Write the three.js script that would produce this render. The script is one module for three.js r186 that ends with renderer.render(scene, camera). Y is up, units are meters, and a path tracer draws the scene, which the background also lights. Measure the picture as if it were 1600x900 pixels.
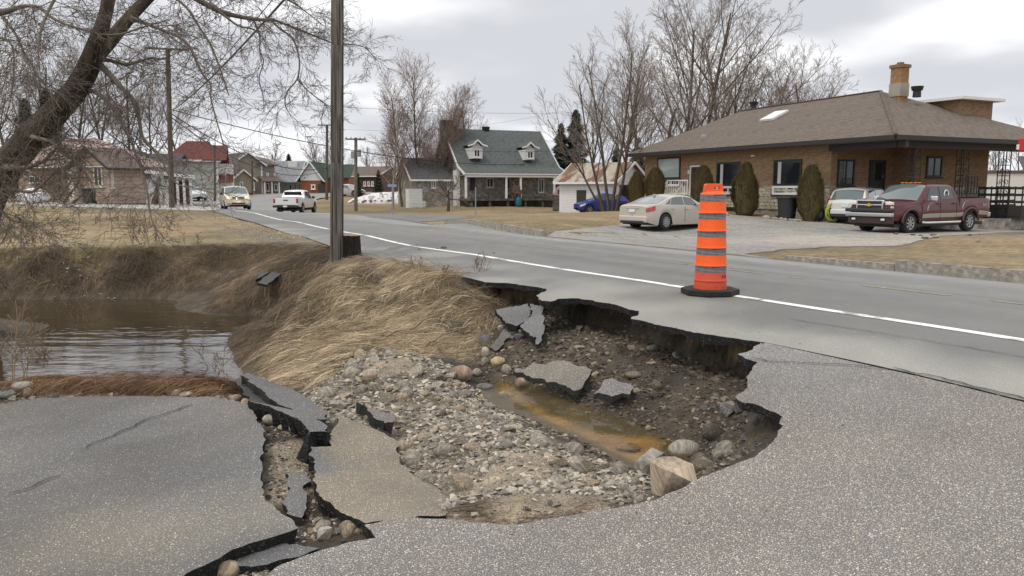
import * as THREE from 'three';
import { mergeGeometries, toCreasedNormals, mergeVertices } from 'three/addons/utils/BufferGeometryUtils.js';
import { ConvexGeometry } from 'three/addons/geometries/ConvexGeometry.js';
import { RoundedBoxGeometry } from 'three/addons/geometries/RoundedBoxGeometry.js';

// ---------- camera, sky, sun, exposure ----------
const scene = new THREE.Scene();
const CAMY = 1.25, FOC = 1200, PITCH = Math.atan(155 / 1200);
const camera = new THREE.PerspectiveCamera(2 * Math.atan(450 / FOC) * 180 / Math.PI, 16 / 9, 0.05, 3000);
camera.position.set(0, CAMY, 0);
camera.rotation.set(-PITCH, 0, 0);
const renderer = new THREE.WebGLRenderer({ antialias: true });
renderer.toneMapping = THREE.LinearToneMapping;
renderer.toneMappingExposure = 1.2;
renderer.shadowMap.enabled = true;

// noise helpers
function rng(seed) { let a = seed >>> 0; return () => { a = (a + 0x6D2B79F5) >>> 0; let t = a; t = Math.imul(t ^ (t >>> 15), t | 1); t ^= t + Math.imul(t ^ (t >>> 7), t | 61); return ((t ^ (t >>> 14)) >>> 0) / 4294967296; }; }
function h3(x, y, z) { let n = Math.imul(x | 0, 374761393) ^ Math.imul(y | 0, 668265263) ^ Math.imul(z | 0, 1274126177); n = Math.imul(n ^ (n >>> 13), 1274126177); n ^= n >>> 16; return (n >>> 0) / 4294967296; }
const fade = t => t * t * (3 - 2 * t), mix = (a, b, t) => a + (b - a) * t, clamp = (v, a = 0, b = 1) => v < a ? a : v > b ? b : v;
const sstep = (a, b, v) => fade(clamp((v - a) / (b - a)));
function vn(x, y, z = 0) {
  const xi = Math.floor(x), yi = Math.floor(y), zi = Math.floor(z), u = fade(x - xi), v = fade(y - yi), w = fade(z - zi);
  const l = k => mix(mix(h3(xi, yi, zi + k), h3(xi + 1, yi, zi + k), u), mix(h3(xi, yi + 1, zi + k), h3(xi + 1, yi + 1, zi + k), u), v);
  return w === 0 ? l(0) : mix(l(0), l(1), w);
}
function fbm(x, y, z = 0, o = 4) { let s = 0, a = .5, n = 0; for (let i = 0; i < o; i++) { s += a * vn(x, y, z); n += a; a *= .5; x = x * 2.03 + 17.1; y = y * 2.03 + 9.7; z = z ? z * 2.03 + 3.3 : 0; } return s / n; }

{ // overcast sky: one layer of cloud seen in perspective
  const W = 2048, H = 1024, d = new Float32Array(W * H * 4);
  for (let j = 0; j < H; j++) for (let i = 0; i < W; i++) {
    const el = (j + .5) / H * Math.PI - Math.PI / 2, az = (i + .5) / W * 2 * Math.PI, k = (j * W + i) * 4;
    const sy = Math.sin(el), cy = Math.cos(el), dx = Math.cos(az) * cy, dz = Math.sin(az) * cy;
    const e = Math.max(sy, 0) + .10, x = dx / e, z = dz / e;
    const n = fbm(x * 1.1 + 5.2, z * 1.1 + 1.7, 0, 6), m = fbm(x * .42 + 20.2, z * .42 + 7.4, 0, 3);
    const c = sstep(.36, .63, n * .58 + m * .42);
    const low = Math.exp(-Math.max(sy, 0) * 7);
    let r = mix(.49, .95, c), g = mix(.50, .953, c), b = mix(.535, .965, c);
    r = mix(r, .72, low * .5); g = mix(g, .75, low * .5); b = mix(b, .80, low * .5);
    const up = 1 + .45 * Math.max(sy, 0);                    // an overcast sky is brighter overhead
    d[k] = r * up; d[k + 1] = g * up; d[k + 2] = b * up; d[k + 3] = 1;
  }
  const t = new THREE.DataTexture(d, W, H, THREE.RGBAFormat, THREE.FloatType);
  t.mapping = THREE.EquirectangularReflectionMapping; t.magFilter = THREE.LinearFilter; t.minFilter = THREE.LinearFilter; t.needsUpdate = true;
  scene.background = t; scene.environment = t;
}
const sun = new THREE.DirectionalLight(0xfff4e6, 1.25);
sun.position.set(-30, 90, 18); sun.target.position.set(0, 0, -20); sun.castShadow = true;
sun.shadow.radius = 30; sun.shadow.mapSize.set(2048, 2048);
Object.assign(sun.shadow.camera, { left: -90, right: 90, top: 90, bottom: -90, near: 1, far: 260 });
scene.add(sun, sun.target);

// ---------- picture geometry: a pixel of the 1600 x 900 photograph to a point in the place ----------
const cP = Math.cos(PITCH), sP = Math.sin(PITCH);
function ray(px, py) { const u = (px - 800) / FOC, v = (450 - py) / FOC; return [u, v * cP - sP, -(v * sP + cP)]; }
function U(px, py, Y) { const d = ray(px, py), k = (Y - CAMY) / d[1]; return [d[0] * k, Y, d[2] * k]; }        // on height Y
function V(px, py, D) { const d = ray(px, py), k = D / -d[2]; return [d[0] * k, CAMY + d[1] * k, d[2] * k]; }   // at distance D
const ANG = Math.atan(711 / 1200), RD = [-Math.sin(ANG), -Math.cos(ANG)], RT = [Math.cos(ANG), -Math.sin(ANG)];
const ST = (s, t) => [RD[0] * s + RT[0] * t, RD[1] * s + RT[1] * t];
const tOf = (x, z) => x * RT[0] + z * RT[1], sOf = (x, z) => x * RD[0] + z * RD[1];

// ---------- naming ----------
const taken = {};
function numbered(n) { if (!(n in taken)) { taken[n] = 0; return n; } return n + '_' + String(++taken[n]).padStart(3, '0'); }
function tag(o, label, category, group, kind) { o.userData.label = label; if (category) o.userData.category = category; if (group) o.userData.group = group; if (kind) o.userData.kind = kind; return o; }
function thing(name, label, category, pos = [0, 0, 0], turn = 0, group) {
  const o = new THREE.Group(); o.name = numbered(name); o.position.set(...pos); o.rotation.y = turn; scene.add(o); return tag(o, label, category, group);
}
function clean(g) {
  if (g.index) g = g.toNonIndexed();
  for (const k of Object.keys(g.attributes)) if (!['position', 'normal', 'uv', 'color'].includes(k)) g.deleteAttribute(k);
  if (!g.attributes.normal) g.computeVertexNormals();
  if (!g.attributes.uv) g.setAttribute('uv', new THREE.BufferAttribute(new Float32Array(g.attributes.position.count * 2), 2));
  return g;
}
function join(gs) { gs = [].concat(gs).map(clean); const c = gs.some(g => g.attributes.color); if (c) for (const g of gs) if (!g.attributes.color) g.setAttribute('color', new THREE.BufferAttribute(new Float32Array(g.attributes.position.count * 3).fill(1), 3)); return gs.length === 1 ? gs[0] : mergeGeometries(gs); }
function obj(name, gs, m, parent = scene) { const o = new THREE.Mesh(gs.isBufferGeometry && gs.index ? gs : join(gs), m); o.name = parent === scene ? numbered(name) : name; parent.add(o); return o; }
function struct(name, gs, m, label, parent = scene) { const o = obj(name, gs, m, parent); o.userData.kind = 'structure'; if (label) o.userData.label = label; return o; }
function dup(root, pos, turn, label, scale) { const r = root.clone(); r.name = numbered(root.name.replace(/_\d{3}$/, '')); r.userData = { ...root.userData }; scene.add(r); if (pos) r.position.set(...pos); if (turn !== undefined) r.rotation.y = turn; if (label) r.userData.label = label; if (scale) r.scale.setScalar(scale); return r; }

// ---------- shapes ----------
function bx(w, h, d, x = 0, y = 0, z = 0, ry = 0, rx = 0, rz = 0) {         // box with uv in metres, centred on x, z, standing on y
  const g = new THREE.BoxGeometry(w, h, d), uv = g.attributes.uv, s = [[d, h], [d, h], [w, d], [w, d], [w, h], [w, h]];
  for (let i = 0; i < 24; i++) { const f = s[i >> 2]; uv.setXY(i, uv.getX(i) * f[0], uv.getY(i) * f[1]); }
  if (rx) g.rotateX(rx); if (rz) g.rotateZ(rz); if (ry) g.rotateY(ry); g.translate(x, y + h / 2, z); return g;
}
const rb = (w, h, d, r, x = 0, y = 0, z = 0, s = 2) => new RoundedBoxGeometry(w, h, d, s, r).translate(x, y + h / 2, z);
const cyl = (r1, r2, h, n = 16, x = 0, y = 0, z = 0) => new THREE.CylinderGeometry(r1, r2, h, n).translate(x, y + h / 2, z);
function polyGeo(pts3, flip) {                                             // flat polygon from 3D points (convex), uv from planar distance
  const p = [], uv = [], a = new THREE.Vector3(...pts3[0]), e = new THREE.Vector3(...pts3[1]).sub(a).normalize(), n = new THREE.Vector3();
  n.crossVectors(e, new THREE.Vector3(...pts3[2]).sub(a)).normalize(); const f = new THREE.Vector3().crossVectors(n, e);
  for (let i = 1; i + 1 < pts3.length; i++) for (const q of flip ? [pts3[0], pts3[i + 1], pts3[i]] : [pts3[0], pts3[i], pts3[i + 1]]) { p.push(...q); const d = new THREE.Vector3(...q).sub(a); uv.push(d.dot(e), d.dot(f)); }
  const g = new THREE.BufferGeometry(); g.setAttribute('position', new THREE.Float32BufferAttribute(p, 3)); g.setAttribute('uv', new THREE.Float32BufferAttribute(uv, 2)); g.computeVertexNormals(); return g;
}
function slabGeo(pts3, th) {                                               // thick flat sheet under a polygon of 3D points (roofs)
  const a = new THREE.Vector3(...pts3[0]), n = new THREE.Vector3().crossVectors(new THREE.Vector3(...pts3[1]).sub(a), new THREE.Vector3(...pts3[2]).sub(a)).normalize();
  if (n.y < 0) { pts3 = pts3.slice().reverse(); n.negate(); }
  const lo = pts3.map(p => [p[0] - n.x * th, p[1] - n.y * th, p[2] - n.z * th]), gs = [polyGeo(pts3), polyGeo(lo, true)];
  pts3.forEach((p, i) => { const j = (i + 1) % pts3.length; gs.push(polyGeo([p, lo[i], lo[j], pts3[j]])); });
  return mergeGeometries(gs.map(clean));
}
class Tubes {                                                              // many tapered tubes in one geometry
  constructor() { this.p = []; this.n = []; this.uv = []; this.i = []; }
  add(pts, rad, sides = 5, cap = false) {
    const m = pts.length, base = this.p.length / 3; let up = [0, 1, 0], len = 0;
    for (let k = 0; k < m; k++) {
      const a = pts[Math.max(0, k - 1)], b = pts[Math.min(m - 1, k + 1)]; let tx = b[0] - a[0], ty = b[1] - a[1], tz = b[2] - a[2]; const l = Math.hypot(tx, ty, tz) || 1; tx /= l; ty /= l; tz /= l;
      if (k === 0) up = Math.abs(ty) > .9 ? [1, 0, 0] : [0, 1, 0];
      let bxx = ty * up[2] - tz * up[1], by = tz * up[0] - tx * up[2], bz = tx * up[1] - ty * up[0]; const bl = Math.hypot(bxx, by, bz) || 1; bxx /= bl; by /= bl; bz /= bl;
      const ux = by * tz - bz * ty, uy = bz * tx - bxx * tz, uz = bxx * ty - by * tx; up = [ux, uy, uz];
      if (k) len += Math.hypot(pts[k][0] - pts[k - 1][0], pts[k][1] - pts[k - 1][1], pts[k][2] - pts[k - 1][2]);
      const r = Array.isArray(rad) ? rad[k] : rad;
      for (let s = 0; s <= sides; s++) { const an = s / sides * 2 * Math.PI, c = Math.cos(an), q = Math.sin(an), nx = bxx * c + ux * q, ny = by * c + uy * q, nz = bz * c + uz * q; this.p.push(pts[k][0] + nx * r, pts[k][1] + ny * r, pts[k][2] + nz * r); this.n.push(nx, ny, nz); this.uv.push(s / sides * Math.max(.1, 6.28 * r), len); }
    }
    const w = sides + 1;
    for (let k = 0; k + 1 < m; k++) for (let s = 0; s < sides; s++) { const a = base + k * w + s; this.i.push(a, a + w, a + 1, a + 1, a + w, a + w + 1); }
    if (cap) for (const k of [0, m - 1]) for (let s = 1; s + 1 < sides; s++) { const o = base + k * w; k ? this.i.push(o, o + s + 1, o + s) : this.i.push(o, o + s, o + s + 1); }
    return this;
  }
  geo() { const g = new THREE.BufferGeometry(); g.setAttribute('position', new THREE.Float32BufferAttribute(this.p, 3)); g.setAttribute('normal', new THREE.Float32BufferAttribute(this.n, 3)); g.setAttribute('uv', new THREE.Float32BufferAttribute(this.uv, 2)); g.setIndex(this.i); return g; }
}
const tube = (pts, r, s = 6, cap = true) => new Tubes().add(pts, r, s, cap).geo();

// ---------- computed textures ----------
function tex(N, f, srgb = true) {
  const d = new Uint8Array(N * N * 4); for (let j = 0; j < N; j++) for (let i = 0; i < N; i++) { const c = f(i, j), k = (j * N + i) * 4; d[k] = clamp(c[0]) * 255; d[k + 1] = clamp(c[1]) * 255; d[k + 2] = clamp(c[2]) * 255; d[k + 3] = 255; }
  const t = new THREE.DataTexture(d, N, N); t.wrapS = t.wrapT = THREE.RepeatWrapping; t.magFilter = THREE.LinearFilter; t.minFilter = THREE.LinearMipmapLinearFilter; t.generateMipmaps = true; if (srgb) t.colorSpace = THREE.SRGBColorSpace; t.needsUpdate = true; return t;
}
const toS = c => c <= .0031308 ? c * 12.92 : 1.055 * Math.pow(c, 1 / 2.4) - .055;
function pv(x, y, P) { const xi = Math.floor(x), yi = Math.floor(y), u = fade(x - xi), v = fade(y - yi), w = (a) => ((a % P) + P) % P; return mix(mix(h3(w(xi), w(yi), P), h3(w(xi + 1), w(yi), P), u), mix(h3(w(xi), w(yi + 1), P), h3(w(xi + 1), w(yi + 1), P), u), v); }
const pf = (u, v, P, o = 4) => { let s = 0, a = .5, n = 0; for (let i = 0; i < o; i++) { s += a * pv(u * P, v * P, P); n += a; a *= .55; P *= 2; } return s / n; };
// stones set in tar: grid of jittered cells
function stoneTex(N, cells, size, palette, tar, cover) {
  const col = new Float32Array(N * N * 3), hgt = new Float32Array(N * N), px = N / cells;
  for (let j = 0; j < N; j++) for (let i = 0; i < N; i++) {
    const x = i / px, y = j / px, xi = Math.floor(x), yi = Math.floor(y); let best = 9, bc = 0, br = 0;
    for (let b = -1; b <= 1; b++) for (let a = -1; a <= 1; a++) {
      const cx = ((xi + a) % cells + cells) % cells, cy = ((yi + b) % cells + cells) % cells, jx = h3(cx, cy, 1), jy = h3(cx, cy, 2), r = size * (.55 + .75 * h3(cx, cy, 3)), an = h3(cx, cy, 6) * 3.14, e = .62 + .38 * h3(cx, cy, 7);
      let ddx = x - xi - a - jx, ddy = y - yi - b - jy; const qx = ddx * Math.cos(an) + ddy * Math.sin(an), qy = (-ddx * Math.sin(an) + ddy * Math.cos(an)) / e;
      const d = (Math.hypot(qx, qy) + .12 * (vn(x * 3, y * 3) - .5)) / r; if (d < best && h3(cx, cy, 4) < cover) { best = d; bc = h3(cx, cy, 5); br = h3(cx, cy, 8); }
    }
    const k = j * N + i, c = palette[Math.floor(bc * palette.length)], v = .8 + .4 * br, m = sstep(1.05, .82, best), nn = .8 + .4 * h3(i, j, 11);
    for (let q = 0; q < 3; q++) col[k * 3 + q] = mix(tar[q] * nn, c[q] * v, m); hgt[k] = mix(.25 + .1 * h3(i, j, 12), .75 + .25 * br, m);
  }
  return [tex(N, (i, j) => { const k = (j * N + i) * 3; return [toS(col[k]), toS(col[k + 1]), toS(col[k + 2])]; }), tex(N, (i, j) => { const v = hgt[j * N + i]; return [v, v, v]; }, false)];
}
const std = o => new THREE.MeshStandardMaterial({ roughness: .9, ...o });
const lin = (r, g, b) => new THREE.Color().setRGB(r, g, b);
const flat = (r, g, b, ro = .85, o = {}) => new THREE.MeshStandardMaterial({ color: lin(r, g, b), roughness: ro, side: THREE.DoubleSide, ...o });
function rep(t, m) { const c = t.clone(); c.repeat.set(1 / m, 1 / m); c.needsUpdate = true; return c; }
// ---------- the lie of the land ----------
function tps(P, reg = 1e-4) {                                            // smooth surface through [x, y, z] points
  const n = P.length, M = n + 3, A = Array.from({ length: M }, () => new Float64Array(M + 1)), ph = r2 => r2 > 1e-12 ? r2 * Math.log(r2) : 0;
  for (let i = 0; i < n; i++) { for (let j = 0; j < n; j++) A[i][j] = ph((P[i][0] - P[j][0]) ** 2 + (P[i][2] - P[j][2]) ** 2); A[i][i] += reg * (P[i][3] || 1); A[i][n] = A[n][i] = 1; A[i][n + 1] = A[n + 1][i] = P[i][0]; A[i][n + 2] = A[n + 2][i] = P[i][2]; A[i][M] = P[i][1]; }
  for (let c = 0; c < M; c++) { let p = c; for (let r = c + 1; r < M; r++) if (Math.abs(A[r][c]) > Math.abs(A[p][c])) p = r; [A[c], A[p]] = [A[p], A[c]]; for (let r = 0; r < M; r++) if (r !== c && A[r][c]) { const f = A[r][c] / A[c][c]; for (let k = c; k <= M; k++) A[r][k] -= f * A[c][k]; } }
  const w = A.map((r, i) => r[M] / r[i]);
  return (x, z) => { let s = w[n] + w[n + 1] * x + w[n + 2] * z; for (let i = 0; i < n; i++) { const r2 = (x - P[i][0]) ** 2 + (z - P[i][2]) ** 2; if (r2 > 1e-12) s += w[i] * r2 * Math.log(r2); } return s; };
}
const EDGE = 5.15, WL = 6.85, KERB = 13.2;
const FP = [];
for (const s of [-14, -7, -2, 3, 8, 13, 20, 30]) { FP.push([...ins(ST(s, EDGE), -.05)], [...ins(ST(s, WL), 0)], [...ins(ST(s, 10), -.125)], [...ins(ST(s, KERB), -.25)]); }
function ins(p, y) { return [p[0], y, p[1]]; }
for (const [a, b, y] of [[1400, 700, -.17], [1100, 742, -.27], [850, 812, -.35], [600, 812, -.37], [420, 900, -.4], [1600, 900, -.32], [1000, 900, -.37], [0, 632, -.38], [340, 620, -.37], [410, 740, -.4], [0, 900, -.42], [200, 760, -.4]]) FP.push(U(a, b, y));
for (const [a, b, d] of [[398, 334, 41], [354, 326, 56], [462, 333, 60], [640, 347, 34.6], [500, 333, 47], [1400, 363, 32], [1040, 367, 31], [1230, 363, 31], [1296, 346, 37], [1540, 356, 42], [1560, 372, 26], [780, 319, 75], [900, 325, 75], [650, 319, 80], [955, 333, 52], [1080, 326, 47], [1440, 392, 21], [1200, 378, 24], [900, 350, 32], [200, 352, 28], [60, 350, 29], [130, 318, 56], [30, 320, 55], [250, 322, 55], [300, 310, 85], [420, 303, 105], [550, 301, 110], [100, 386, 18], [330, 383, 18.4], [430, 383, 18]]) FP.push(V(a, b, d));
for (const [x, z] of [[-30, 15], [30, 15], [-25, -10], [-60, -40], [60, -30], [60, -90], [-90, -110], [0, -170], [-150, -200], [150, -200]]) FP.push([x, z > 0 ? -.4 : .3, z]);
const Ft = tps(FP, .02);
function Fy(x, z) { const r = Math.hypot(x, z + 30), k = sstep(110, 190, r); const t = tOf(x, z), s = sOf(x, z), lift = t > KERB + .1 && t < KERB + 8 ? .13 * sstep(KERB + .1, KERB + .32, t) * sstep(8, 2, t - KERB) * (sstep(11.4, 10.6, s) + sstep(20, 20.8, s) * sstep(30, 26, s)) : 0; return mix(k < 1 ? Ft(x, z) : 0, .4, k) + lift; }

// jagged broken edges, in photograph pixels on height Y
function jag(pts, amp = .018, step = .045, seed = 1) {
  const o = []; let acc = seed * 13.7;
  for (let i = 0; i + 1 < pts.length; i++) { const [ax, az] = pts[i], [b, c] = pts[i + 1], L = Math.hypot(b - ax, c - az), n = Math.max(1, Math.round(L / step)); for (let k = 0; k < n; k++) { const t = k / n, nx = -(c - az) / L, nz = (b - ax) / L, d = (k ? 1 : .4) * amp * ((vn(acc * 9, seed) - .5) * 2 + (vn(acc * 27, seed + 5) - .5) * 1.2); o.push([ax + (b - ax) * t + nx * d, az + (c - az) * t + nz * d]); acc += L / n; } }
  o.push(pts[pts.length - 1]); return o;
}
const UU = (Y, ...l) => l.map(([a, b, y]) => { const p = U(a, b, y ?? Y); return [p[0], p[2]]; });
const roadY = (a, b) => { let y = -.04; for (let k = 0; k < 4; k++) { const p = U(a, b, y); y = Fy(p[0], p[2]); } return y; };
const onF = l => l.map(([a, b]) => { const p = U(a, b, roadY(a, b)); return [p[0], p[2]]; });
const RIM_ROAD = jag(onF([[757, 441], [788, 442], [820, 446], [854, 451], [850, 456], [838, 461], [845, 470], [860, 471], [872, 467], [900, 466], [928, 470], [956, 475], [980, 482], [1000, 486], [996, 493], [986, 498], [1020, 505], [1060, 514], [1100, 522], [1140, 527], [1176, 532], [1196, 535]]), .02, .05, 1);
const RIM_DRIVE = jag(onF([[1196, 535], [1180, 540], [1176, 546], [1152, 553], [1164, 560], [1184, 566], [1176, 576], [1168, 592], [1164, 608], [1148, 619], [1160, 628], [1184, 632], [1204, 642], [1222, 650], [1218, 660], [1224, 664], [1216, 676], [1204, 692], [1180, 712], [1148, 726], [1112, 738], [1092, 748], [1032, 776], [965, 793], [914, 801], [847, 811], [810, 818], [762, 816], [712, 811], [610, 810], [568, 820], [587, 839], [542, 847], [500, 860], [463, 873], [429, 887], [410, 904], [385, 935]]), .012, .04, 2);
const RIM_LEFT = jag(onF([[260, 940], [290, 898], [330, 878], [390, 849], [440, 834], [466, 825], [440, 803], [414, 778], [408, 762], [411, 735], [406, 715], [412, 690], [414, 672], [398, 648], [385, 632], [340, 620], [200, 618], [60, 622], [0, 632], [-160, 650]]), .012, .04, 3);
const bankTop = UU(-.08, [-420, 396], [-100, 388], [60, 386], [200, 385], [330, 383], [430, 383], [490, 390], [516, 396]);
const roadSide = []; for (let s = 13.2; s > 9.2; s -= .35) roadSide.push(ST(s, EDGE + .06 * (vn(s * 2, 3) - .5)));
const OPEN = [...bankTop, ...roadSide, ...RIM_ROAD, ...RIM_DRIVE.slice(1), ...RIM_LEFT, [-9, -4.2], [-26, -6]];
const DRIVE = [...RIM_DRIVE, [-1.0, 3], [6, 6], ST(-14, EDGE - .02), ST(-5, EDGE - .02), ST(0, EDGE - .03), ST(3.4, EDGE - .03)];
const LEFTP = [...RIM_LEFT, [-9, -4.2], [-9, 4], [-1.2, 3]];
function inPoly(P, x, z) { let c = false; for (let i = 0, j = P.length - 1; i < P.length; j = i++) if ((P[i][1] > z) !== (P[j][1] > z) && x < (P[j][0] - P[i][0]) * (z - P[i][1]) / (P[j][1] - P[i][1]) + P[i][0]) c = !c; return c; }
function distTo(P, x, z, closed = true) { let m = 1e9; for (let i = 0; i < P.length - (closed ? 0 : 1); i++) { const a = P[i], b = P[(i + 1) % P.length], dx = b[0] - a[0], dz = b[1] - a[1], l = dx * dx + dz * dz || 1e-9, t = clamp(((x - a[0]) * dx + (z - a[1]) * dz) / l), q = (a[0] + dx * t - x) ** 2 + (a[1] + dz * t - z) ** 2; if (q < m) m = q; } return Math.sqrt(m); }
const sdist = (P, x, z) => (inPoly(P, x, z) ? 1 : -1) * distTo(P, x, z);

// the washed-out ditch: points read from the photograph with their height or distance
const POOL = -.75, POND = -1.2, NP = [];
for (const [a, b, y] of [
  [800, 470, -.34], [780, 520, -.5], [830, 500, -.38], [820, 560, -.6], [780, 580, -.68], [900, 524, -.43], [900, 550, -.47], [860, 500, -.4], [900, 590, -.62], [950, 565, -.48], [950, 620, -.66], [1000, 575, -.46], [1000, 600, -.52], [1000, 645, -.69], [1060, 600, -.49], [1060, 640, -.6], [1060, 685, -.74], [1100, 620, -.53], [1100, 660, -.62], [1100, 700, -.72], [1140, 625, -.48], [1172, 655, -.45], [1150, 690, -.55], [1120, 722, -.64], [1190, 680, -.38], [1050, 745, -.6], [1090, 735, -.52],
  [774, 608, -.8], [840, 630, -.82], [908, 660, -.82], [970, 690, -.82], [1010, 705, -.82], [870, 645, -.83], [940, 672, -.83],
  [850, 800, -.375], [930, 785, -.375], [990, 770, -.4], [850, 760, -.45], [820, 720, -.5], [850, 690, -.55], [930, 750, -.5], [900, 720, -.54], [960, 735, -.6], [860, 674, -.66], [800, 650, -.66], [720, 740, -.6], [760, 800, -.385], [700, 800, -.43], [700, 680, -.53], [650, 620, -.56], [600, 560, -.5], [640, 556, -.54], [760, 640, -.64], [700, 590, -.62], [745, 592, -.72], [560, 600, -.58], [500, 640, -.57], [560, 560, -.56], [660, 790, -.56], [650, 750, -.68], [600, 700, -.68], [540, 680, -.6], [560, 760, -.6],
  [745, 465, -.34], [700, 450, -.2], [700, 475, -.36], [700, 520, -.6], [700, 556, -.74], [745, 520, -.62], [650, 440, -.22], [600, 450, -.38], [600, 500, -.63], [600, 532, -.7], [520, 440, -.3], [500, 500, -.8], [450, 530, -.93], [400, 556, -1.06], [362, 570, -1.22], [420, 590, -.98], [400, 612, -.78], [470, 600, -.8], [450, 620, -.7], [520, 550, -.74], [520, 590, -.64], [380, 590, -1.1], [560, 470, -.48],
  [20, 469, -1.22], [133, 468, -1.22], [217, 468, -1.22], [267, 478, -1.22], [317, 494, -1.22], [335, 506, -1.22], [395, 510, -1.22], [352, 545, -1.22],
  [60, 420, -.9], [60, 445, -1.12], [200, 425, -.85], [200, 450, -1.12], [130, 400, -.35], [300, 420, -.72], [300, 455, -1.02], [350, 430, -.7], [350, 470, -1.0], [400, 440, -.6], [450, 470, -.7], [480, 430, -.44], [430, 410, -.3], [300, 400, -.32], [30, 400, -.3],
  [440, 700, -.47], [440, 760, -.47], [470, 690, -.48], [450, 650, -.48], [500, 810, -.5], [540, 830, -.46], [470, 800, -.52], [330, 890, -.55], [420, 850, -.52], [410, 640, -.5], [500, 740, -.55], [360, 900, -.52],
  [20, 610, -.41], [150, 612, -.41], [300, 612, -.42], [60, 597, -.45], [200, 597, -.46], [330, 598, -.47], [0, 640, -.5],
]) NP.push(U(a, b, y));
for (const p of bankTop) NP.push([p[0], Fy(p[0], p[1]) - .02, p[1]]);
for (let s = 13; s > 9.3; s -= .7) NP.push([...ins(ST(s, EDGE - .02), -.07)]);
for (const [x, z, y] of [[-4.6, -7.6, -1.0], [-3.4, -7.6, -.95], [-2.6, -7.5, -.85], [-5.8, -7.6, -1.05], [-5, -9.5, -1.5], [-7, -9.4, -1.45], [-4, -10, -1.45], [-6, -13, -1.55], [-7.2, -12.8, -1.45], [-8.9, -12.5, -1.02], [-10.5, -12.6, -.7], [-12, -13, -.5], [-9.6, -11.2, -1.1], [-5, -14.5, -1.45], [-8, -15.3, -1.35], [-11.5, -16.5, -1.0], [-13, -9, -.8], [-13, -6, -.5], [-8.5, -6.6, -.8]]) NP.push([x, y, z]);
const Nt = tps(NP, .0025);
const rimAll = [...RIM_ROAD, ...RIM_DRIVE, ...RIM_LEFT];
function groundAt(x, z, info) {                                          // height of the bare ground
  const far = x > 9 || x < -27 || z < -26 || z > 7; const d = far ? -9 : sdist(OPEN, x, z);
  if (info) info.d = d;
  if (d < -.95) return Fy(x, z) - .16 * (pave(x, z) ? 1 : 0);
  const nearRim = z > -11.5 && d < .5 && distTo(rimAll, x, z, false) < .75; let n = Nt(x, z); if (nearRim) { const q = distTo(RIM_ROAD, x, z, false); n = Math.min(n, Fy(x, z) - mix(.42, .1, sstep(d < 0 ? .62 : .05, d < 0 ? .75 : .35, q)) * (sOf(x, z) > 9.9 ? .75 : 1)); } n += (d > 0 ? .035 * (fbm(x * 3, z * 3, 0, 3) - .5) + .02 * (fbm(x * 11, z * 11, 0, 2) - .5) : 0); const rr0 = Math.max(-.6, -distTo(RIM_ROAD, x, z, false)), un = d < 0 && distTo(RIM_ROAD, x, z, false) < Math.abs(d) + .03 ? .42 + .2 * (fbm(x * 2.3, z * 2.3, 0, 3) - .5) * 2 : .11, w = sstep(-un - .09, -un + .07, d);
  const pv2 = pave(x, z) || (z > -9 && z < -2 && (pave(x + .16, z) || pave(x - .16, z) || pave(x, z + .16) || pave(x, z - .16))); return mix(Fy(x, z) - (pv2 ? .13 : 0), n, w);
}

// road outline: near edge with the bite, then the bend to the right
const LE = [[480, 373, -.06], [447, 366, -.08], [400, 352, -.1], [360, 341, -.15], [330, 333, -.2], [318, 327, -.25]].map(([a, b, y]) => { const p = U(a, b, y); return [p[0], p[2]]; });
const far2 = [[330, 75], [372, 92], [430, 108], [520, 122], [640, 132]].map(([a, d]) => { const p = V(a, 300, d); return [p[0], p[2]]; });
const far1 = [[760, 118], [640, 112], [560, 104], [500, 92], [470, 78], [478, 62]].map(([a, d]) => { const p = V(a, 300, d); return [p[0], p[2]]; });
const RE = [[500, 334, -.3], [560, 339, -.28], [640, 347.5, -.26]].map(([a, b, y]) => { const p = U(a, b, y); return [p[0], p[2]]; });
const LEs = []; for (let s = 15.5; s > 9.4; s -= .4) LEs.push(ST(s, EDGE + .05 * (vn(s * 2.3, 8) - .5)));
const ROAD = [...far2.slice().reverse(), ...LE.slice().reverse(), ...LEs, ...RIM_ROAD, ...[3.4, 0, -5, -14].map(s => ST(s, EDGE)), ...[-14, -6, 0, 5, 10, 15, 20].map(s => ST(s, KERB)), ...RE.slice().reverse(), ...far1.slice().reverse()];
function pave(x, z) { return inPoly(ROAD, x, z) || (z > -9 && (inPoly(DRIVE, x, z) || inPoly(LEFTP, x, z))); }

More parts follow.
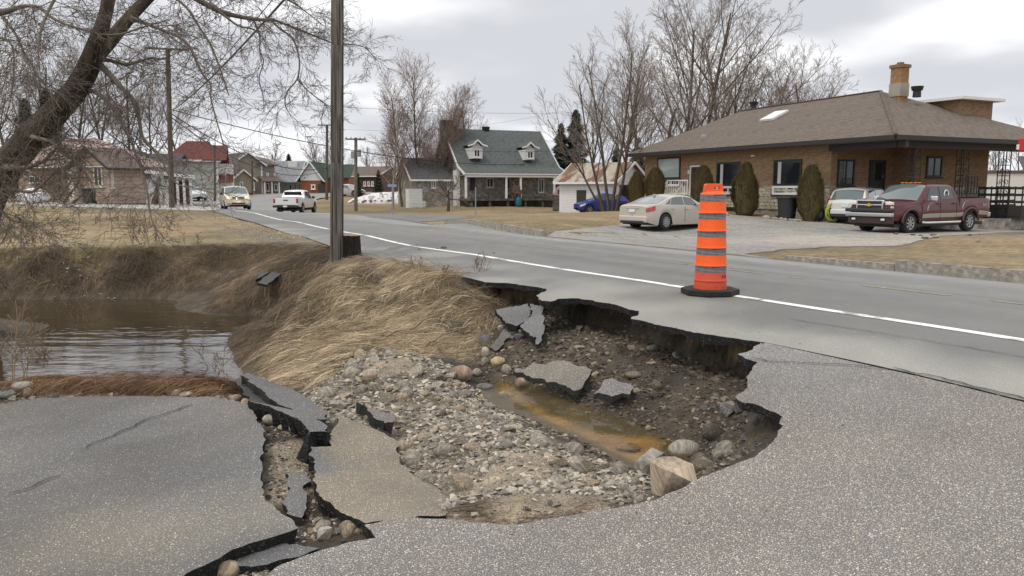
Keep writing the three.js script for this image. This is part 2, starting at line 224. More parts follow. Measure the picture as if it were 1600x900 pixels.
// thick sheet cut to an outline, following a height
function sheet(poly, hf, cell, th, col) {
  const P = [], C = [], UV = [], clip = (pg, ax, v, keep) => { const o = []; for (let i = 0; i < pg.length; i++) { const a = pg[i], b = pg[(i + 1) % pg.length], ia = keep * (a[ax] - v) >= 0, ib = keep * (b[ax] - v) >= 0; if (ia) o.push(a); if (ia !== ib) { const t = (v - a[ax]) / (b[ax] - a[ax]); o.push([a[0] + (b[0] - a[0]) * t, a[1] + (b[1] - a[1]) * t]); } } return o; };
  const put = (x, y, z, u, v) => { P.push(x, y, z); UV.push(u, v); if (col) C.push(...col(x, z)); };
  let area = 0; poly.forEach((a, i) => { const b = poly[(i + 1) % poly.length]; area += a[0] * b[1] - b[0] * a[1]; }); if (area < 0) poly = poly.slice().reverse();
  const xs = poly.map(p => p[0]), x0 = Math.min(...xs), x1 = Math.max(...xs), cells = typeof cell === 'function' ? cell : () => cell, N = [];
  const nor = (x, z) => { const e = .03, a = (hf(x + e, z) - hf(x - e, z)) / (2 * e), b = (hf(x, z + e) - hf(x, z - e)) / (2 * e), l = Math.hypot(a, 1, b); return [-a / l, 1 / l, -b / l]; };
  for (let x = x0; x < x1;) {
    const w = cells(x), st = clip(clip(poly, 0, x, 1), 0, x + w, -1); x += w; if (st.length < 3) continue;
    const zs = st.map(p => p[1]), z0 = Math.min(...zs), z1 = Math.max(...zs);
    for (let z = z0; z < z1 - 1e-6;) {
      const h = cells(x, z); const pg = clip(clip(st, 1, z, 1), 1, z + h, -1); z += h; if (pg.length < 3) continue;
      const v = pg.map(p => new THREE.Vector2(p[0], p[1])), cache = pg.map(p => hf(p[0], p[1])), nn = pg.map(p => nor(p[0], p[1]));
      for (const t of THREE.ShapeUtils.triangulateShape(v, [])) { const [a, b, c] = t, ar = (v[b].x - v[a].x) * (v[c].y - v[a].y) - (v[c].x - v[a].x) * (v[b].y - v[a].y); if (Math.abs(ar) < 1e-9) continue; for (const k of ar > 0 ? [a, c, b] : [a, b, c]) { put(v[k].x, cache[k], v[k].y, v[k].x, v[k].y); N.push(...nn[k]); } }
    }
  }
  const top = P.length / 3, r = rng(7); let L = 0; const lo = poly.map((p, i) => { const a = poly[(i + poly.length - 1) % poly.length], b = poly[(i + 1) % poly.length], l = Math.hypot(b[0] - a[0], b[1] - a[1]) || 1, q = th * (.1 + .55 * r()) - .01; return [p[0] - (b[1] - a[1]) / l * q + .012 * (r() - .5), hf(p[0], p[1]) - th * (.6 + .55 * vn(i * .35, 4) + .2 * r()), p[1] + (b[0] - a[0]) / l * q + .012 * (r() - .5)]; });
  poly.forEach((a, i) => { const j = (i + 1) % poly.length, b = poly[j], ya = hf(...a), yb = hf(...b), l = Math.hypot(b[0] - a[0], b[1] - a[1]), nx = (b[1] - a[1]) / (l || 1), nz = -(b[0] - a[0]) / (l || 1);
    for (const q of [[a[0], ya, a[1], L, 0], [b[0], yb, b[1], L + l, 0], [...lo[i], L, th], [b[0], yb, b[1], L + l, 0], [...lo[j], L + l, th], [...lo[i], L, th]]) { put(q[0], q[1], q[2], q[3], q[4]); N.push(nx, 0, nz); } L += l; });
  const g = new THREE.BufferGeometry(); g.setAttribute('position', new THREE.Float32BufferAttribute(P, 3)); g.setAttribute('normal', new THREE.Float32BufferAttribute(N, 3)); g.setAttribute('uv', new THREE.Float32BufferAttribute(UV, 2)); if (col) g.setAttribute('color', new THREE.Float32BufferAttribute(C, 3));
  g.addGroup(0, top, 0); g.addGroup(top, P.length / 3 - top, 1); return g;
}
function sheetMesh(name, g, mats, label, parent = scene) { const o = new THREE.Mesh(g, mats); o.name = parent === scene ? numbered(name) : name; parent.add(o); o.userData.kind = 'structure'; if (label) o.userData.label = label; return o; }

// materials of pavements and soil
const pal = l => l.map(h => { const c = new THREE.Color(h); return [c.r, c.g, c.b]; });
const [coarseC, coarseB] = stoneTex(1024, 150, .5, pal(['#8f8d8a', '#9c9994', '#7f7d80', '#a9a59d', '#8a8078', '#78777a', '#aaa59b', '#928d88', '#84828a', '#c2bcb0', '#8a8784', '#95918c', '#9c948c', '#857d75']), [.12, .115, .11], .93);
const [slabC, slabB] = stoneTex(1024, 150, .46, pal(['#77787a', '#85858a', '#66676a', '#8f8d86', '#6f6d6b', '#7c7c7e', '#8b8983', '#727275', '#807c76', '#b9b5aa', '#7a7a7c', '#737578', '#76777a', '#807f7c', '#787674', '#7d7e80']), [.11, .11, .112], .86);
const [fineC, fineB] = stoneTex(1024, 150, .48, pal(['#8a8b8a', '#838483', '#909190', '#7d7e7e', '#8c8b88', '#878887', '#959591', '#818281']), [.20, .203, .203], .85);
const [brkC, brkB] = stoneTex(512, 40, .5, pal(['#4a4846', '#38373a', '#2c2c2d', '#5c5852', '#333334', '#2a2a2a', '#474543', '#2e2e2f']), [.012, .012, .012], .75);
const M = {};
M.drive = std({ map: rep(coarseC, 1.05), bumpMap: rep(coarseB, 1.05), bumpScale: .004, vertexColors: true, roughness: .95 });
M.left = std({ map: rep(slabC, 1.15), bumpMap: rep(slabB, 1.15), bumpScale: .004, vertexColors: true, roughness: .92 });
M.road = std({ map: rep(fineC, .8), bumpMap: rep(fineB, .8), bumpScale: .0015, vertexColors: true, roughness: 1 });
M.broken = std({ color: lin(.8, .79, .77), map: rep(brkC, .7), bumpMap: rep(brkB, .7), bumpScale: .03, roughness: .95, side: THREE.DoubleSide });
const soilT = tex(1024, (i, j) => { const u = i / 1024, v = j / 1024, a = pf(u, v, 12, 6), b = pf(u + .3, v + .7, 180, 3); const g = .45 + .5 * a * .8 + .34 * (b - .3); return [g, g * .99, g * .97]; });
const soilB = tex(1024, (i, j) => { const a = pf(i / 1024, j / 1024, 24, 7); return [a, a, a]; }, false);
M.soil = std({ map: rep(soilT, 1.7), bumpMap: rep(soilB, 1.7), bumpScale: .05, vertexColors: true, roughness: .97 });
const roadTone = (x, z) => { const t = tOf(x, z), s = sOf(x, z); let g = .9 + .22 * (fbm(x * .35, z * .35, 0, 4) - .5) + .34 * (fbm(t * 2.6, s * .1, 0, 3) - .5) + .22 * (fbm(x * 2.2, z * 2.2, 0, 4) - .5); if (t > 9.9) g *= 1.08; g *= 1 + .3 * sstep(11.9, 12.6, t + .9 * (fbm(s * .3, 4) - .5)); const dust = .55 * sstep(.42, .7, fbm(x * .8 + 4, z * .8, 0, 5) + .12 * sstep(6.6, 5.2, t) - .22 * sstep(6.2, 7, t)) * (t < 7.4 ? 1 : .4); return [g * (1 + dust), g * (.985 + dust * .95), g * (.95 + dust * .78)]; };
const driveTone = (x, z) => { const g = 1.32 + .62 * (fbm(x * .8 + 3, z * .8, 0, 5) - .5) + .4 * (fbm(x * 4, z * 4, 0, 3) - .5), w = .16 * (fbm(x * .5 + 9, z * .5) - .5); return [g * (1 + w), g * .995, g * (.98 - w)]; };
const leftTone = (x, z) => { const g = 1.08 + .66 * (fbm(x * .9 + 13, z * .9, 0, 5) - .5) + .45 * (fbm(x * 4 + 3, z * 4, 0, 3) - .5), w = .25 * (fbm(x * .6 + 9, z * .6 + 3, 0, 4) - .45) + .02, silt = .55 * sstep(.52, .72, fbm(x * 1.1 + 30, z * 1.1, 0, 5)); return [g * (1.0 + w) * (1 + silt * .5), g * (1 + silt * .42), g * (.97 - w) * (1 + silt * .25)]; };

{ // road, driveway, left pavement
  const rc = (x, z) => { const d = Math.hypot(x, (z === undefined ? -10 : z)); return z === undefined ? (Math.abs(x) < 7 ? .28 : 1) : d < 16 ? .28 : d < 40 ? .9 : 4; };
  sheetMesh('road', sheet(ROAD, (x, z) => Fy(x, z) + .004 * (fbm(x * .8, z * .8) - .5), rc, .07, roadTone), [M.road, M.broken], 'grey asphalt road undermined by the washout');
  sheetMesh('driveway', sheet(DRIVE, (x, z) => Fy(x, z) + .012 * (fbm(x * 1.4, z * 1.4) - .5), .22, .06, driveTone), [M.drive, M.broken], 'coarse worn asphalt driveway in front of the hole');
  sheetMesh('pavement', sheet(LEFTP, (x, z) => Fy(x, z) + .014 * (fbm(x * 1.3 + 5, z * 1.3) - .5), .22, .085, leftTone), [M.left, M.broken], 'cracked grey asphalt on the left of the hole');
}
{ // painted lines on the road
  const strip = (l, w, lift, skip = 0) => { const P = []; let L = 0; for (let i = 0; i + 1 < l.length; i++) { const a = l[i], b = l[i + 1], n = Math.max(1, Math.round(Math.hypot(b[0] - a[0], b[1] - a[1]) / .25)); for (let k = 0; k < n; k++) { const q = [k / n, (k + 1) / n].map(t => [a[0] + (b[0] - a[0]) * t, a[1] + (b[1] - a[1]) * t]), d = Math.hypot(b[0] - a[0], b[1] - a[1]), nx = -(b[1] - a[1]) / d, nz = (b[0] - a[0]) / d; if (skip && vn(q[0][0] * 2.1, q[0][1] * 2.1, 1) < skip) continue; const c = q.map(p => { const w1 = w / 2 * (.92 + .16 * vn(p[0] * 9, p[1] * 9)), w2 = w / 2 * (.92 + .16 * vn(p[0] * 9 + 40, p[1] * 9)); return [[p[0] + nx * w1, p[1] + nz * w1], [p[0] - nx * w2, p[1] - nz * w2]]; }); const Q = ([x, z]) => [x, Fy(x, z) + .0045, z]; P.push(...Q(c[0][0]), ...Q(c[1][0]), ...Q(c[0][1]), ...Q(c[0][0]), ...Q(c[1][1] && c[1][0]), ...Q(c[1][1]), ...Q(c[0][0]), ...Q(c[1][1]), ...Q(c[0][1])); L += d; } }
    const g = new THREE.BufferGeometry(); g.setAttribute('position', new THREE.Float32BufferAttribute(P, 3)); g.setAttribute('normal', new THREE.Float32BufferAttribute(P.map((_, i) => i % 3 === 1 ? 1 : 0), 3)); g.setAttribute('uv', new THREE.Float32BufferAttribute(P.filter((_, i) => i % 3 !== 1), 2)); return g; };
  const wl = [[518, 356.5, 0], [447, 344, -.04], [398, 334, -.1], [354, 326, -.2], [340, 320.5, -.25]].map(([a, b, y]) => { const p = U(a, b, y); return [p[0], p[2]]; });
  const WLn = [-14, -5, 0, 4, 8, 12, 16].map(s => ST(s, WL));
  struct('edge_line', strip([...WLn, ...wl.slice(0)], .135, 0), std({ map: rep(tex(512, (i, j) => { const u = i / 512, v = j / 512, k = sstep(.60, .72, pf(u, v, 7, 6)), n = .93 + .08 * (pf(u, v, 40, 2) - .5); return [mix(n, .62, k), mix(n, .62, k), mix(n * .985, .61, k)]; }), 1.9), roughness: .8, side: THREE.DoubleSide }), 'white painted edge line along the road');
  struct('centre_line', strip([-14, -5, 0, 4, 8, 12, 20, 28].map(s => ST(s, 9.75 + (s > 20 ? .25 : 0))), .11, 0, .3), std({ color: lin(.62, .55, .38), map: rep(soilT, .7), roughness: .8, side: THREE.DoubleSide }), 'worn pale yellow centre line on the road');
}
// ---------- bare ground ----------
const zone = (Y, l) => UU(Y, ...l);
const MOUND = zone(-.56, [[545, 540], [600, 533], [680, 560], [735, 592], [800, 648], [880, 684], [960, 722], [1010, 752], [1015, 778, -.38], [940, 795, -.37], [850, 809, -.36], [760, 814, -.36], [690, 812, -.38], [690, 770], [630, 720], [620, 690], [560, 655], [520, 640], [500, 615]]);
const SAND = [zone(-.5, [[752, 730], [800, 702], [850, 708], [872, 730], [860, 752], [800, 768], [730, 770]]), zone(-.55, [[925, 738], [965, 740], [985, 760], [975, 772], [945, 765]]), zone(-.55, [[570, 572], [640, 566], [660, 580], [600, 590]]), zone(-.42, [[50, 598], [180, 606], [170, 622], [60, 618]]), zone(-.47, [[418, 690], [478, 690], [476, 780], [425, 780]]), zone(-.6, [[590, 780], [690, 770], [720, 806], [600, 808]]), UU(-.42, [580, 800, -.4], [690, 792], [770, 772], [850, 766], [930, 772], [965, 786, -.38], [850, 812, -.35], [760, 816, -.35], [650, 812, -.37])];
const STREAK = zone(-.82, [[778, 604], [800, 610], [830, 628], [860, 645], [900, 662], [940, 676], [1010, 690], [1040, 700], [1030, 716], [1000, 728], [970, 716], [930, 694], [900, 680], [860, 660], [820, 634], [785, 618]]);
function groundColour(x, z, y, d) {
  const f = fbm(x * 1.3, z * 1.3, 0, 4), g = fbm(x * 7, z * 7, 0, 3);
  if (d > .02 || (d > -.5 && z > -11 && distTo(rimAll, x, z, false) < .6)) {
    let c = [.09, .072, .052];                                           // brown mud
    const t = tOf(x, z), s = sOf(x, z), bank = s > 8.8 && z < -8.2 || x < -2.6;
    if (bank) c = [.1, .08, .056];
    const m = sstep(-.12, .12, sdist(MOUND, x, z) + .12 * (g - .5)); c = c.map((v, i) => mix(v, [.19, .163, .125][i], m));
    if (!bank) { const w = sstep(.42, .62, fbm(x * 2.6 + 40, z * 2.6, 0, 4)); c = c.map((v, i) => mix(v, [.06, .05, .04][i], w * (1 - m))); }
    for (const q of SAND) { const k = sstep(-.08, .08, sdist(q, x, z) + .14 * (g - .5)); c = c.map((v, i) => mix(v, [.40, .335, .25][i], k * .9)); }
    if (y < -.735 && !bank) { const k = sstep(-.04, .06, sdist(STREAK, x, z) + .05 * (g - .5)); c = c.map((v, i) => mix([.085, .075, .05][i], [.30, .208, .095][i], k)); }
    const k = .72 + .56 * f; return c.map(v => v * k * 1.8);
  }
  const D = Math.hypot(x, z), t = tOf(x, z), n = fbm(x * .25, z * .25, 0, 4); let c = [.48, .365, .21].map((v, i) => v * (.45 + .8 * n + .5 * (f - .5))), s = sOf(x, z);
  const gr = sstep(.5, .68, fbm(x * .12 + 7, z * .12, 0, 3)) * .35; c = [c[0] * (1 - gr * .5), c[1] * (1 - gr * .28), c[2] * (1 - gr * .4)];
  if (t > KERB && s < 30 && s > -20 && D < 40) { const e = sstep(4.4, 1.2, t - KERB + 2.6 * (f - .5)); c = c.map((v, i) => mix(v, [.17, .13, .085][i], e * .55 * sstep(.38, .55, g))); const q = sstep(.52, .6, fbm(x * .5 + 3, z * .5 + 1, 0, 4)) * sstep(14, 18, x) ; c = c.map((v, i) => mix(v, [.40, .35, .27][i], q)); }
  if (t < EDGE && D < 70) { const e = sstep(2.2, .2, distTo(LE.concat(LEs), x, z, false) + 1.2 * (f - .5)); c = c.map((v, i) => mix(v, [.27, .245, .21][i], e)); }
  if (D > 90) c = c.map((v, i) => mix(v, [.2, .17, .1][i], sstep(90, 140, D)));
  return c.map(v => v * 1.25);
}
const INFO = { d: 0 }; let GX, GZ, GP;
{
  const lines = (segs) => { const o = []; for (const [a, b, n] of segs) for (let i = 0; i < n; i++) o.push(a + (b - a) * i / n); o.push(segs[segs.length - 1][1]); return o; };
  const xs = lines([[-900, -200, 6], [-200, -60, 24], [-60, -22, 40], [-22, -8, 100], [-8, 3.4, 248], [3.4, 9, 26], [9, 50, 44], [50, 200, 24], [200, 900, 6]]);
  const zs = lines([[-900, -220, 8], [-220, -110, 22], [-110, -60, 40], [-60, -26, 60], [-26, -13, 120], [-13, -2.6, 220], [-2.6, 12, 14], [12, 200, 6]]);
  GX = xs; GZ = zs;
  const nx = xs.length, nz = zs.length, P = GP = new Float32Array(nx * nz * 3), C = new Float32Array(nx * nz * 3), UV = new Float32Array(nx * nz * 2), I = [];
  for (let j = 0; j < nz; j++) for (let i = 0; i < nx; i++) { const k = j * nx + i, x = xs[i], z = zs[j], y = groundAt(x, z, INFO), c = groundColour(x, z, y, INFO.d); P.set([x, y, z], k * 3); C.set(c, k * 3); UV.set([x, z], k * 2); if (i + 1 < nx && j + 1 < nz) I.push(k, k + nx, k + 1, k + 1, k + nx, k + nx + 1); }
  const g = new THREE.BufferGeometry(); g.setAttribute('position', new THREE.BufferAttribute(P, 3)); g.setAttribute('color', new THREE.BufferAttribute(C, 3)); g.setAttribute('uv', new THREE.BufferAttribute(UV, 2)); g.setIndex(I); g.computeVertexNormals();
  struct('ground', g, M.soil, 'dry lawn, muddy ditch and gravelly washout');
}
// water
const waterB = tex(512, (i, j) => { const u = i / 512, v = j / 512, w = .06 * pf(u, v, 4, 3), a = pf(u + w, (v + w) , 10, 4); return [a, a, a]; }, false);
{
  const g = new THREE.PlaneGeometry(22, 17, 44, 34).rotateX(-Math.PI / 2).translate(-11.6, POND, -14.2), u = g.attributes.uv, p = g.attributes.position; for (let i = 0; i < u.count; i++) u.setXY(i, p.getX(i) * .13, p.getZ(i) * .3);
  // keep the sheet inside the ditch
  const keep = [], ix = g.index.array; for (let i = 0; i < ix.length; i += 3) { let cx = 0, cz = 0; for (let k = 0; k < 3; k++) { cx += p.getX(ix[i + k]) / 3; cz += p.getZ(ix[i + k]) / 3; } if (inPoly(OPEN, cx, cz) && cx < .0) keep.push(ix[i], ix[i + 1], ix[i + 2]); } g.setIndex(keep);
  struct('pond_water', g, new THREE.MeshPhysicalMaterial({ color: lin(.055, .042, .024), roughness: .05, ior: 1.55, bumpMap: waterB, bumpScale: .012 }), 'brown rippled water in the ditch');
  const PW = zone(POOL, [[750, 588], [800, 592], [850, 604], [910, 618], [960, 634], [1010, 652], [1060, 672], [1082, 694], [1070, 726], [1010, 756], [960, 742], [910, 716], [860, 688], [830, 668], [790, 646], [752, 622]]);
  const s = new THREE.Shape(PW.map(q => new THREE.Vector2(q[0], -q[1])));
  struct('puddle', new THREE.ShapeGeometry(s).rotateX(-Math.PI / 2).translate(0, POOL, 0), new THREE.MeshPhysicalMaterial({ color: lin(.9, .8, .58), transmission: .96, roughness: .06, ior: 1.25, specularIntensity: .6, thickness: 0, bumpMap: waterB, bumpScale: .002 }), 'shallow muddy puddle at the bottom of the hole');
}

{ // hairline cracks and a tar seam
  const crack = (name, label, l, w, mat, lift = .0035) => { const P = []; const c = jag(l, .025, .05, l.length + w * 900); c.forEach((a, i) => { if (i + 1 >= c.length) return; const b = c[i + 1], L = Math.hypot(b[0] - a[0], b[1] - a[1]) || 1, nx = -(b[1] - a[1]) / L, nz = (b[0] - a[0]) / L, wa = w * (i ? .35 + .9 * vn(i * .7, 3) : .05), wb = w * (i + 2 < c.length ? .35 + .9 * vn((i + 1) * .7, 3) : .05), Q = (p, k) => { const x = p[0] + nx * k, z = p[1] + nz * k; return [x, Fy(x, z) + .007 * (lift > .004 ? 1 : 1.2) + .002, z]; }; P.push(...Q(a, wa), ...Q(a, -wa), ...Q(b, wb), ...Q(b, wb), ...Q(a, -wa), ...Q(b, -wb)); }); const g = new THREE.BufferGeometry(); g.setAttribute('position', new THREE.Float32BufferAttribute(P, 3)); g.computeVertexNormals(); struct(name, g, mat, label); };
  const tar = flat(.03, .029, .028, 1), seam = flat(.1, .1, .1, .9);
  crack('pavement_crack', 'thin crack near the far edge of the left pavement', onF([[308, 632], [284, 638], [258, 648], [240, 652], [212, 664], [196, 672], [160, 690], [116, 706]]), .0055, tar);
  crack('pavement_crack', 'short crack in the left pavement by the picture edge', onF([[98, 743], [76, 750], [60, 756], [34, 768], [8, 774]]), .005, tar);
  crack('road_crack', 'dark joint between road and driveway', [3.3, 2, 1, 0, -1.5, -4].map(s => ST(s, EDGE + .02)), .008, tar);
  crack('road_crack', 'faint lengthwise crack in the near lane', [5, 3, 1.5, 0, -2, -5].map((s, i) => ST(s, 6.1 + .08 * (i % 2))), .006, seam);
  crack('road_crack', 'faint crack along the centre of the road', [-3, 2, 6, 10, 14, 18, 24].map((s, i) => ST(s, 10.05 + .05 * (i % 2))), .01, seam);
  crack('road_crack', 'crack crossing the driveway from the hole corner', onF([[1168, 560], [1210, 566], [1262, 568], [1330, 572], [1400, 580]]), .006, tar);
}
// ---------- driveways and kerbs across the road ----------
const DW = [];
M.concrete = std({ map: rep(tex(512, (i, j) => { const n = .74 + .3 * (pf(i / 512, j / 512, 50, 4) - .5) + .16 * (pf(i / 512, j / 512, 5, 4) - .5); return [n, n, n]; }), 4.3), bumpMap: rep(fineB, .8), bumpScale: .002, vertexColors: true, roughness: .93 });
M.plainEdge = std({ color: lin(.3, .28, .25), roughness: .95 });
function yard(name, label, pts, tone, cell = 1.2) { const P = jag(pts, .09, .5, pts.length).slice(); DW.push(P); const o = sheetMesh(name, sheet(P, (x, z) => Fy(x, z) + .03 + .02 * (fbm(x * .6, z * .6) - .5), cell, .12, tone), [M.concrete, M.plainEdge], label); return o; }
const px2 = l => l.map(([a, b]) => { let y = -.3; for (let k = 0; k < 8; k++) { const p = U(a, b, y); y = mix(y, Fy(p[0], p[2]), .7); } const p = U(a, b, y); return [p[0], p[2]]; });
const pxD = l => l.map(([a, d]) => { const p = V(a, 300, d); return [p[0], p[2]]; });
const grey = (a, b, c, k = .3) => (x, z) => { const g = 1 + k * (fbm(x * .5 + 3, z * .5, 0, 4) - .5) + .25 * (fbm(x * 2.4, z * 2.4, 0, 3) - .5); return [a * g * 2.1, b * g * 2.1, c * g * 2.1]; };
{ // bungalow driveway
  const e = [ST(11.3, KERB + .02), ST(14, KERB + .02), ST(17, KERB + .02), ST(20.2, KERB + .02)];
  const P = [...e, ...pxD([[900, 27], [940, 31], [985, 36], [1060, 41], [1085, 42], [1150, 39.6], [1235, 37.6], [1296, 36.5], [1450, 37], [1640, 42], [1660, 36], [1600, 34], [1545, 31.5], [1470, 27], [1413, 22.6], [1300, 21.8], [1215, 19.6], [1165, 17.6]])];
  yard('bungalow_driveway', 'pale worn driveway in front of the brown bungalow', P, (x, z) => { const g = 1 + .3 * (fbm(x * .22 + 3, z * .22, 0, 5) - .5), s = sstep(.42, .7, fbm(x * .16 + 8, z * .16, 0, 5)); return [mix(.27, .36, s) * 2 * g, mix(.26, .33, s) * 2 * g, mix(.24, .28, s) * 2 * g]; });
  yard('stone_house_drive', 'asphalt side drive by the stone house lawn', [...pxD([[655, 34.3], [700, 36.2], [740, 38], [700, 42], [640, 43.5], [560, 45], [575, 38.8]])], grey(.17, .17, .17));
  yard('left_driveway', 'pale concrete apron in front of the beige bungalow', [...pxD([[60, 48], [200, 46], [320, 45], [345, 50], [330, 62], [240, 62], [60, 60], [-40, 58]])], grey(.37, .36, .335));
  yard('side_street', 'grey forecourt by the far houses', [...pxD([[250, 66], [330, 66], [345, 74], [340, 88], [280, 88]])], grey(.27, .265, .25), 3);
}
{ // kerbs
  M.kerb = std({ color: lin(.66, .63, .57), map: rep(soilT, .8), bumpMap: rep(fineB, .8), bumpScale: .003, roughness: .95 });
  const kerb = (s0, s1, t, label, taper) => { const r = new THREE.Group(); r.name = numbered('kerb'); scene.add(r); r.userData.kind = 'structure'; r.userData.label = label; const n = Math.round((s1 - s0) / 2.4);
    for (let i = 0; i < n; i++) { const a = ST(s0 + (s1 - s0) * (i + .004) / n, t(s0 + (s1 - s0) * i / n)), b = ST(s0 + (s1 - s0) * (i + .996) / n, t(s0 + (s1 - s0) * (i + 1) / n)), ya = Fy(...a), yb = Fy(...b), L = Math.hypot(b[0] - a[0], b[1] - a[1]), h = .15 * (taper && i === n - 1 ? .55 : 1); const sh = new THREE.Shape([[0, -.12], [.2, -.12], [.2, h], [.05, h], [.015, h - .03], [0, 0]].map(q => new THREE.Vector2(...q))), g = new THREE.ExtrudeGeometry(sh, { depth: L, bevelEnabled: false, steps: 6 }); const p = g.attributes.position; for (let k = 0; k < p.count; k++) { const q = p.getZ(k) / L; p.setY(k, p.getY(k) + mix(ya, yb, q) + (p.getY(k) > .1 ? .015 * (vn(k * 3.1, i) - .5) : 0)); } g.computeVertexNormals(); const m = obj('kerb_stone', g, M.kerb, r); m.position.set(a[0], 0, a[1]); m.rotation.y = Math.atan2(b[0] - a[0], b[1] - a[1]); } };
  kerb(-14, 11.0, () => KERB + .2, 'pale concrete kerb along the far side of the road', true);
  kerb(20.4, 28.5, s => KERB + .2 + Math.max(0, s - 22) * .07, 'low concrete kerb before the stone house lawn', false);
}
// ---------- quick look-up of the built ground ----------
function cellOf(a, v) { let l = 0, h = a.length - 2; while (l < h) { const m = (l + h + 1) >> 1; if (a[m] <= v) l = m; else h = m - 1; } return l; }
function gy(x, z) { const i = cellOf(GX, x), j = cellOf(GZ, z), u = clamp((x - GX[i]) / (GX[i + 1] - GX[i])), v = clamp((z - GZ[j]) / (GZ[j + 1] - GZ[j])), n = GX.length, q = (a, b) => GP[((j + b) * n + i + a) * 3 + 1]; return mix(mix(q(0, 0), q(1, 0), u), mix(q(0, 1), q(1, 1), u), v); }
function hit(px, py, dmax = 60) { const d = ray(px, py); let k = 1; for (; k < dmax; k += k < 14 ? .02 : .1) { const x = d[0] * k, z = d[2] * k; if (CAMY + d[1] * k < gy(x, z)) return [x, gy(x, z), z]; } return [d[0] * dmax, 0, d[2] * dmax]; }
const surf = (x, z) => pave(x, z) ? Fy(x, z) : gy(x, z);

// ---------- broken asphalt ----------
M.slabGrey = std({ map: rep(slabC, 1.15), bumpMap: rep(slabB, 1.15), bumpScale: .005, vertexColors: true, roughness: .93 });
M.slabSide = std({ map: rep(slabC, .8), bumpMap: rep(slabB, .5), bumpScale: .02, color: lin(.42, .4, .37), roughness: .95, side: THREE.DoubleSide });
function slabPiece(name, label, pts, th, tone = 1, group, curve = 0, muddy = 0, seed = 4) {
  const P = pts.map(([a, b, y]) => U(a, b, y)), cx = P.reduce((s, p) => s + p[0], 0) / P.length, cz = P.reduce((s, p) => s + p[2], 0) / P.length, f = tps(P, .01);
  const out = jag([...P, P[0]].map(p => [p[0], p[2]]), .02, .03, seed).slice(0, -1), R = Math.max(...P.map(p => Math.hypot(p[0] - cx, p[2] - cz)));
  const hf = (x, z) => f(x, z) + .008 * (fbm(x * 6 + seed, z * 6) - .5) + curve * (1 - ((x - cx) ** 2 + (z - cz) ** 2) / (R * R));
  const col = (x, z) => { const g = tone * (1.3 + .6 * (fbm(x * 3 + seed, z * 3, 0, 3) - .5)), m = muddy * sstep(.3, .55, fbm(x * 2.2 + seed, z * 2.2, 0, 4) + muddy * .22 * sstep(-.05, .35, x + .9 + (z + 4.4) * .4)); return [mix(g, g * 1.5, m), mix(g, g * 1.32, m), mix(g, g * 1.02, m)]; };
  const o = sheetMesh(name, sheet(out, hf, .1, th, col), [M.slabGrey, muddy > .1 && muddy < 1 ? M.slabSide : M.broken]); delete o.userData.kind; return tag(o, label, 'asphalt slab', group);
}
slabPiece('asphalt_slab', 'large tilted asphalt slab with tan mud sliding into the hole', [[482, 711, -.40], [485, 698, -.40], [516, 696, -.42], [527, 651, -.44], [542, 651, -.45], [621, 690, -.57], [625, 726, -.58], [686, 764, -.57], [712, 796, -.47], [690, 806, -.42], [618, 808, -.39], [572, 818, -.385], [550, 811, -.40], [523, 794, -.40], [500, 771, -.40], [493, 745, -.40]], .11, .98, 0, 0, 1, 2);
slabPiece('asphalt_slab', 'long upturned asphalt slab leaning behind another at the crack', [[377, 586, -.33], [389, 583, -.35], [430, 598, -.38], [469, 614, -.42], [508, 641, -.43], [509, 655, -.42], [488, 653, -.4], [461, 643, -.38], [444, 636, -.36], [419, 618, -.34], [401, 604, -.33], [383, 590, -.32]], .085, .86, 0, 0, .2, 6);
slabPiece('asphalt_slab', 'dark asphalt lump under the long upturned slab', [[370, 597, -.42], [377, 590, -.42], [401, 606, -.43], [444, 637, -.45], [430, 639, -.45], [387, 625, -.42], [378, 611, -.42]], .14, .5, 0, 0, .2, 9);
slabPiece('asphalt_slab', 'thick asphalt slab with black broken edge above the cream cobbles', [[387, 625, -.33], [461, 641, -.34], [486, 652, -.345], [508, 664, -.35], [516, 676, -.35], [486, 675, -.33], [481, 678, -.32], [474, 662, -.31], [466, 654, -.31], [436, 642, -.31], [410, 633, -.32]], .17, .95, 0, 0, 0, 12);
slabPiece('asphalt_slab', 'narrow asphalt sliver sunk in the sandy crack', [[446, 740, -.47], [482, 738, -.47], [472, 808, -.465], [448, 802, -.465]], .1, .98, 0, 0, .2, 15);
slabPiece('asphalt_slab', 'cracked asphalt piece at the bottom beside the cream stone', [[338, 881, -.47], [352, 866, -.46], [372, 858, -.455], [417, 845, -.45], [463, 850, -.45], [500, 857, -.445], [467, 870, -.45], [417, 882, -.46], [376, 884, -.47]], .09, .98, 0, 0, 0, 18);
slabPiece('asphalt_slab', 'fallen asphalt slab below the road edge near the grass', [[774, 484, -.26], [826, 474, -.2], [830, 492, -.28], [808, 509, -.37], [791, 505, -.36]], .07, .95, 0, 0, 0, 21);
slabPiece('asphalt_slab', 'leaning pointed asphalt slab under the road lip', [[830, 473, -.18], [848, 480, -.18], [849, 494, -.23], [851, 514, -.31], [842, 537, -.42], [813, 509, -.36], [830, 493, -.28]], .07, .98, 0, 0, 0, 24);
slabPiece('asphalt_slab', 'long rounded asphalt piece like a log by the puddle', [[803, 577, -.55], [866, 575, -.52], [927, 586, -.53], [910, 614, -.64], [898, 618, -.66], [833, 602, -.66]], .055, 1.0, 0, .09, .6, 27);
slabPiece('asphalt_slab', 'flat pointed asphalt piece on the mud right of the log-like one', [[928, 616, -.58], [944, 592, -.49], [958, 590, -.48], [990, 606, -.51], [984, 618, -.565], [956, 621, -.585]], .05, 1.05, 0, .01, .5, 30);
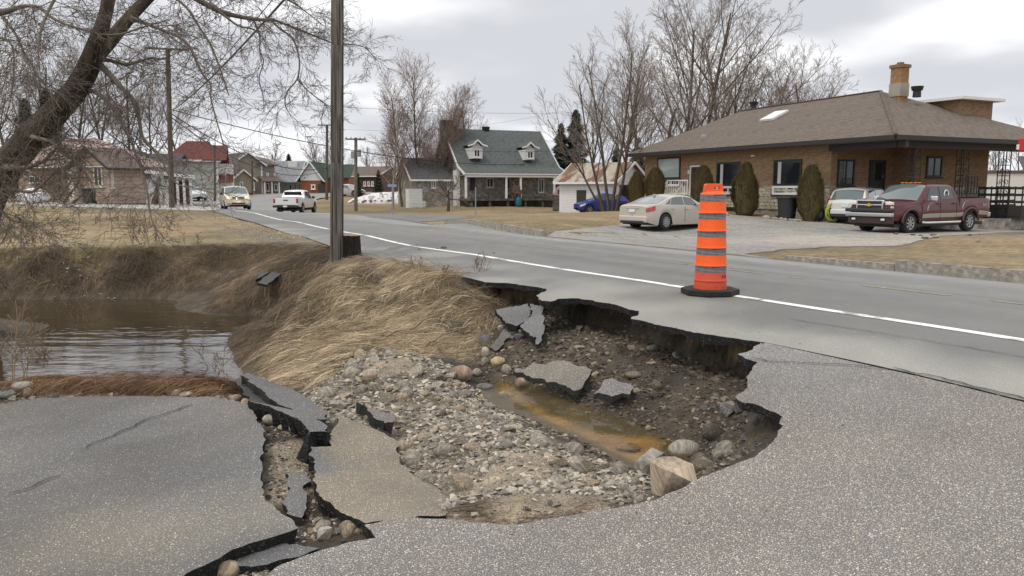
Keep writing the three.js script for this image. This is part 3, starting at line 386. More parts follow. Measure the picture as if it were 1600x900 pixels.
slabPiece('asphalt_slab', 'small plank-like asphalt piece among stones by the grass bank', [[766, 543, -.56], [775, 548, -.57], [799, 521, -.46], [788, 516, -.44]], .06, .7, 0, 0, .3, 33);
slabPiece('asphalt_slab', 'weathered asphalt chunk half buried in the gravel mound', [[557, 628, -.47], [580, 637, -.47], [618, 649, -.48], [614, 660, -.5], [599, 661, -.5], [580, 645, -.48]], .09, .95, 0, 0, .5, 36);
slabPiece('asphalt_slab', 'dark broken asphalt sheet on the far ditch bank, larger piece', [[403, 441, -.53], [424, 425, -.42], [443, 422, -.41], [437, 430, -.46], [417, 445, -.56]], .05, .55, 0, 0, 0, 39);
slabPiece('asphalt_slab', 'dark broken asphalt sheet on the far ditch bank, smaller piece', [[399, 438, -.54], [408, 424, -.42], [423, 421, -.39], [419, 427, -.44]], .05, .5, 0, 0, 0, 42);

// ---------- stones ----------
function stoneGeo(seed, det, angular, sx = 1, sy = .7, sz = .8) {
  const r = rng(seed), g = new THREE.IcosahedronGeometry(1, det), p = g.attributes.position, pl = [], v = new THREE.Vector3();
  const np = angular > .8 ? 9 : 11; for (let i = 0; i < np; i++) { const n = new THREE.Vector3(r() - .5, r() - .5, r() - .5).normalize(); pl.push([n, angular > .8 ? .5 + .32 * r() : .62 + .3 * r()]); }
  for (let i = 0; i < p.count; i++) { v.fromBufferAttribute(p, i).normalize(); let k = 1; if (angular) for (const [n, d] of pl) { const q = v.dot(n); if (q > .01) k = Math.min(k, d / q); } k = mix(1, k * (angular > .8 ? 1.25 : 1), angular) * (1 + (angular > .8 ? .1 : .16) * (fbm(v.x * 1.6 + seed, v.y * 1.6, v.z * 1.6 + 9, 3) - .5)) * (1 + .05 * (fbm(v.x * 7 + seed, v.y * 7, v.z * 7 + 5, 2) - .5)); p.setXYZ(i, v.x * k * sx, v.y * k * sy, v.z * k * sz); }
  g.deleteAttribute('uv'); g.deleteAttribute('normal'); const m = mergeVertices(g); m.computeVertexNormals();
  const P = m.attributes.position, uv = []; for (let i = 0; i < P.count; i++) uv.push((P.getX(i) + P.getZ(i) * .45) * 1.3 + seed * .37, (P.getY(i) + P.getZ(i) * .7 - P.getX(i) * .2) * 1.3); m.setAttribute('uv', new THREE.Float32BufferAttribute(uv, 2));
  return angular > .6 ? toCreasedNormals(m, det < 2 ? .18 : det < 3 ? .32 : .5) : m;
}
function chipGeo(seed, n, sx, sy, sz) { const r = rng(seed), P = []; for (let i = 0; i < n; i++) { const v = new THREE.Vector3(r() - .5, r() - .5, r() - .5).normalize(); P.push(new THREE.Vector3(v.x * sx * (.8 + .3 * r()), v.y * sy * (.8 + .3 * r()), v.z * sz * (.8 + .3 * r()))); } const g = new ConvexGeometry(P); g.computeVertexNormals(); const p = g.attributes.position, uv = []; for (let i = 0; i < p.count; i++) uv.push((p.getX(i) + p.getZ(i) * .45) * .8 + seed * .37, (p.getY(i) + p.getZ(i) * .7) * .8); g.setAttribute('uv', new THREE.Float32BufferAttribute(uv, 2)); return g; }
const rockB = tex(512, (i, j) => { const a = pf(i / 512, j / 512, 8, 6); return [a, a, a]; }, false), rockC = tex(512, (i, j) => { const u = i / 512, v = j / 512, a = .58 + .6 * (pf(u, v, 8, 6) - .35) + .25 * (pf(u + .5, v, 90, 2) - .5); return [a, a * .99, a * .97]; });
const stoneMat = (r, g, b) => std({ color: lin(r, g, b), map: rockC, bumpMap: rockB, bumpScale: .015, roughness: .92 });
const SM = { cream: stoneMat(.95, .78, .55), tan: stoneMat(.88, .72, .55), grey: stoneMat(.66, .62, .54), pale: stoneMat(.85, .79, .67), dark: stoneMat(.22, .19, .16), mud: stoneMat(.4, .33, .25), rose: stoneMat(.6, .44, .34), yellow: stoneMat(.9, .74, .45), slate: stoneMat(.34, .34, .34) };
function boulder(label, px, py, wpx, hpx, mat, seed, ang, turn = 0, name = 'boulder', sink = .25, dep = .8) {
  const q = hit(px, py + hpx * .3), D = -q[2], s = wpx / FOC * D / 2 * 1.01, h = hpx / FOC * D / 2;
  const o = obj(name, ang >= .9 ? chipGeo(seed, 22, s * 1.4, h * 1.4, s * dep * 1.3) : stoneGeo(seed, 4, ang, s, h * 1.1, s * dep), mat); o.position.set(q[0], q[1] + h * (1 - sink * 2) , q[2]); o.rotation.y = turn; return tag(o, label, name === 'boulder' ? 'boulder' : 'stone');
}
boulder('big angular tan boulder on the near rim of the hole', 1046, 742, 86, 60, SM.tan, 5, 1, .5);
boulder('grey-brown boulder behind the big tan one', 1022, 728, 62, 44, SM.grey, 8, .9, 1.2);
boulder('smooth grey boulder at the right end of the puddle', 1068, 700, 56, 28, SM.grey, 11, .25, .3);
boulder('brown oval boulder at the left end of the puddle', 720, 583, 38, 27, SM.rose, 13, .15, .4);
boulder('reddish round cobble against the log-like asphalt piece', 816, 598, 27, 21, SM.rose, 16, .1, 1, 'cobble');
boulder('elongated cream cobble below the grass bank', 778, 565, 25, 15, SM.yellow, 19, .3, .5, 'cobble');
boulder('smooth cream stone at the bottom edge of the picture', 353, 893, 46, 30, SM.cream, 22, .1, .2, 'cobble', .1);
boulder('pale lumpy cobble in the crack under the thick slab', 424, 659, 28, 18, SM.pale, 25, .4, .3, 'cobble', .1);
boulder('pinkish oval cobble in the crack beside the pale lumpy one', 443, 669, 18, 10, SM.cream, 28, .1, .3, 'cobble', .1);
boulder('round cobble at the end of the crack row', 459, 670, 15, 14, SM.tan, 31, .1, .3, 'cobble', .1);
boulder('cream cobble at the slab corner', 383, 633, 14, 18, SM.cream, 34, .2, .3, 'cobble', .1);
boulder('reddish cobble at the slab corner left of the cream one', 369, 624, 20, 11, SM.rose, 37, .2, .8, 'cobble', .1);
boulder('pale stone on the pavement edge before the tangled grass', 284, 612, 20, 10, SM.pale, 40, .3, .8, 'cobble', .1);
boulder('second pale stone on the pavement edge, lower one', 291, 618, 24, 8, SM.pale, 43, .3, .8, 'cobble', .1);
boulder('pale blunt stone beside the dry bush at pavement edge', 265, 613, 14, 8, SM.pale, 46, .3, .8, 'cobble', .1);
boulder('wide grey stone on the sandy strip by the water', 36, 604, 34, 12, SM.grey, 49, .3, .1, 'cobble', .1);
boulder('slate-coloured stone on the sandy strip by the water', 12, 620, 26, 12, SM.slate, 50, .6, .1, 'cobble', .1);
boulder('stone standing in the puddle', 982, 700, 40, 10, SM.mud, 52, .3, .1, 'cobble', .1);
boulder('flat stone on the mud slope above the asphalt piece', 988, 588, 28, 12, SM.mud, 55, .6, .2, 'cobble', .1);
boulder('pale angular stone in the gravel by the bottom crack', 508, 838, 26, 20, SM.grey, 58, .9, .3, 'cobble', .1);
boulder('small yellow stone in the gravel by the bottom crack', 545, 826, 12, 8, SM.cream, 61, .3, .3, 'cobble', .1);
boulder('white rounded stone by the grass bank foot', 745, 583, 16, 12, SM.grey, 64, .3, .3, 'cobble', .1);
boulder('flat dark stone by the puddle head', 758, 605, 30, 10, SM.slate, 67, .6, .3, 'cobble', .1);
boulder('cream upright stone under the hanging grass', 758, 553, 14, 18, SM.pale, 70, .5, .3, 'cobble', .1);
boulder('white flat stone above the plank-like asphalt piece', 784, 512, 14, 7, SM.pale, 73, .5, .3, 'cobble', .1);
boulder('rounded grey stone half buried at the mound top', 578, 588, 24, 18, SM.tan, 76, .3, .3, 'cobble', .1);

const gravelV = [0, 1, 2, 3, 4, 5].map(k => chipGeo(500 + k, 10, 1, .38 + .1 * (k % 3), .6 + .12 * (k % 2))), pebV = [0, 1, 2, 3, 4, 5].map(k => k < 4 ? chipGeo(600 + k, 16, 1, .45 + .08 * k, .7 + .05 * k) : stoneGeo(200 + k, 2, .5, 1, .5 + .08 * k, .72 + .05 * (k % 3)));
{ // loose stones one can pick out
  const r = rng(77), put = (list, mats, label, group, n, smin, smax) => { let k = 0, guard = 0; while (k < n && guard++ < 6000) { const q = list(r); if (!q) continue; const s = 1.35 * (smin + (smax - smin) * r() ** 1.8), o = new THREE.Mesh(pebV[Math.floor(r() * 6)], mats[Math.floor(r() * mats.length)]); o.name = numbered('stone'); o.scale.set(s, s * (.7 + .5 * r()), s * (.8 + .4 * r())); o.rotation.set((r() - .5) * .6, r() * 6.28, (r() - .5) * .6); o.position.set(q[0], gy(...q) + s * .18, q[1]); scene.add(o); const hue = { cream: 'cream', tan: 'tan', grey: 'grey', pale: 'pale', dark: 'dark', mud: 'brown', rose: 'reddish', yellow: 'yellow', slate: 'slate-grey' }[Object.keys(SM).find(q => SM[q] === o.material)], f = s / 1.35; tag(o, (f > smin + (smax - smin) * .5 ? 'large ' : f < smin + (smax - smin) * .12 ? 'small ' : 'middling ') + hue + ' ' + label, 'stone', group); k++; } };
  const inside = (P, test) => { const a = P.map(p => p[0]), b = P.map(p => p[1]), x0 = Math.min(...a), x1 = Math.max(...a), z0 = Math.min(...b), z1 = Math.max(...b); return r => { const x = mix(x0, x1, r()), z = mix(z0, z1, r()); return inPoly(P, x, z) && (!test || test(x, z)) ? [x, z] : null; }; };
  const px = (l, Y) => UU(Y, ...l);
  put(inside(MOUND, (x, z) => !SAND.some(q => inPoly(q, x, z)) && z < -4.25), [SM.pale, SM.grey, SM.tan, SM.cream, SM.pale, SM.grey, SM.mud], 'stone lying loose on the gravel mound', 'loose stones on the gravel mound', 150, .022, .07);
  put(inside(px([[800, 520], [880, 500], [1000, 530], [1120, 570], [1170, 640], [1140, 700], [1080, 680], [960, 640], [860, 570]], -.5)), [SM.mud, SM.mud, SM.dark, SM.grey, SM.tan], 'stone on the muddy far slope of the hole', 'muddy stones on the far slope', 75, .02, .06);
  put(inside(px([[1100, 610], [1190, 650], [1200, 680], [1140, 715], [1080, 745], [1090, 690]], -.5)), [SM.mud, SM.dark, SM.grey, SM.slate], 'stone in the right corner of the hole', 'stones in the right corner of the hole', 30, .025, .07);
  put(inside(px([[745, 540], [800, 500], [830, 520], [800, 570], [770, 600], [735, 600]], -.55)), [SM.mud, SM.grey, SM.pale, SM.slate, SM.rose], 'stone among the rubble between grass bank and puddle', 'rubble between grass bank and puddle', 30, .03, .075);
  put(inside(px([[500, 795], [560, 800], [570, 835], [500, 850], [480, 830]], -.48)), [SM.pale, SM.grey, SM.tan, SM.cream], 'stone in the gravel pocket by the bottom crack', 'stones in the gravel pocket by the bottom crack', 16, .018, .04);
  put(inside(px([[0, 600], [120, 606], [340, 612], [380, 620], [340, 618], [100, 618], [0, 628]], -.41)), [SM.pale, SM.grey, SM.tan, SM.slate], 'stone along the edge of the left pavement', 'stones along the edge of the left pavement', 26, .02, .045);
  // gravel and pebbles nobody could count
  const stuff = (name, label, sampler, n, smin, smax, cols, lift = .2) => {
    const per = gravelV.map(() => []); let k = 0, g = 0; const m = new THREE.Matrix4(), q = new THREE.Quaternion(), e = new THREE.Euler();
    while (k < n && g++ < n * 12) { const p = sampler(r); if (!p) continue; const s = smin + (smax - smin) * r() ** 3; e.set((r() - .5), r() * 6.28, (r() - .5)); q.setFromEuler(e); m.compose(new THREE.Vector3(p[0], (p[2] ?? gy(p[0], p[1])) + s * lift * (1 - 2.2 * r()), p[1]), q, new THREE.Vector3(s, s * (.6 + .5 * r()), s)); const c = cols[Math.floor(r() * cols.length)], v = .5 + .95 * r(); per[k % 6].push([m.clone(), lin(c[0] * v, c[1] * v, c[2] * v)]); k++; }
    const root = new THREE.Group(); root.name = numbered(name); scene.add(root); tag(root, label, name, null, 'stuff');
    per.forEach((l, i) => { const im = new THREE.InstancedMesh(gravelV[i], M.pebble, l.length); im.name = 'pebbles'; l.forEach(([mm, c], j) => { im.setMatrixAt(j, mm); im.setColorAt(j, c); }); root.add(im); });
  };
  M.pebble = std({ color: 0xffffff, roughness: .93 });
  const light = [[.36, .325, .265], [.31, .28, .23], [.4, .355, .28], [.25, .23, .2], [.2, .18, .15], [.3, .25, .185], [.43, .395, .33], [.33, .29, .23]], muddy = [[.11, .09, .065], [.15, .123, .09], [.08, .068, .052], [.22, .187, .145], [.09, .077, .06]];
  const LITTER = UU(-.42, [580, 800, -.4], [690, 792], [770, 772], [850, 766], [930, 772], [965, 786, -.38], [850, 808, -.36], [760, 813, -.36], [650, 809, -.38]);
  const MB = inside(UU(-.5, [480, 525], [760, 560], [1060, 740], [1040, 790, -.37], [680, 818, -.37], [470, 640]), (x, z) => { if (!inPoly(OPEN, x, z) || gy(x, z) < POOL - .005) return false; const f = fbm(x * 2.2, z * 2.2, 0, 4), d = sdist(MOUND, x, z) + .5 * (f - .5); if (inPoly(LITTER, x, z) && h3(x * 983, z * 977, 4) < .5) return false; let p = sstep(-.28, .12, d) * (.3 + 1.1 * sstep(.32, .58, f)); for (const q of SAND) p *= 1 - .85 * sstep(-.06, .06, sdist(q, x, z) + .16 * (fbm(x * 6, z * 6, 0, 3) - .5)); return h3(x * 997, z * 991, 5) < p; }), md = MB;
  stuff('gravel', 'pale broken gravel covering the mound in the hole', md, 18000, .004, .045, light);
  stuff('gravel', 'fine brown grit and silt crumbs between the stones of the mound', inside(MOUND, (x, z) => inPoly(OPEN, x, z) && gy(x, z) > POOL), 24000, .0025, .01, [[.17, .145, .11], [.23, .195, .15], [.12, .1, .08], [.28, .245, .19]]);
  stuff('gravel', 'muddy gravel on the far slope and corners of the hole', inside(px([[757, 445], [1000, 490], [1190, 536], [1160, 610], [1220, 660], [1180, 710], [1060, 760], [1000, 730], [900, 650], [770, 600], [740, 590]], -.4), (x, z) => inPoly(OPEN, x, z) && gy(x, z) > POOL - .01 && distTo(RIM_ROAD, x, z, false) > .1 + .3 * h3(x * 999, z * 999, 6)), 9000, .005, .042, muddy);
  { const wall = r2 => { const i = Math.floor(r2() * (RIM_ROAD.length - 1)), a = RIM_ROAD[i], o = r2() * .5 - .08, b = [a[0] + RT[0] * o + (r2() - .5) * .1, a[1] + RT[1] * o + (r2() - .5) * .1], y = gy(...b); return y < Fy(...b) - .14 ? [b[0], b[1]] : null; }; stuff('gravel', 'stones sticking out of the undercut soil face below the road', wall, 2200, .006, .05, muddy, .0); }
  stuff('gravel', 'gravel in the cracks beside the left pavement', r2 => { const q = [inside(SAND[4]), inside(px([[480, 690], [500, 790], [580, 822], [540, 845], [480, 850], [420, 850], [460, 790]], -.5)), inside(px([[380, 620], [470, 650], [480, 690], [420, 690]], -.5)), inside(px([[280, 900], [340, 880], [430, 888], [400, 935], [250, 940]], -.53))][Math.floor(r2() * 4)](r2); return q; }, 3600, .004, .022, [...light, ...light, [.38, .31, .2]]);
  stuff('gravel', 'gravel on the sandy strip along the left pavement', inside(px([[-120, 610], [60, 590], [380, 606], [385, 632], [340, 618], [200, 616], [0, 630], [-140, 650]], -.42)), 2600, .005, .03, light);
  stuff('gravel', 'stony verge along the near edge of the road', r2 => { const s = mix(9.3, 24, r2() ** 1.3), o = r2() ** 1.5 * (s > 15 ? 1.3 : .45), p = s < 15.5 ? ST(s, EDGE - .02 - o) : null; if (p) return p; const i = Math.floor(r2() * 3), a = LE[i], b = LE[i + 1], t = r2(); return [mix(a[0], b[0], t) - o, mix(a[1], b[1], t) + o * .3]; }, 9000, .006, .032, light);
  stuff('gravel', 'dark asphalt crumbs fallen along the broken edges', r2 => { const i = Math.floor(r2() * rimAll.length), a = rimAll[i], q = [a[0] + (r2() - .5) * .3, a[1] + (r2() - .5) * .3]; if (!inPoly(OPEN, ...q)) return null; return q; }, 2600, .004, .028, [[.06, .058, .056], [.09, .088, .085], [.13, .125, .12], [.045, .044, .043]], .5);
  stuff('gravel', 'loose grit scattered on the asphalt near the hole', r2 => { const p = [mix(-1.6, 3.4, r2()), mix(-7.5, -3, r2())]; if (inPoly(OPEN, ...p) || distTo(rimAll, p[0], p[1], false) > .12 + .9 * r2() ** 6 || !pave(...p)) return null; return [p[0], p[1], Fy(...p)]; }, 500, .003, .012, light, .3);
  stuff('gravel', 'stones and silt at the far edge of the pond', inside(px([[90, 440], [130, 440], [200, 468], [60, 468]], -1.1)), 500, .015, .06, light);
}
// ---------- dry grass ----------
function tuftGeo(seed, n, len, wid, spread, droop) {
  const r = rng(seed), P = [], I = [], C = [], segs = 5;
  for (let b = 0; b < n; b++) { const an = (r() - .5) * spread, ox = (r() - .5) * .22, oz = (r() - .5) * .22, L = len * (.55 + .6 * r()), up = .16 + .5 * r(), cu = (r() - .5) * 1.9, w = wid * (.6 + .8 * r()), t = .65 + .7 * r(), base = P.length / 3; for (let k = 0; k <= segs; k++) { const q = k / segs, x = q * L * Math.cos(an + cu * q), z = q * L * Math.sin(an + cu * q), y = up * L * (q - q * q * (1 + droop)) * 1.1; const ww = w * (1 - .8 * q); P.push(ox + x, y + .012, oz + z - ww, ox + x, y + .006 + .012, oz + z + ww); C.push(t, t * .98, t * .94, t, t * .98, t * .94); if (k < segs) { const a = base + k * 2; I.push(a, a + 1, a + 2, a + 1, a + 3, a + 2); } } }
  const g = new THREE.BufferGeometry(); g.setAttribute('position', new THREE.Float32BufferAttribute(P, 3)); g.setAttribute('color', new THREE.Float32BufferAttribute(C, 3)); g.setAttribute('uv', new THREE.Float32BufferAttribute(new Float32Array(P.length / 3 * 2), 2)); g.setIndex(I); g.computeVertexNormals(); return g;
}
M.straw = std({ vertexColors: true, roughness: .95, side: THREE.DoubleSide });
const tufts = [1, 2, 3, 4, 5, 6].map(k => tuftGeo(k, 10, 1, .006, k < 4 ? 1.5 : 3.2, .35)), shortT = [5, 6, 7].map(k => tuftGeo(k, 9, 1, .035, 6.2, .1));
function grass(name, label, sampler, n, geos, smin, smax, cols, dirFn, seed) {
  const r = rng(seed), per = geos.map(() => []), m = new THREE.Matrix4(), X = new THREE.Vector3(), Y = new THREE.Vector3(), Z = new THREE.Vector3(); let k = 0, g = 0;
  while (k < n && g++ < n * 15) { const p = sampler(r); if (!p) continue; const [x, z] = p, e = .06, y = gy(x, z), gx = (gy(x + e, z) - gy(x - e, z)) / (2 * e), gz = (gy(x, z + e) - gy(x, z - e)) / (2 * e); Y.set(-gx, 1, -gz).normalize(); let d = dirFn(x, z, gx, gz, r); X.set(d[0], 0, d[1]); X.addScaledVector(Y, -X.dot(Y)).normalize(); Z.crossVectors(X, Y); const s = smin + (smax - smin) * r(); m.makeBasis(X, Y, Z).scale(new THREE.Vector3(s, s * (.4 + .55 * r()), s)).setPosition(x, y - .01, z); const v = fbm(x * 1.6 + seed, z * 1.6, 0, 3), c = cols[clamp(Math.floor((v * 1.5 - .25 + .8 * (r() - .5)) * cols.length), 0, cols.length - 1)], b = .75 + .5 * r(); per[k % geos.length].push([m.clone(), lin(c[0] * b, c[1] * b, c[2] * b)]); k++; }
  const root = new THREE.Group(); root.name = numbered(name); scene.add(root); tag(root, label, 'grass', null, 'stuff');
  per.forEach((l, i) => { const im = new THREE.InstancedMesh(geos[i], M.straw, l.length); im.name = 'blades'; l.forEach(([mm, c], j) => { im.setMatrixAt(j, mm); im.setColorAt(j, c); }); root.add(im); });
}
{
  const straw = [[.11, .083, .053], [.21, .16, .1], [.33, .262, .17], [.5, .415, .29], [.25, .195, .124], [.39, .31, .205]], brown = [[.075, .055, .037], [.12, .086, .055], [.17, .125, .08], [.26, .2, .135], [.13, .097, .063]], rust = [[.1, .062, .036], [.18, .11, .06], [.3, .185, .095], [.2, .125, .07], [.13, .08, .048]], lawn = [[.34, .25, .135], [.48, .365, .2], [.58, .45, .25], [.42, .335, .175], [.32, .28, .13]];
  const box = (x0, x1, z0, z1, test) => r => { const x = mix(x0, x1, r()), z = mix(z0, z1, r()); return test(x, z) ? [x, z] : null; };
  const BANK = UU(-.5, [528, 398, -.08], [640, 412, -.08], [760, 440, -.08], [762, 470, -.3], [752, 560, -.66], [690, 560, -.7], [600, 536, -.68], [560, 545, -.7], [545, 575, -.62], [500, 612, -.65], [470, 610, -.75], [452, 590, -.85], [430, 560, -.98], [440, 520, -.9], [480, 470, -.65], [500, 430, -.4]);
  const down = (jx, jt = 0) => (x, z, gx, gz, r) => { const l = Math.hypot(gx, gz) + .15; return [-gx / l + jt * -RT[0] * .8 + jt * RD[0] * .35 + (r() - .5) * jx, -gz / l + jt * -RT[1] * .8 + jt * RD[1] * .35 + (r() - .5) * jx]; };
  grass('dry_grass', 'matted straw-coloured grass on the bank below the road', box(-5.5, 0, -15.5, -6.5, (x, z) => inPoly(BANK, x, z) && h3(x * 991, z * 997, 3) < .12 + 1.2 * sstep(.36, .56, fbm(x * 1.9 + 2, z * 1.9, 0, 3))), 6200, tufts, .2, .56, straw, down(1.7, .4), 11);
  grass('dry_grass', 'dark matted grass on the far ditch bank', box(-16, -1.5, -20, -9.5, (x, z) => { const d = sdist(OPEN, x, z), y = gy(x, z); return d > -.25 && y > -1.12 && y < 0 && !inPoly(BANK, x, z) && sOf(x, z) > 9.5 && (x < -6 ? y > -.92 : true) && h3(x * 991, z * 997, 3) < .2 + 1.2 * sstep(.36, .56, fbm(x * 1.5 + 2, z * 1.5, 0, 3)); }), 8600, tufts, .22, .58, brown, down(1.4), 12);
  grass('dry_grass', 'long straw hanging over the end of the bank into the hole', box(-1.4, .2, -11, -7.2, (x, z) => { const q = distTo(UU(-.4, [700, 428, -.08], [757, 441, -.08], [762, 470, -.3], [756, 520, -.55], [745, 565, -.7]), x, z, false); return q < .16 && inPoly(OPEN, x, z); }), 420, tufts, .22, .48, straw, (x, z, a, b, r) => [-RD[0] * .9 - RT[0] * .3 + (r() - .5) * .9, -RD[1] * .9 - RT[1] * .3 + (r() - .5) * .9], 19);
  const BERM = zone(-.44, [[-60, 596], [90, 590], [150, 596], [210, 594], [330, 598], [372, 604], [340, 612], [220, 610], [100, 608], [-60, 606]]);
  grass('dry_grass', 'rust-brown tangled grass clump between pavement and water', box(-5.2, -2, -7.2, -5.6, (x, z) => inPoly(BERM, x, z + .05) && x > -4.4), 1700, tufts, .2, .42, rust, (x, z, a, b, r) => [r() - .6, (r() - .35) * 1.1], 13);
  grass('dry_grass', 'washed-up brown grass litter on the near rim of the hole', box(-.6, 1.4, -4.6, -3.6, (x, z) => inPoly(UU(-.42, [580, 800, -.4], [690, 792], [770, 772], [850, 766], [930, 772], [965, 786, -.38], [850, 808, -.36], [760, 813, -.36], [650, 809, -.38]), x, z) && h3(x * 991, z * 983, 7) < 1.4 * sstep(.38, .6, fbm(x * 3 + 1, z * 3, 0, 3))), 230, tufts, .1, .3, [[.2, .14, .085], [.3, .21, .125], [.42, .31, .19], [.25, .17, .1]], (x, z, a, b, r) => [1, (r() - .5) * .5], 14);
  grass('dry_grass', 'straw on the muddy bank above the pond edge', box(-4.5, -1.2, -11, -6, (x, z) => inPoly(zone(-.85, [[380, 572], [440, 560], [500, 590], [500, 625], [440, 612], [400, 595]]), x, z)), 420, tufts, .15, .4, straw, down(1.2), 15);
  const lw = (x, z) => sdist(OPEN, x, z) < -.05 && !pave(x, z);
  grass('lawn_grass', 'short dead lawn grass beyond the ditch', box(-24, -3, -40, -15, (x, z) => lw(x, z) && tOf(x, z) < EDGE - .5 + Math.max(0, sOf(x, z) - 20) * .06), 15000, shortT, .05, .12, lawn, (x, z, a, b, r) => [r() - .5, r() - .5], 16);
  grass('lawn_grass', 'short dead lawn grass across the road', box(-16, 24, -66, -9, (x, z) => tOf(x, z) > KERB + .5 && !pave(x, z) && !inDrive(x, z)), 22000, shortT, .05, .13, lawn, (x, z, a, b, r) => [r() - .5, r() - .5], 17);
}
function inDrive(x, z) { return DW.some(q => inPoly(q, x, z)); }
// ---------- construction barrel ----------
{
  const q = U(1109, 461, -.02), D = -q[2], m = D / FOC * 1.005, g0 = Fy(q[0], q[2]);
  const t = thing('traffic_barrel', 'orange and grey striped traffic barrel on a black rubber base at the road edge', 'traffic barrel', [q[0], g0, q[2]], .12);
  const rub = std({ color: lin(.035, .035, .035), roughness: .85, bumpMap: soilB, bumpScale: .01, map: rep(soilT, .5) }), scuff = tex(256, (i, j) => { const u = i / 256, v = j / 256, k = 1 - .05 * sstep(.55, .75, pf(u, v, 6, 5)) - .14 * sstep(.72, .82, pf(u, v, 22, 3)); return [k, k, k]; }), org = std({ color: lin(.98, .125, .012), map: scuff, roughness: .45 }), bott = std({ color: lin(.66, .085, .04), roughness: .55, map: scuff });
  const band = std({ map: tex(256, (i, j) => { const u = i / 256, v = j / 256, n = pf(u, v, 9, 4), s = pf(u, v, 26, 2), k = .46 + .25 * (n - .5) - (s > .66 ? .18 : 0); return [k, k, k * 1.02]; }), roughness: .45, metalness: .15 });
  const oct = []; for (let i = 0; i < 8; i++) { const a = (i + .5) / 8 * 6.283; oct.push(new THREE.Vector2(Math.cos(a) * 43 * m, Math.sin(a) * 43 * m)); }
  obj('base', new THREE.ExtrudeGeometry(new THREE.Shape(oct), { depth: .045, bevelEnabled: true, bevelSize: .012, bevelThickness: .012, bevelSegments: 3 }).rotateX(-Math.PI / 2).translate(0, .013, 0), rub, t);
  const Y = py => (458 - py) * m + .07, R = py => mix(24.8, 19, (458 - py) / 145) * m;
  const ring = (p0, p1, out, mat, name, rib) => { const a = Y(p0), b = Y(p1), l = [[R(p0) + out, a], [R(p1) + out, b]]; if (rib) l.unshift([R(p0) + out + .012, a - .002], [R(p0) + out + .012, a + .012]); obj(name, new THREE.LatheGeometry(l.map(p => new THREE.Vector2(...p)), 40), mat, t); };
  obj('foot_band', new THREE.LatheGeometry([[R(458) + .002, Y(462)], [R(458) + .006, Y(459)], [R(450), Y(446)], [R(446) + .009, Y(445.4)], [R(446) + .009, Y(444)], [R(443), Y(443)], [R(432), Y(432)]].map(p => new THREE.Vector2(...p)), 40), bott, t);
  for (const [a, b] of [[432, 421.5], [405.2, 394], [377.5, 368], [350.5, 340.5], [323.5, 312.5]]) ring(a, b, .001, band, 'reflective_band', false);
  for (const [a, b] of [[421.5, 405.2], [394, 377.5], [368, 350.5], [340.5, 323.5]]) ring(a, b, .003, org, 'orange_band', true);
  const top = std({ color: lin(.80, .115, .03), roughness: .5 });
  obj('cap', new THREE.LatheGeometry([[R(313), Y(312.6)], [R(311), Y(311)], [15 * m, Y(309)], [14 * m, Y(307)], [0, Y(307)]].map(p => new THREE.Vector2(...p)), 40), top, t);
  const hs = new THREE.Shape(); const W = 14.5 * m, H = 11 * m; hs.moveTo(-W, 0); hs.lineTo(-W * .95, H * .7); hs.quadraticCurveTo(-W * .92, H, -W * .7, H); hs.lineTo(W * .7, H); hs.quadraticCurveTo(W * .92, H, W * .95, H * .7); hs.lineTo(W, 0); const ho = new THREE.Path(); ho.moveTo(-W * .05, H * .25); ho.lineTo(W * .72, H * .25); ho.lineTo(W * .68, H * .68); ho.lineTo(-W * .02, H * .68); hs.holes.push(ho);
  obj('handle', new THREE.ExtrudeGeometry(hs, { depth: .05, bevelEnabled: true, bevelSize: .006, bevelThickness: .006, bevelSegments: 2 }).translate(0, Y(307.6), -.025), top, t);
  { // black stencil marks on the foot band
    const c = document.createElement('canvas'); c.width = 128; c.height = 64; const x = c.getContext('2d'); x.clearRect(0, 0, 128, 64); x.fillStyle = '#111'; x.font = 'bold 52px sans-serif'; x.fillText('E.LA', 2, 50);
    const ct = new THREE.CanvasTexture(c); ct.colorSpace = THREE.SRGBColorSpace;
    const g = new THREE.CylinderGeometry(R(434) + .0022, R(441) + .0022, Y(434) - Y(442), 10, 1, true, .42, .62).translate(0, (Y(434) + Y(442)) / 2, 0); obj('lettering', g, std({ map: ct, transparent: true, alphaTest: .4, roughness: .7 }), t);
  }
}
// ---------- poles ----------
const woodC = tex(512, (i, j) => { const u = i / 512, v = j / 512, s = pf(u, v * .06 + .2, 60, 3), a = pf(u, v * .25, 14, 4), k = .5 + .42 * (s - .5) + .3 * (a - .5) - (pf(u, v * .04, 40, 2) > .7 ? .22 : 0); return [k, k * .97, k * .92]; });
const woodB = tex(512, (i, j) => { const u = i / 512, v = j / 512, s = pf(u, v * .06 + .2, 60, 3); return [s, s, s]; }, false);
const rr = (t, a, b) => { const c = t.clone(); c.repeat.set(a, b); c.needsUpdate = true; return c; };
M.pole = std({ color: lin(.88, .84, .78), map: rr(woodC, 1.2, .45), bumpMap: rr(woodB, 1.2, .45), bumpScale: .012, roughness: .95 });
M.poleB = std({ color: lin(.55, .47, .39), map: rr(woodC, 1.2, .3), roughness: .95 });
M.metal = flat(.3, .3, .31, .5, { metalness: .5 }); M.black = flat(.02, .02, .02, .6); M.wire = flat(.025, .025, .027, .7);
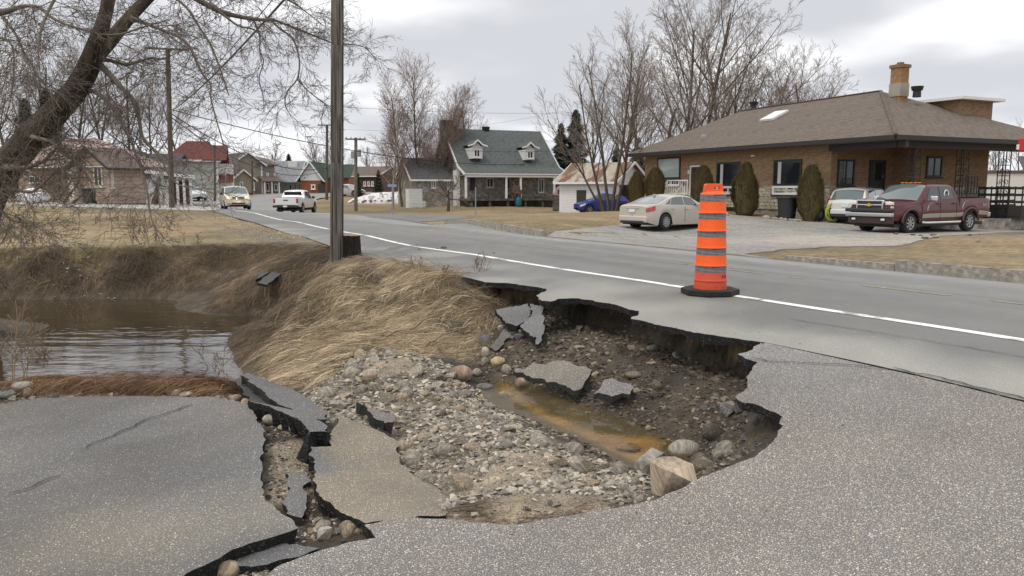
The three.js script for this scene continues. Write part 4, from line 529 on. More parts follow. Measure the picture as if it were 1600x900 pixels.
{
  const b = V(525, 394, 15.2), top = V(527.5, -160, 15.2), y0 = surf(b[0], b[2]) - .3;
  const t = thing('utility_pole', 'thick weathered grey utility pole in the foreground beside the cut stump', 'utility pole', [0, 0, 0]);
  const n = 12, pts = [], rad = []; for (let i = 0; i <= n; i++) { const k = i / n; pts.push([mix(b[0], top[0], k), mix(y0, top[1], k), mix(b[2], top[2], k)]); rad.push(mix(.132, .112, k)); }
  obj('pole', new Tubes().add(pts, rad, 20, true).geo(), M.pole, t);
  const off = .128, gp = []; for (let i = 0; i <= n; i++) { const k = i / n; gp.push([mix(b[0], top[0], k) + (rad[i] - .002), mix(y0, top[1], k), mix(b[2], top[2], k) + .035]); }
  obj('ground_wire_cover', new Tubes().add(gp, .014, 6).geo(), flat(.08, .07, .065, .8), t);
  const h = V(538, 60, 15.2); obj('bracket', bx(.05, .4, .05, b[0] + .155, h[1] - .25, b[2] + .02), M.metal, t);
  const c = V(549, 396, 15.3), s = thing('tree_stump', 'freshly cut short stump with pale top right against the pole', 'stump', [c[0], surf(c[0], c[2]) - .06, c[2]]);
  const bark = new THREE.CylinderGeometry(.185, .205, .46, 26, 8, true), p = bark.attributes.position; for (let i = 0; i < p.count; i++) { const a = Math.atan2(p.getZ(i), p.getX(i)), k = 1 + .05 * (vn(Math.cos(a) * 3 + 9, Math.sin(a) * 3, 2) - .5) + .05 * (vn(a * 14, p.getY(i) * 6) - .5); p.setXYZ(i, p.getX(i) * k, p.getY(i) + .23, p.getZ(i) * k); } bark.computeVertexNormals();
  obj('bark', bark, std({ color: lin(.11, .09, .07), map: rr(woodC, 3, 1), bumpMap: rr(woodB, 2, .6), bumpScale: .03, roughness: .97 }), s);
  obj('cut_face', new THREE.CylinderGeometry(.186, .186, .012, 26).translate(0, .457, 0), std({ map: tex(256, (i, j) => { const d = Math.hypot(i - 120, j - 132) / 128, k = .8 + .1 * Math.sin(d * 70) + .2 * (pf(i / 256, j / 256, 12) - .5); return [k * .93, k * .72, k * .48]; }), roughness: .9 }), s);
}
function pole(label, px, topPy, D, lean = 0, arms = [], extra = {}) {
  const b = V(px, 300, D), y0 = Fy(b[0], b[2]) - .3, tp = V(px + lean, topPy, D), h = tp[1] - y0;
  const t = thing('utility_pole', label, 'utility pole', [b[0], y0, b[2]]), dx = tp[0] - b[0];
  obj('pole', new Tubes().add([[0, 0, 0], [dx * .5, h * .5, 0], [dx, h, 0]], extra.r ? [extra.r * 1.25, extra.r * 1.1, extra.r] : [.16, .14, .11], 10, true).geo(), extra.mat || M.poleB, t);
  for (const [w, dy, ry, ox = 0] of arms) { const a = obj('crossarm', bx(w, .12, .1, ox, 0, 0), M.poleB, t); a.position.set(dx, h - dy, .13); a.rotation.y = ry; for (const k of [-.45, -.22, .22, .45]) obj('insulator', cyl(.035, .05, .14, 8, ox + k * w, .12, 0), M.metal, a); }
  if (extra.can) for (const [cx, dy] of extra.can) obj('transformer', cyl(.2, .2, .6, 12, dx + cx, h - dy, .1), M.metal, t);
  if (extra.lamp) { const [len, dy, ry] = extra.lamp; const a = obj('lamp_arm', tube([[0, -.3, 0], [len * .4, .25, 0], [len, .35, 0]], .03, 6), M.metal, t); a.position.set(dx, h - dy, 0); a.rotation.y = ry; obj('street_lamp_head', rb(.62, .14, .26, .06, len + .25, .27, 0), M.metal, a); }
  return [b[0] + dx, y0 + h, b[2]];
}
pole('tall brown wooden utility pole by the beige bungalow', 267, 76, 50, -5, [[2.6, .1, .25]], { lamp: [2.6, 1.8, .2], r: .14 });
pole('slim dark post by the red roofed house', 335, 226, 78, 0, [], { r: .09, mat: flat(.09, .08, .07) });
pole('thin wooden service pole in front of the tan house', 394, 251, 100, 0, [], { r: .1 });
pole('dark utility pole with streetlamp where the road bends', 510, 195, 88, 1, [[2.2, .1, -.2]], { lamp: [2.2, 1.6, 2.8], r: .14, mat: flat(.1, .085, .07) });
pole('utility pole with transformers left of the birches', 555, 215, 66, 1, [[1.7, .2, .1]], { can: [[.24, 1.6], [-.24, 1.75]], r: .13, mat: M.pole });
pole('slim service pole behind the beige bungalow', 291, 247, 74, 0, [], { r: .08 });
// wires: sagging between two points
function wire(label, a, b, sag, r, group = 'overhead wires') { const pts = []; for (let i = 0; i <= 24; i++) { const k = i / 24; pts.push([mix(a[0], b[0], k), mix(a[1], b[1], k) - sag * 4 * k * (1 - k), mix(a[2], b[2], k)]); } tag(obj('power_line', new Tubes().add(pts, r, 5).geo(), M.wire), label, 'power line', group); }
const nearTop = (py, dx = 0) => { const b = V(527, py, 15.2); return [b[0] + dx, b[1], b[2]]; };
{
  const A = V(270, 172, 50), C = V(512, 262, 88);
  wire('thick telephone cable rising from the far pole towards the top of the picture', A, V(500, -64, 15.2), .25, .028);
  wire('second cable above the thick telephone cable', V(268, 172, 50), V(478, -64, 15.2), .2, .012);
  wire('upper wire from crossarm towards the camera side pole', V(255, 78, 50), V(448, -130, 15.2), .25, .009);
  wire('thin wire through the branches parallel to the thick cable', V(280, 80, 50), V(485, -150, 15.2), .25, .009);
  wire('heavy cable drooping from left pole past the foreground pole', A, V(900, 252, 80), 1.5, .03);
  wire('heavy lower cable drooping to the bend pole', V(268, 178, 50), V(511, 262, 88), 1.4, .035);
  wire('second drooping cable just below the heavy one', V(268, 184, 50), V(511, 264, 88), 1.9, .028);
  wire('thin wire sagging from left pole crossarm to bend pole crossarm', V(280, 78, 50), V(510, 198, 88), 1.6, .012);
  wire('thin wire crossing the sky behind the foreground pole', V(330, 150, 60), V(900, 176, 85), .5, .012);
  wire('thin low wire across the sky between bend pole and stone house', V(510, 200, 88), V(870, 175, 90), 1, .01);
  wire('wire from transformer pole to the right across the stone house roof', V(556, 218, 66), V(905, 234, 62), .5, .014);
  wire('thin wire left of the transformer pole', V(556, 218, 66), V(510, 200, 88), .3, .012);
  wire('thin upper wire from left pole crossarm toward the bend pole', V(255, 78, 50), V(506, 198, 88), 1.2, .011);
  wire('lowest thin cable from left pole to the service pole', V(268, 190, 50), V(394, 254, 100), .8, .016);
  wire('thin service wire from left pole to the red roofed house', V(268, 170, 50), V(345, 240, 86), .5, .01);
  wire('wire leaving the bend pole to the far right', V(512, 215, 88), V(640, 232, 120), .8, .012);
  wire('cable from bend pole to transformer pole', V(512, 262, 88), V(556, 250, 66), .4, .018);
  wire('cable lump line from left pole to the red roofed house', V(268, 182, 50), V(400, 236, 84), 1.1, .012);
}
// ---------- buildings ----------
const shingT = tex(512, (i, j) => { const v = j / 512 * 14, row = Math.floor(v), f = v - row, u = i / 512 * 12 + (row % 2) * .5 + h3(row, 0, 3), c = Math.floor(u), n = .86 + .16 * (h3((c % 12 + 12) % 12, row, 4) - .5) + .2 * (pf(i / 512, j / 512, 60, 2) - .5) - (f < .12 ? .22 : 0); return [n, n, n]; });
const brickT = tex(512, (i, j) => { const v = j / 512 * 16, row = Math.floor(v), f = v - row, u = i / 512 * 6 + (row % 2) * .5, c = Math.floor(u), g = u - c, m = f < .13 || g < .05 ? .72 : 1, n = m * (.9 + .14 * (h3((c % 6 + 6) % 6, row, 4) - .5) + .1 * (pf(i / 512, j / 512, 40, 2) - .5)); return [n, n, n]; });
const sidingT = tex(256, (i, j) => { const v = j / 256 * 8, f = v - Math.floor(v), n = (f < .1 ? .75 : .97) + .06 * (pf(i / 256, j / 256, 12, 3) - .5); return [n, n, n]; });
const rustT = tex(512, (i, j) => { const u = i / 512, v = j / 512, r = sstep(.45, .68, pf(u, v * .4, 9, 5)), k = .8 + .2 * (pf(u, v, 30, 2) - .5); return [mix(.8, .55, r) * k, mix(.76, .4, r) * k, mix(.68, .3, r) * k]; });
const tone = (t, m, r, g, b, o = {}) => std({ color: lin(r, g, b), map: rep(t, m), side: THREE.DoubleSide, ...o });
const H = {
  roofBrown: tone(shingT, 2, .2, .162, .128, { bumpMap: rep(shingT, 2), bumpScale: .012 }), roofGreen: tone(shingT, 2, .135, .155, .15, { bumpMap: rep(shingT, 2), bumpScale: .012 }), roofRed: tone(shingT, 2, .18, .05, .045), roofPink: tone(shingT, 2, .5, .37, .34), roofDark: tone(shingT, 2, .13, .13, .13), roofTaupe: tone(shingT, 2, .2, .15, .125), roofFar: tone(shingT, 2, .05, .09, .068), roofGrey: tone(shingT, 2, .33, .34, .36),
  brick: tone(brickT, 1.2, .37, .24, .135, { bumpMap: rep(brickT, 1.2), bumpScale: .002 }), brickTan: tone(brickT, 1, .42, .24, .11), brickOrange: tone(brickT, 1.2, .36, .13, .055), brickPink: tone(sidingT, 2.2, .44, .335, .27), stone: tone(rockC, 1.3, .72, .69, .62, { bumpMap: rep(rockB, 1.1), bumpScale: .05 }), conc: tone(rockC, 2, .62, .59, .53),
  white: tone(sidingT, 1.1, .78, .78, .77), sage: tone(sidingT, 1.1, .55, .57, .51), tan: tone(sidingT, 1.1, .34, .3, .24), cream: flat(.6, .56, .48), trim: flat(.76, .76, .75, .6), black: flat(.018, .016, .016, .5), dark: flat(.04, .035, .03, .7), glass: new THREE.MeshPhysicalMaterial({ color: lin(.018, .022, .026), roughness: .06, ior: 1.5 }), glassPale: new THREE.MeshPhysicalMaterial({ color: lin(.36, .42, .42), roughness: .08, clearcoat: 1 }), curtain: flat(.55, .55, .53), soffit: flat(.16, .14, .125, .8), wood: tone(woodC, 1.4, .55, .42, .26), greyWood: tone(woodC, 1.4, .45, .43, .4), rust: std({ map: rep(rustT, 5), roughness: .75, side: THREE.DoubleSide }),
};
function house(name, label, category, pL, DL, pR, DR, y0) {
  const a = V(pL, 300, DL), b = V(pR, 300, DR), dx = b[0] - a[0], dz = b[2] - a[2], L = Math.hypot(dx, dz), y = y0 ?? Fy((a[0] + b[0]) / 2, (a[2] + b[2]) / 2);
  const t = thing(name, label, category, [a[0], y, a[2]], Math.atan2(-dz, dx)); t.updateMatrixWorld(); const inv = t.matrixWorld.clone().invert();
  const pl = (ax, v) => (px, py) => { const o = new THREE.Vector3(0, CAMY, 0).applyMatrix4(inv), d = new THREE.Vector3(...ray(px, py)).transformDirection(inv), k = (v - o[ax]) / d[ax]; return [o.x + d.x * k, o.y + d.y * k, o.z + d.z * k]; };
  return { t, L, front: (z = 0) => pl('z', z), side: x => pl('x', x), level: y => pl('y', y) };
}
// a window standing proud of the wall plane; turn 0 faces +z, PI/2 faces +x
function win(h, where, p0, p1, o = {}) {
  const a = where(...p0), b = where(...p1), onX = o.turn; const w = onX ? Math.abs(b[2] - a[2]) : Math.abs(b[0] - a[0]), hh = Math.abs(a[1] - b[1]), cx = (a[0] + b[0]) / 2, cy = Math.min(a[1], b[1]), cz = (a[2] + b[2]) / 2, f = o.f ?? .07, cols = o.cols ?? 2, rows = o.rows ?? 1, d = .06, gs = [bx(f, hh, d, -w / 2 + f / 2, 0, d / 2), bx(f, hh, d, w / 2 - f / 2, 0, d / 2), bx(w - 2 * f, f, d, 0, 0, d / 2), bx(w - 2 * f, f, d, 0, hh - f, d / 2)];
  for (let i = 1; i < cols; i++) gs.push(bx(f * .8, hh - 2 * f, d * .8, -w / 2 + w * i / cols, f, d * .4)); for (let i = 1; i < rows; i++) gs.push(bx(w - 2 * f, f * .6, d * .7, 0, hh * i / rows - f * .3, d * .35));
  const m = obj(o.name || 'window', gs, o.frame || H.trim, h.t); m.position.set(cx, cy, cz); m.rotation.y = onX ? Math.PI / 2 : 0;
  for (let i = 0; i < cols; i++) obj('pane', bx(w / cols - f, hh - 2 * f, .02, -w / 2 + w * (i + .5) / cols, f, .018), o.glass || H.glass, m);
  if (o.sill !== false) obj('sill', bx(w + .12, .06, .12, 0, -.06, .06), o.sillM || o.frame || H.trim, m);
  if (o.curtain) obj('curtain', bx(w * .12, hh - 2 * f - .02, .006, -w * .28, f + .01, .031), H.curtain, m);
  return m;
}
function door(h, where, p0, p1, o = {}) { const a = where(...p0), b = where(...p1), onX = o.turn, w = onX ? Math.abs(b[2] - a[2]) : Math.abs(b[0] - a[0]), hh = Math.abs(a[1] - b[1]); const m = obj('door', [bx(w - .16, hh - .1, .05, 0, 0, .03)], o.mat || H.trim, h.t); m.position.set((a[0] + b[0]) / 2, Math.min(a[1], b[1]), (a[2] + b[2]) / 2); m.rotation.y = onX ? Math.PI / 2 : 0; obj('frame', [bx(.08, hh, .09, -w / 2 + .04, 0, .045), bx(.08, hh, .09, w / 2 - .04, 0, .045), bx(w - .16, .08, .09, 0, hh - .08, .045)], o.frame || H.trim, m); if (o.glass !== false) obj('pane', bx(w * .5, hh * .55, .02, 0, hh * .35, .052), H.glass, m); obj('handle', bx(.04, .1, .05, w * .32, hh * .45, .08), M.metal, m); return m; }
const wallBox = (x0, x1, y0, y1, z0, z1) => bx(x1 - x0, y1 - y0, z1 - z0, (x0 + x1) / 2, y0, (z0 + z1) / 2);
// gable block: ridge along x (or z), walls with gables, roof of two slopes with overhang
function gable(h, x0, x1, z0, z1, y0, e, rise, o) {
  const alongX = o.ridge !== 'z', ov = o.over ?? .4, P = o.parent || h.t, wall = new THREE.Shape(), W = alongX ? z1 - z0 : x1 - x0, L = alongX ? x1 - x0 : z1 - z0;
  wall.moveTo(-W / 2, 0); wall.lineTo(W / 2, 0); wall.lineTo(W / 2, e - y0); wall.lineTo(0, e - y0 + rise - .02); wall.lineTo(-W / 2, e - y0);
  const g = new THREE.ExtrudeGeometry(wall, { depth: L, bevelEnabled: false }).translate(0, y0, -L / 2); if (alongX) g.rotateY(Math.PI / 2); g.translate((x0 + x1) / 2, 0, (z0 + z1) / 2); if (o.wall) obj('wall', g, o.wall, P);
  const s = rise / (W / 2), mx = (x0 + x1) / 2, mz = (z0 + z1) / 2, ro = [], th = .14, up = .15; for (const k of [-1, 1]) { const lowY = e - s * ov + up, q = alongX ? [[x0 - ov, lowY, mz + k * (W / 2 + ov)], [x1 + ov, lowY, mz + k * (W / 2 + ov)], [x1 + ov, e + rise + up, mz], [x0 - ov, e + rise + up, mz]] : [[mx + k * (W / 2 + ov), lowY, z0 - ov], [mx + k * (W / 2 + ov), lowY, z1 + ov], [mx, e + rise + up, z1 + ov], [mx, e + rise + up, z0 - ov]]; ro.push(slabGeo(q, th)); }
  const r = obj('roof', ro, o.roof, P);
  if (o.trim) for (const k of [-1, 1]) for (const en of [0, 1]) { const a = alongX ? [en ? x1 + ov : x0 - ov, e - s * ov + up - .06, mz + k * (W / 2 + ov)] : [mx + k * (W / 2 + ov), e - s * ov + up - .06, en ? z1 + ov : z0 - ov], b = alongX ? [a[0], e + rise + up - .06, mz] : [mx, e + rise + up - .06, a[2]]; obj('barge_board', beam(a, b, .05, .18), o.trim, r); }
  if (o.trim) for (const k of [-1, 1]) { const a = alongX ? [[x0 - ov, e - s * ov + up - .08, mz + k * (W / 2 + ov + .02)], [x1 + ov, e - s * ov + up - .08, mz + k * (W / 2 + ov + .02)]] : [[mx + k * (W / 2 + ov + .02), e - s * ov + up - .08, z0 - ov], [mx + k * (W / 2 + ov + .02), e - s * ov + up - .08, z1 + ov]]; obj('fascia', beam(a[0], a[1], .05, .16), o.trim, r); }
  return r;
}
function beam(a, b, w, hgt) { const A = new THREE.Vector3(...a), B = new THREE.Vector3(...b), L = A.distanceTo(B), g = new THREE.BoxGeometry(w, hgt, L), u = g.attributes.uv; for (let i = 0; i < u.count; i++) u.setXY(i, u.getX(i) * .2, u.getY(i) * L); g.lookAt(B.clone().sub(A)); g.translate((a[0] + b[0]) / 2, (a[1] + b[1]) / 2, (a[2] + b[2]) / 2); return g; }

{ // brown brick bungalow
  const h = house('brown_bungalow', 'brown brick bungalow with big hip roof and black eaves behind the parked cars', 'house', 1007, 50.6, 1296, 37, -.3), { t, L } = h, W = 9.9, E = 3.62, S = 1.66, Fd = .5, R = L + 4.1, fr = h.front(0), sd = h.side(L);
  obj('wall', [wallBox(0, L, S, E, -W, 0), wallBox(L, L + 1.2, S, E, -W, -4.3)], H.brick, t);
  obj('foundation', [wallBox(.02, L - .02, -1, Fd, -W + .02, -.02), wallBox(L - .5, L + 1.18, -1, Fd, -W + .02, -4.32)], H.conc, t);
  { const r = rng(5), gs = [], course = (len, place) => { for (let y = Fd; y < S - .02;) { const hh = Math.min(S - y, .11 + .1 * r()); for (let x = 0; x < len - .01;) { const w = Math.min(len - x, .25 + .7 * r()), d = .02 + .035 * r(); gs.push(place(x, w, y, hh, d)); x += w; } y += hh; } };
    course(L, (x, w, y, hh, d) => bx(w - .012, hh - .012, .2 + d, x + w / 2, y, -.1 + d / 2)); course(4.3, (x, w, y, hh, d) => bx(.2 + d, hh - .012, w - .012, L - .1 + d / 2, y, -x - w / 2)); course(W - 4.3, (x, w, y, hh, d) => bx(.2 + d, hh - .012, w - .012, L + 1.1 + d / 2, y, -4.3 - x - w / 2)); course(1.2, (x, w, y, hh, d) => bx(w - .012, hh - .012, .2 + d, L + x + w / 2, y, -4.4 + d / 2));
    const cs = gs.map(g => { const c = .8 + .4 * r(), n = g.attributes.position.count, a = new Float32Array(n * 3); for (let i = 0; i < n; i++) a.set([c, c * (.97 + .03 * r()), c * .95], i * 3); g.setAttribute('color', new THREE.BufferAttribute(a, 3)); return g; });
    const m = obj('stone_courses', cs, tone(rockC, .7, 1.0, .93, .78, { vertexColors: true }), t); m.userData.kind = 'stuff'; obj('wall_core', [wallBox(.05, L - .05, Fd, S, -W + .05, -.06), wallBox(L - .5, L + 1.14, Fd, S, -W + .05, -4.36)], H.conc, t); }
  obj('sill_course', [bx(L, .06, .1, L / 2, S - .03, .0), bx(.1, .06, 4.3, L, S - .03, -2.15)], H.conc, t);
  const e = E + .2, zf = .85, zb = -12.4, pr = [L - 1.9, 6.6, -5.4], pl = [2.8, 6.5, -5.4];
  const roof = obj('roof', [slabGeo([[-.85, e, zf], [R, e, zf], pr, pl], .16), slabGeo([[R, e, zf], [R, e, zb], pr], .16), slabGeo([[R, e, zb], [-.85, e, zb], pl, pr], .16), slabGeo([[-.85, e, zb], [-.85, e, zf], pl], .16)], H.roofBrown, t);
  obj('hip_ridge', [beam([R, e + .03, zf], [pr[0], pr[1] + .03, pr[2]], .16, .05), beam([pr[0], pr[1] + .03, pr[2]], [pl[0], pl[1] + .03, pl[2]], .16, .05)], tone(shingT, 2, .16, .125, .1), roof);
  obj('soffit', [wallBox(-.83, R - .03, E, E + .03, zb + .03, zf - .03)], H.soffit, t);
  obj('gutter', [bx(R + .85, .19, .12, (R - .85) / 2, E + .0, zf + .02), bx(.12, .19, zf - zb, R + .02, E, (zf + zb) / 2), bx(.12, .19, zf - zb, -.87, E, (zf + zb) / 2)], H.black, roof);
  obj('porch_beam', [bx(.25, .3, zf - zb - 1.2, R - .55, E - .3, (zf + zb) / 2), bx(R - L, .3, .2, (R + L) / 2, E - .3, .1)], H.dark, t);
  win(h, fr, [1028, 247], [1063, 279], { frame: H.black, cols: 1, glass: H.glassPale, f: .09 }); win(h, fr, [1036, 279.5], [1062, 289.5], { cols: 2, f: .07 });
  win(h, fr, [1121, 254], [1156, 290], { frame: H.black, cols: 1, f: .1, sill: false, curtain: true }); win(h, fr, [1120.5, 291], [1156.5, 304], { cols: 2, f: .1, sillM: H.black });
  win(h, fr, [1210, 250], [1252, 290], { frame: H.black, cols: 1, f: .1, sill: false, curtain: true }); win(h, fr, [1208, 290.5], [1252, 304.5], { cols: 2, f: .11, sillM: H.black });
  win(h, fr, [1133, 323], [1148, 338], { frame: H.dark, cols: 2, f: .05 }); win(h, fr, [1032, 312], [1042, 318], { frame: H.dark, cols: 1, f: .05 });
  win(h, sd, [1309, 249], [1333, 290], { turn: 1, frame: H.black, cols: 2, f: .09, sillM: H.dark }); win(h, h.side(L + 1.2), [1448, 244], [1470, 277], { turn: 1, frame: H.black, cols: 2, f: .1, sillM: H.dark });
  door(h, sd, [1359, 250], [1380, 299], { turn: 1, mat: H.black, frame: H.dark });
  door(h, fr, [1080, 259], [1097, 306], { mat: H.dark, frame: H.trim });
  // stoop with white railings
  { const dd = fr(1088, 306), y = dd[1]; obj('stoop', [wallBox(dd[0] - .9, dd[0] + 1, -.6, y - .02, .02, 1.5), ...[0, 1, 2, 3].map(i => wallBox(dd[0] - .9 - .3 * (i + 1), dd[0] - .9 - .3 * i - .01, -.6, y - .04 - .24 * (i + 1), .1, 1.4))], H.conc, t);
    const rail = (a, b) => { const gs = [beam(a, b, .05, .06), beam([a[0], a[1] - .75, a[2]], [b[0], b[1] - .75, b[2]], .04, .05)]; const n = 9; for (let i = 0; i <= n; i++) { const k = i / n, x = mix(a[0], b[0], k), yy = mix(a[1], b[1], k), z = mix(a[2], b[2], k); gs.push(bx(i % n ? .025 : .06, .86, i % n ? .025 : .06, x, yy - .86, z)); } return obj('railing', gs, H.trim, t); };
    rail([dd[0] - .9, y + .9, 1.46], [dd[0] + .98, y + .9, 1.46]); rail([dd[0] - 2.1, y - .1, 1.42], [dd[0] - .95, y + .86, 1.42]); rail([dd[0] - 2.1, y - .1, .12], [dd[0] - .95, y + .86, .12]); }
  obj('wall_lamp', rb(.12, .22, .12, .03, fr(1078, 270)[0], fr(1078, 272)[1], .08), H.trim, t); obj('mailbox', rb(.34, .22, .14, .02, fr(1072, 288)[0], fr(1072, 290)[1], .09), H.dark, t); obj('flood_lamp', rb(.3, .1, .2, .03, fr(1180, 245)[0], fr(1180, 245)[1], .1), H.cream, t);
  { const c = h.front(-5.4)(1404, 148), w = .6; const ch = obj('chimney', wallBox(c[0] - w / 2, c[0] + w / 2, 5.9, h.front(-5.4)(1404, 107)[1], -5.4 - w / 2, -5.4 + w / 2), H.brickTan, t), ty = h.front(-5.4)(1404, 107)[1]; obj('cap', [wallBox(c[0] - w / 2 - .06, c[0] + w / 2 + .06, ty, ty + .16, -5.4 - w / 2 - .06, -5.4 + w / 2 + .06), cyl(.17, .17, .12, 12, c[0], ty + .16, -5.4)], tone(brickT, 1, .3, .18, .1), ch); obj('flashing', wallBox(c[0] - w / 2 - .03, c[0] + w / 2 + .03, 6.2, 6.85, -5.4 - w / 2 - .03, -5.4 + w / 2 + .03), flat(.36, .33, .28, .6, { metalness: .3 }), ch); }
  const vent = (px, py, s) => { const v = h.front(-5.6)(px, py); obj('roof_vent', [cyl(s * .36, s * .4, s * .9, 12, v[0], v[1] - s * .55, -5.6), cyl(s * .6, s * .5, s * .4, 12, v[0], v[1] + s * .1, -5.6)], H.black, roof); }; vent(1433, 143, .5); vent(1178, 165, .45); 
  { const q = h.front(-3.0)(1206, 172), g = bx(1.0, .12, 1.3); g.rotateX(Math.atan2(pr[1] - e, 6.25)); const sl = (z => mix(e, 6.55, (zf - z) / 6.25)); g.translate(q[0], sl(-3.2) + .05, -3.2); obj('skylight', g, H.trim, roof); }
  const dish = (px, py, z, s) => { const q = h.front(z)(px, py), o = obj('satellite_dish', new THREE.SphereGeometry(s, 20, 8, 0, 6.3, 0, .62).scale(1, .6, 1).rotateX(Math.PI / 2), flat(.26, .26, .27, .6), t); o.position.set(q[0], q[1], q[2]); o.rotation.y = .76; obj('arm', [beam([0, -.15, .1], [0, -.55, .55], .03, .03), bx(.08, .1, .12, 0, -.5, .58), beam([0, 0, .2], [.12, -.75, -.05], .035, .035)], H.dark, o); }; dish(1100, 215, -.7, .36); dish(1003, 227, .3, .34);
  obj('rear_addition', wallBox(L - 2.2, L + 1, 4.6, 5.98, -10.2, -7.6), H.brick, t); obj('rear_eave', wallBox(L - 2.5, L + 1.4, 5.98, 6.12, -10.6, -7.2), H.trim, t);
  for (const px of [1426, 1501, 1566]) { const q = h.side(L + 3.55)(px, 300), gs = [], w = .36; for (const [a, b] of [[-1, -1], [1, -1], [-1, 1], [1, 1]]) gs.push(bx(.035, E - .3, .035, q[0] + a * w / 2, 0, q[2] + b * w / 2)); for (let y = .15; y < E - .55; y += .5) for (const k of [-1, 1]) { for (const q2 of [0, 1]) { const pts = []; for (let i = 0; i <= 10; i++) { const an = i / 10 * Math.PI * 1.5 * (q2 ? -1 : 1), rr2 = .13 * (1 - i / 16); const u = Math.cos(an) * rr2, v = Math.sin(an) * rr2 + .22; pts.push(q2 ? [q[0] + k * w / 2, y + v, q[2] + u] : [q[0] + u, y + v, q[2] + k * w / 2]); } gs.push(tube(pts, .014, 4, false)); } gs.push(bx(w, .03, .03, q[0], y, q[2] + k * w / 2), bx(.03, .03, w, q[0] + k * w / 2, y, q[2])); } obj('porch_post', gs, H.black, t); }
  { const a = h.side(L + 3.55)(1508, 300), b = h.side(L + 3.55)(1526, 300), gs = [beam([a[0], 2.1, a[2]], [b[0], 2.1, b[2]], .04, .04), beam([a[0], 1.3, a[2]], [b[0], 1.3, b[2]], .04, .04)]; for (let i = 0; i <= 4; i++) { const k = i / 4, z = mix(a[2], b[2], k); gs.push(bx(.03, .8, .03, a[0], 1.3, z)); if (i < 4) gs.push(new THREE.TorusGeometry(.13, .014, 5, 14).rotateY(Math.PI / 2).translate(a[0], 1.7, z + (b[2] - a[2]) / 8)); } obj('porch_railing', gs, H.black, t); }
  obj('porch_floor', wallBox(L + .1, L + 3.9, -.4, .14, -9, -.2), H.conc, t);
}
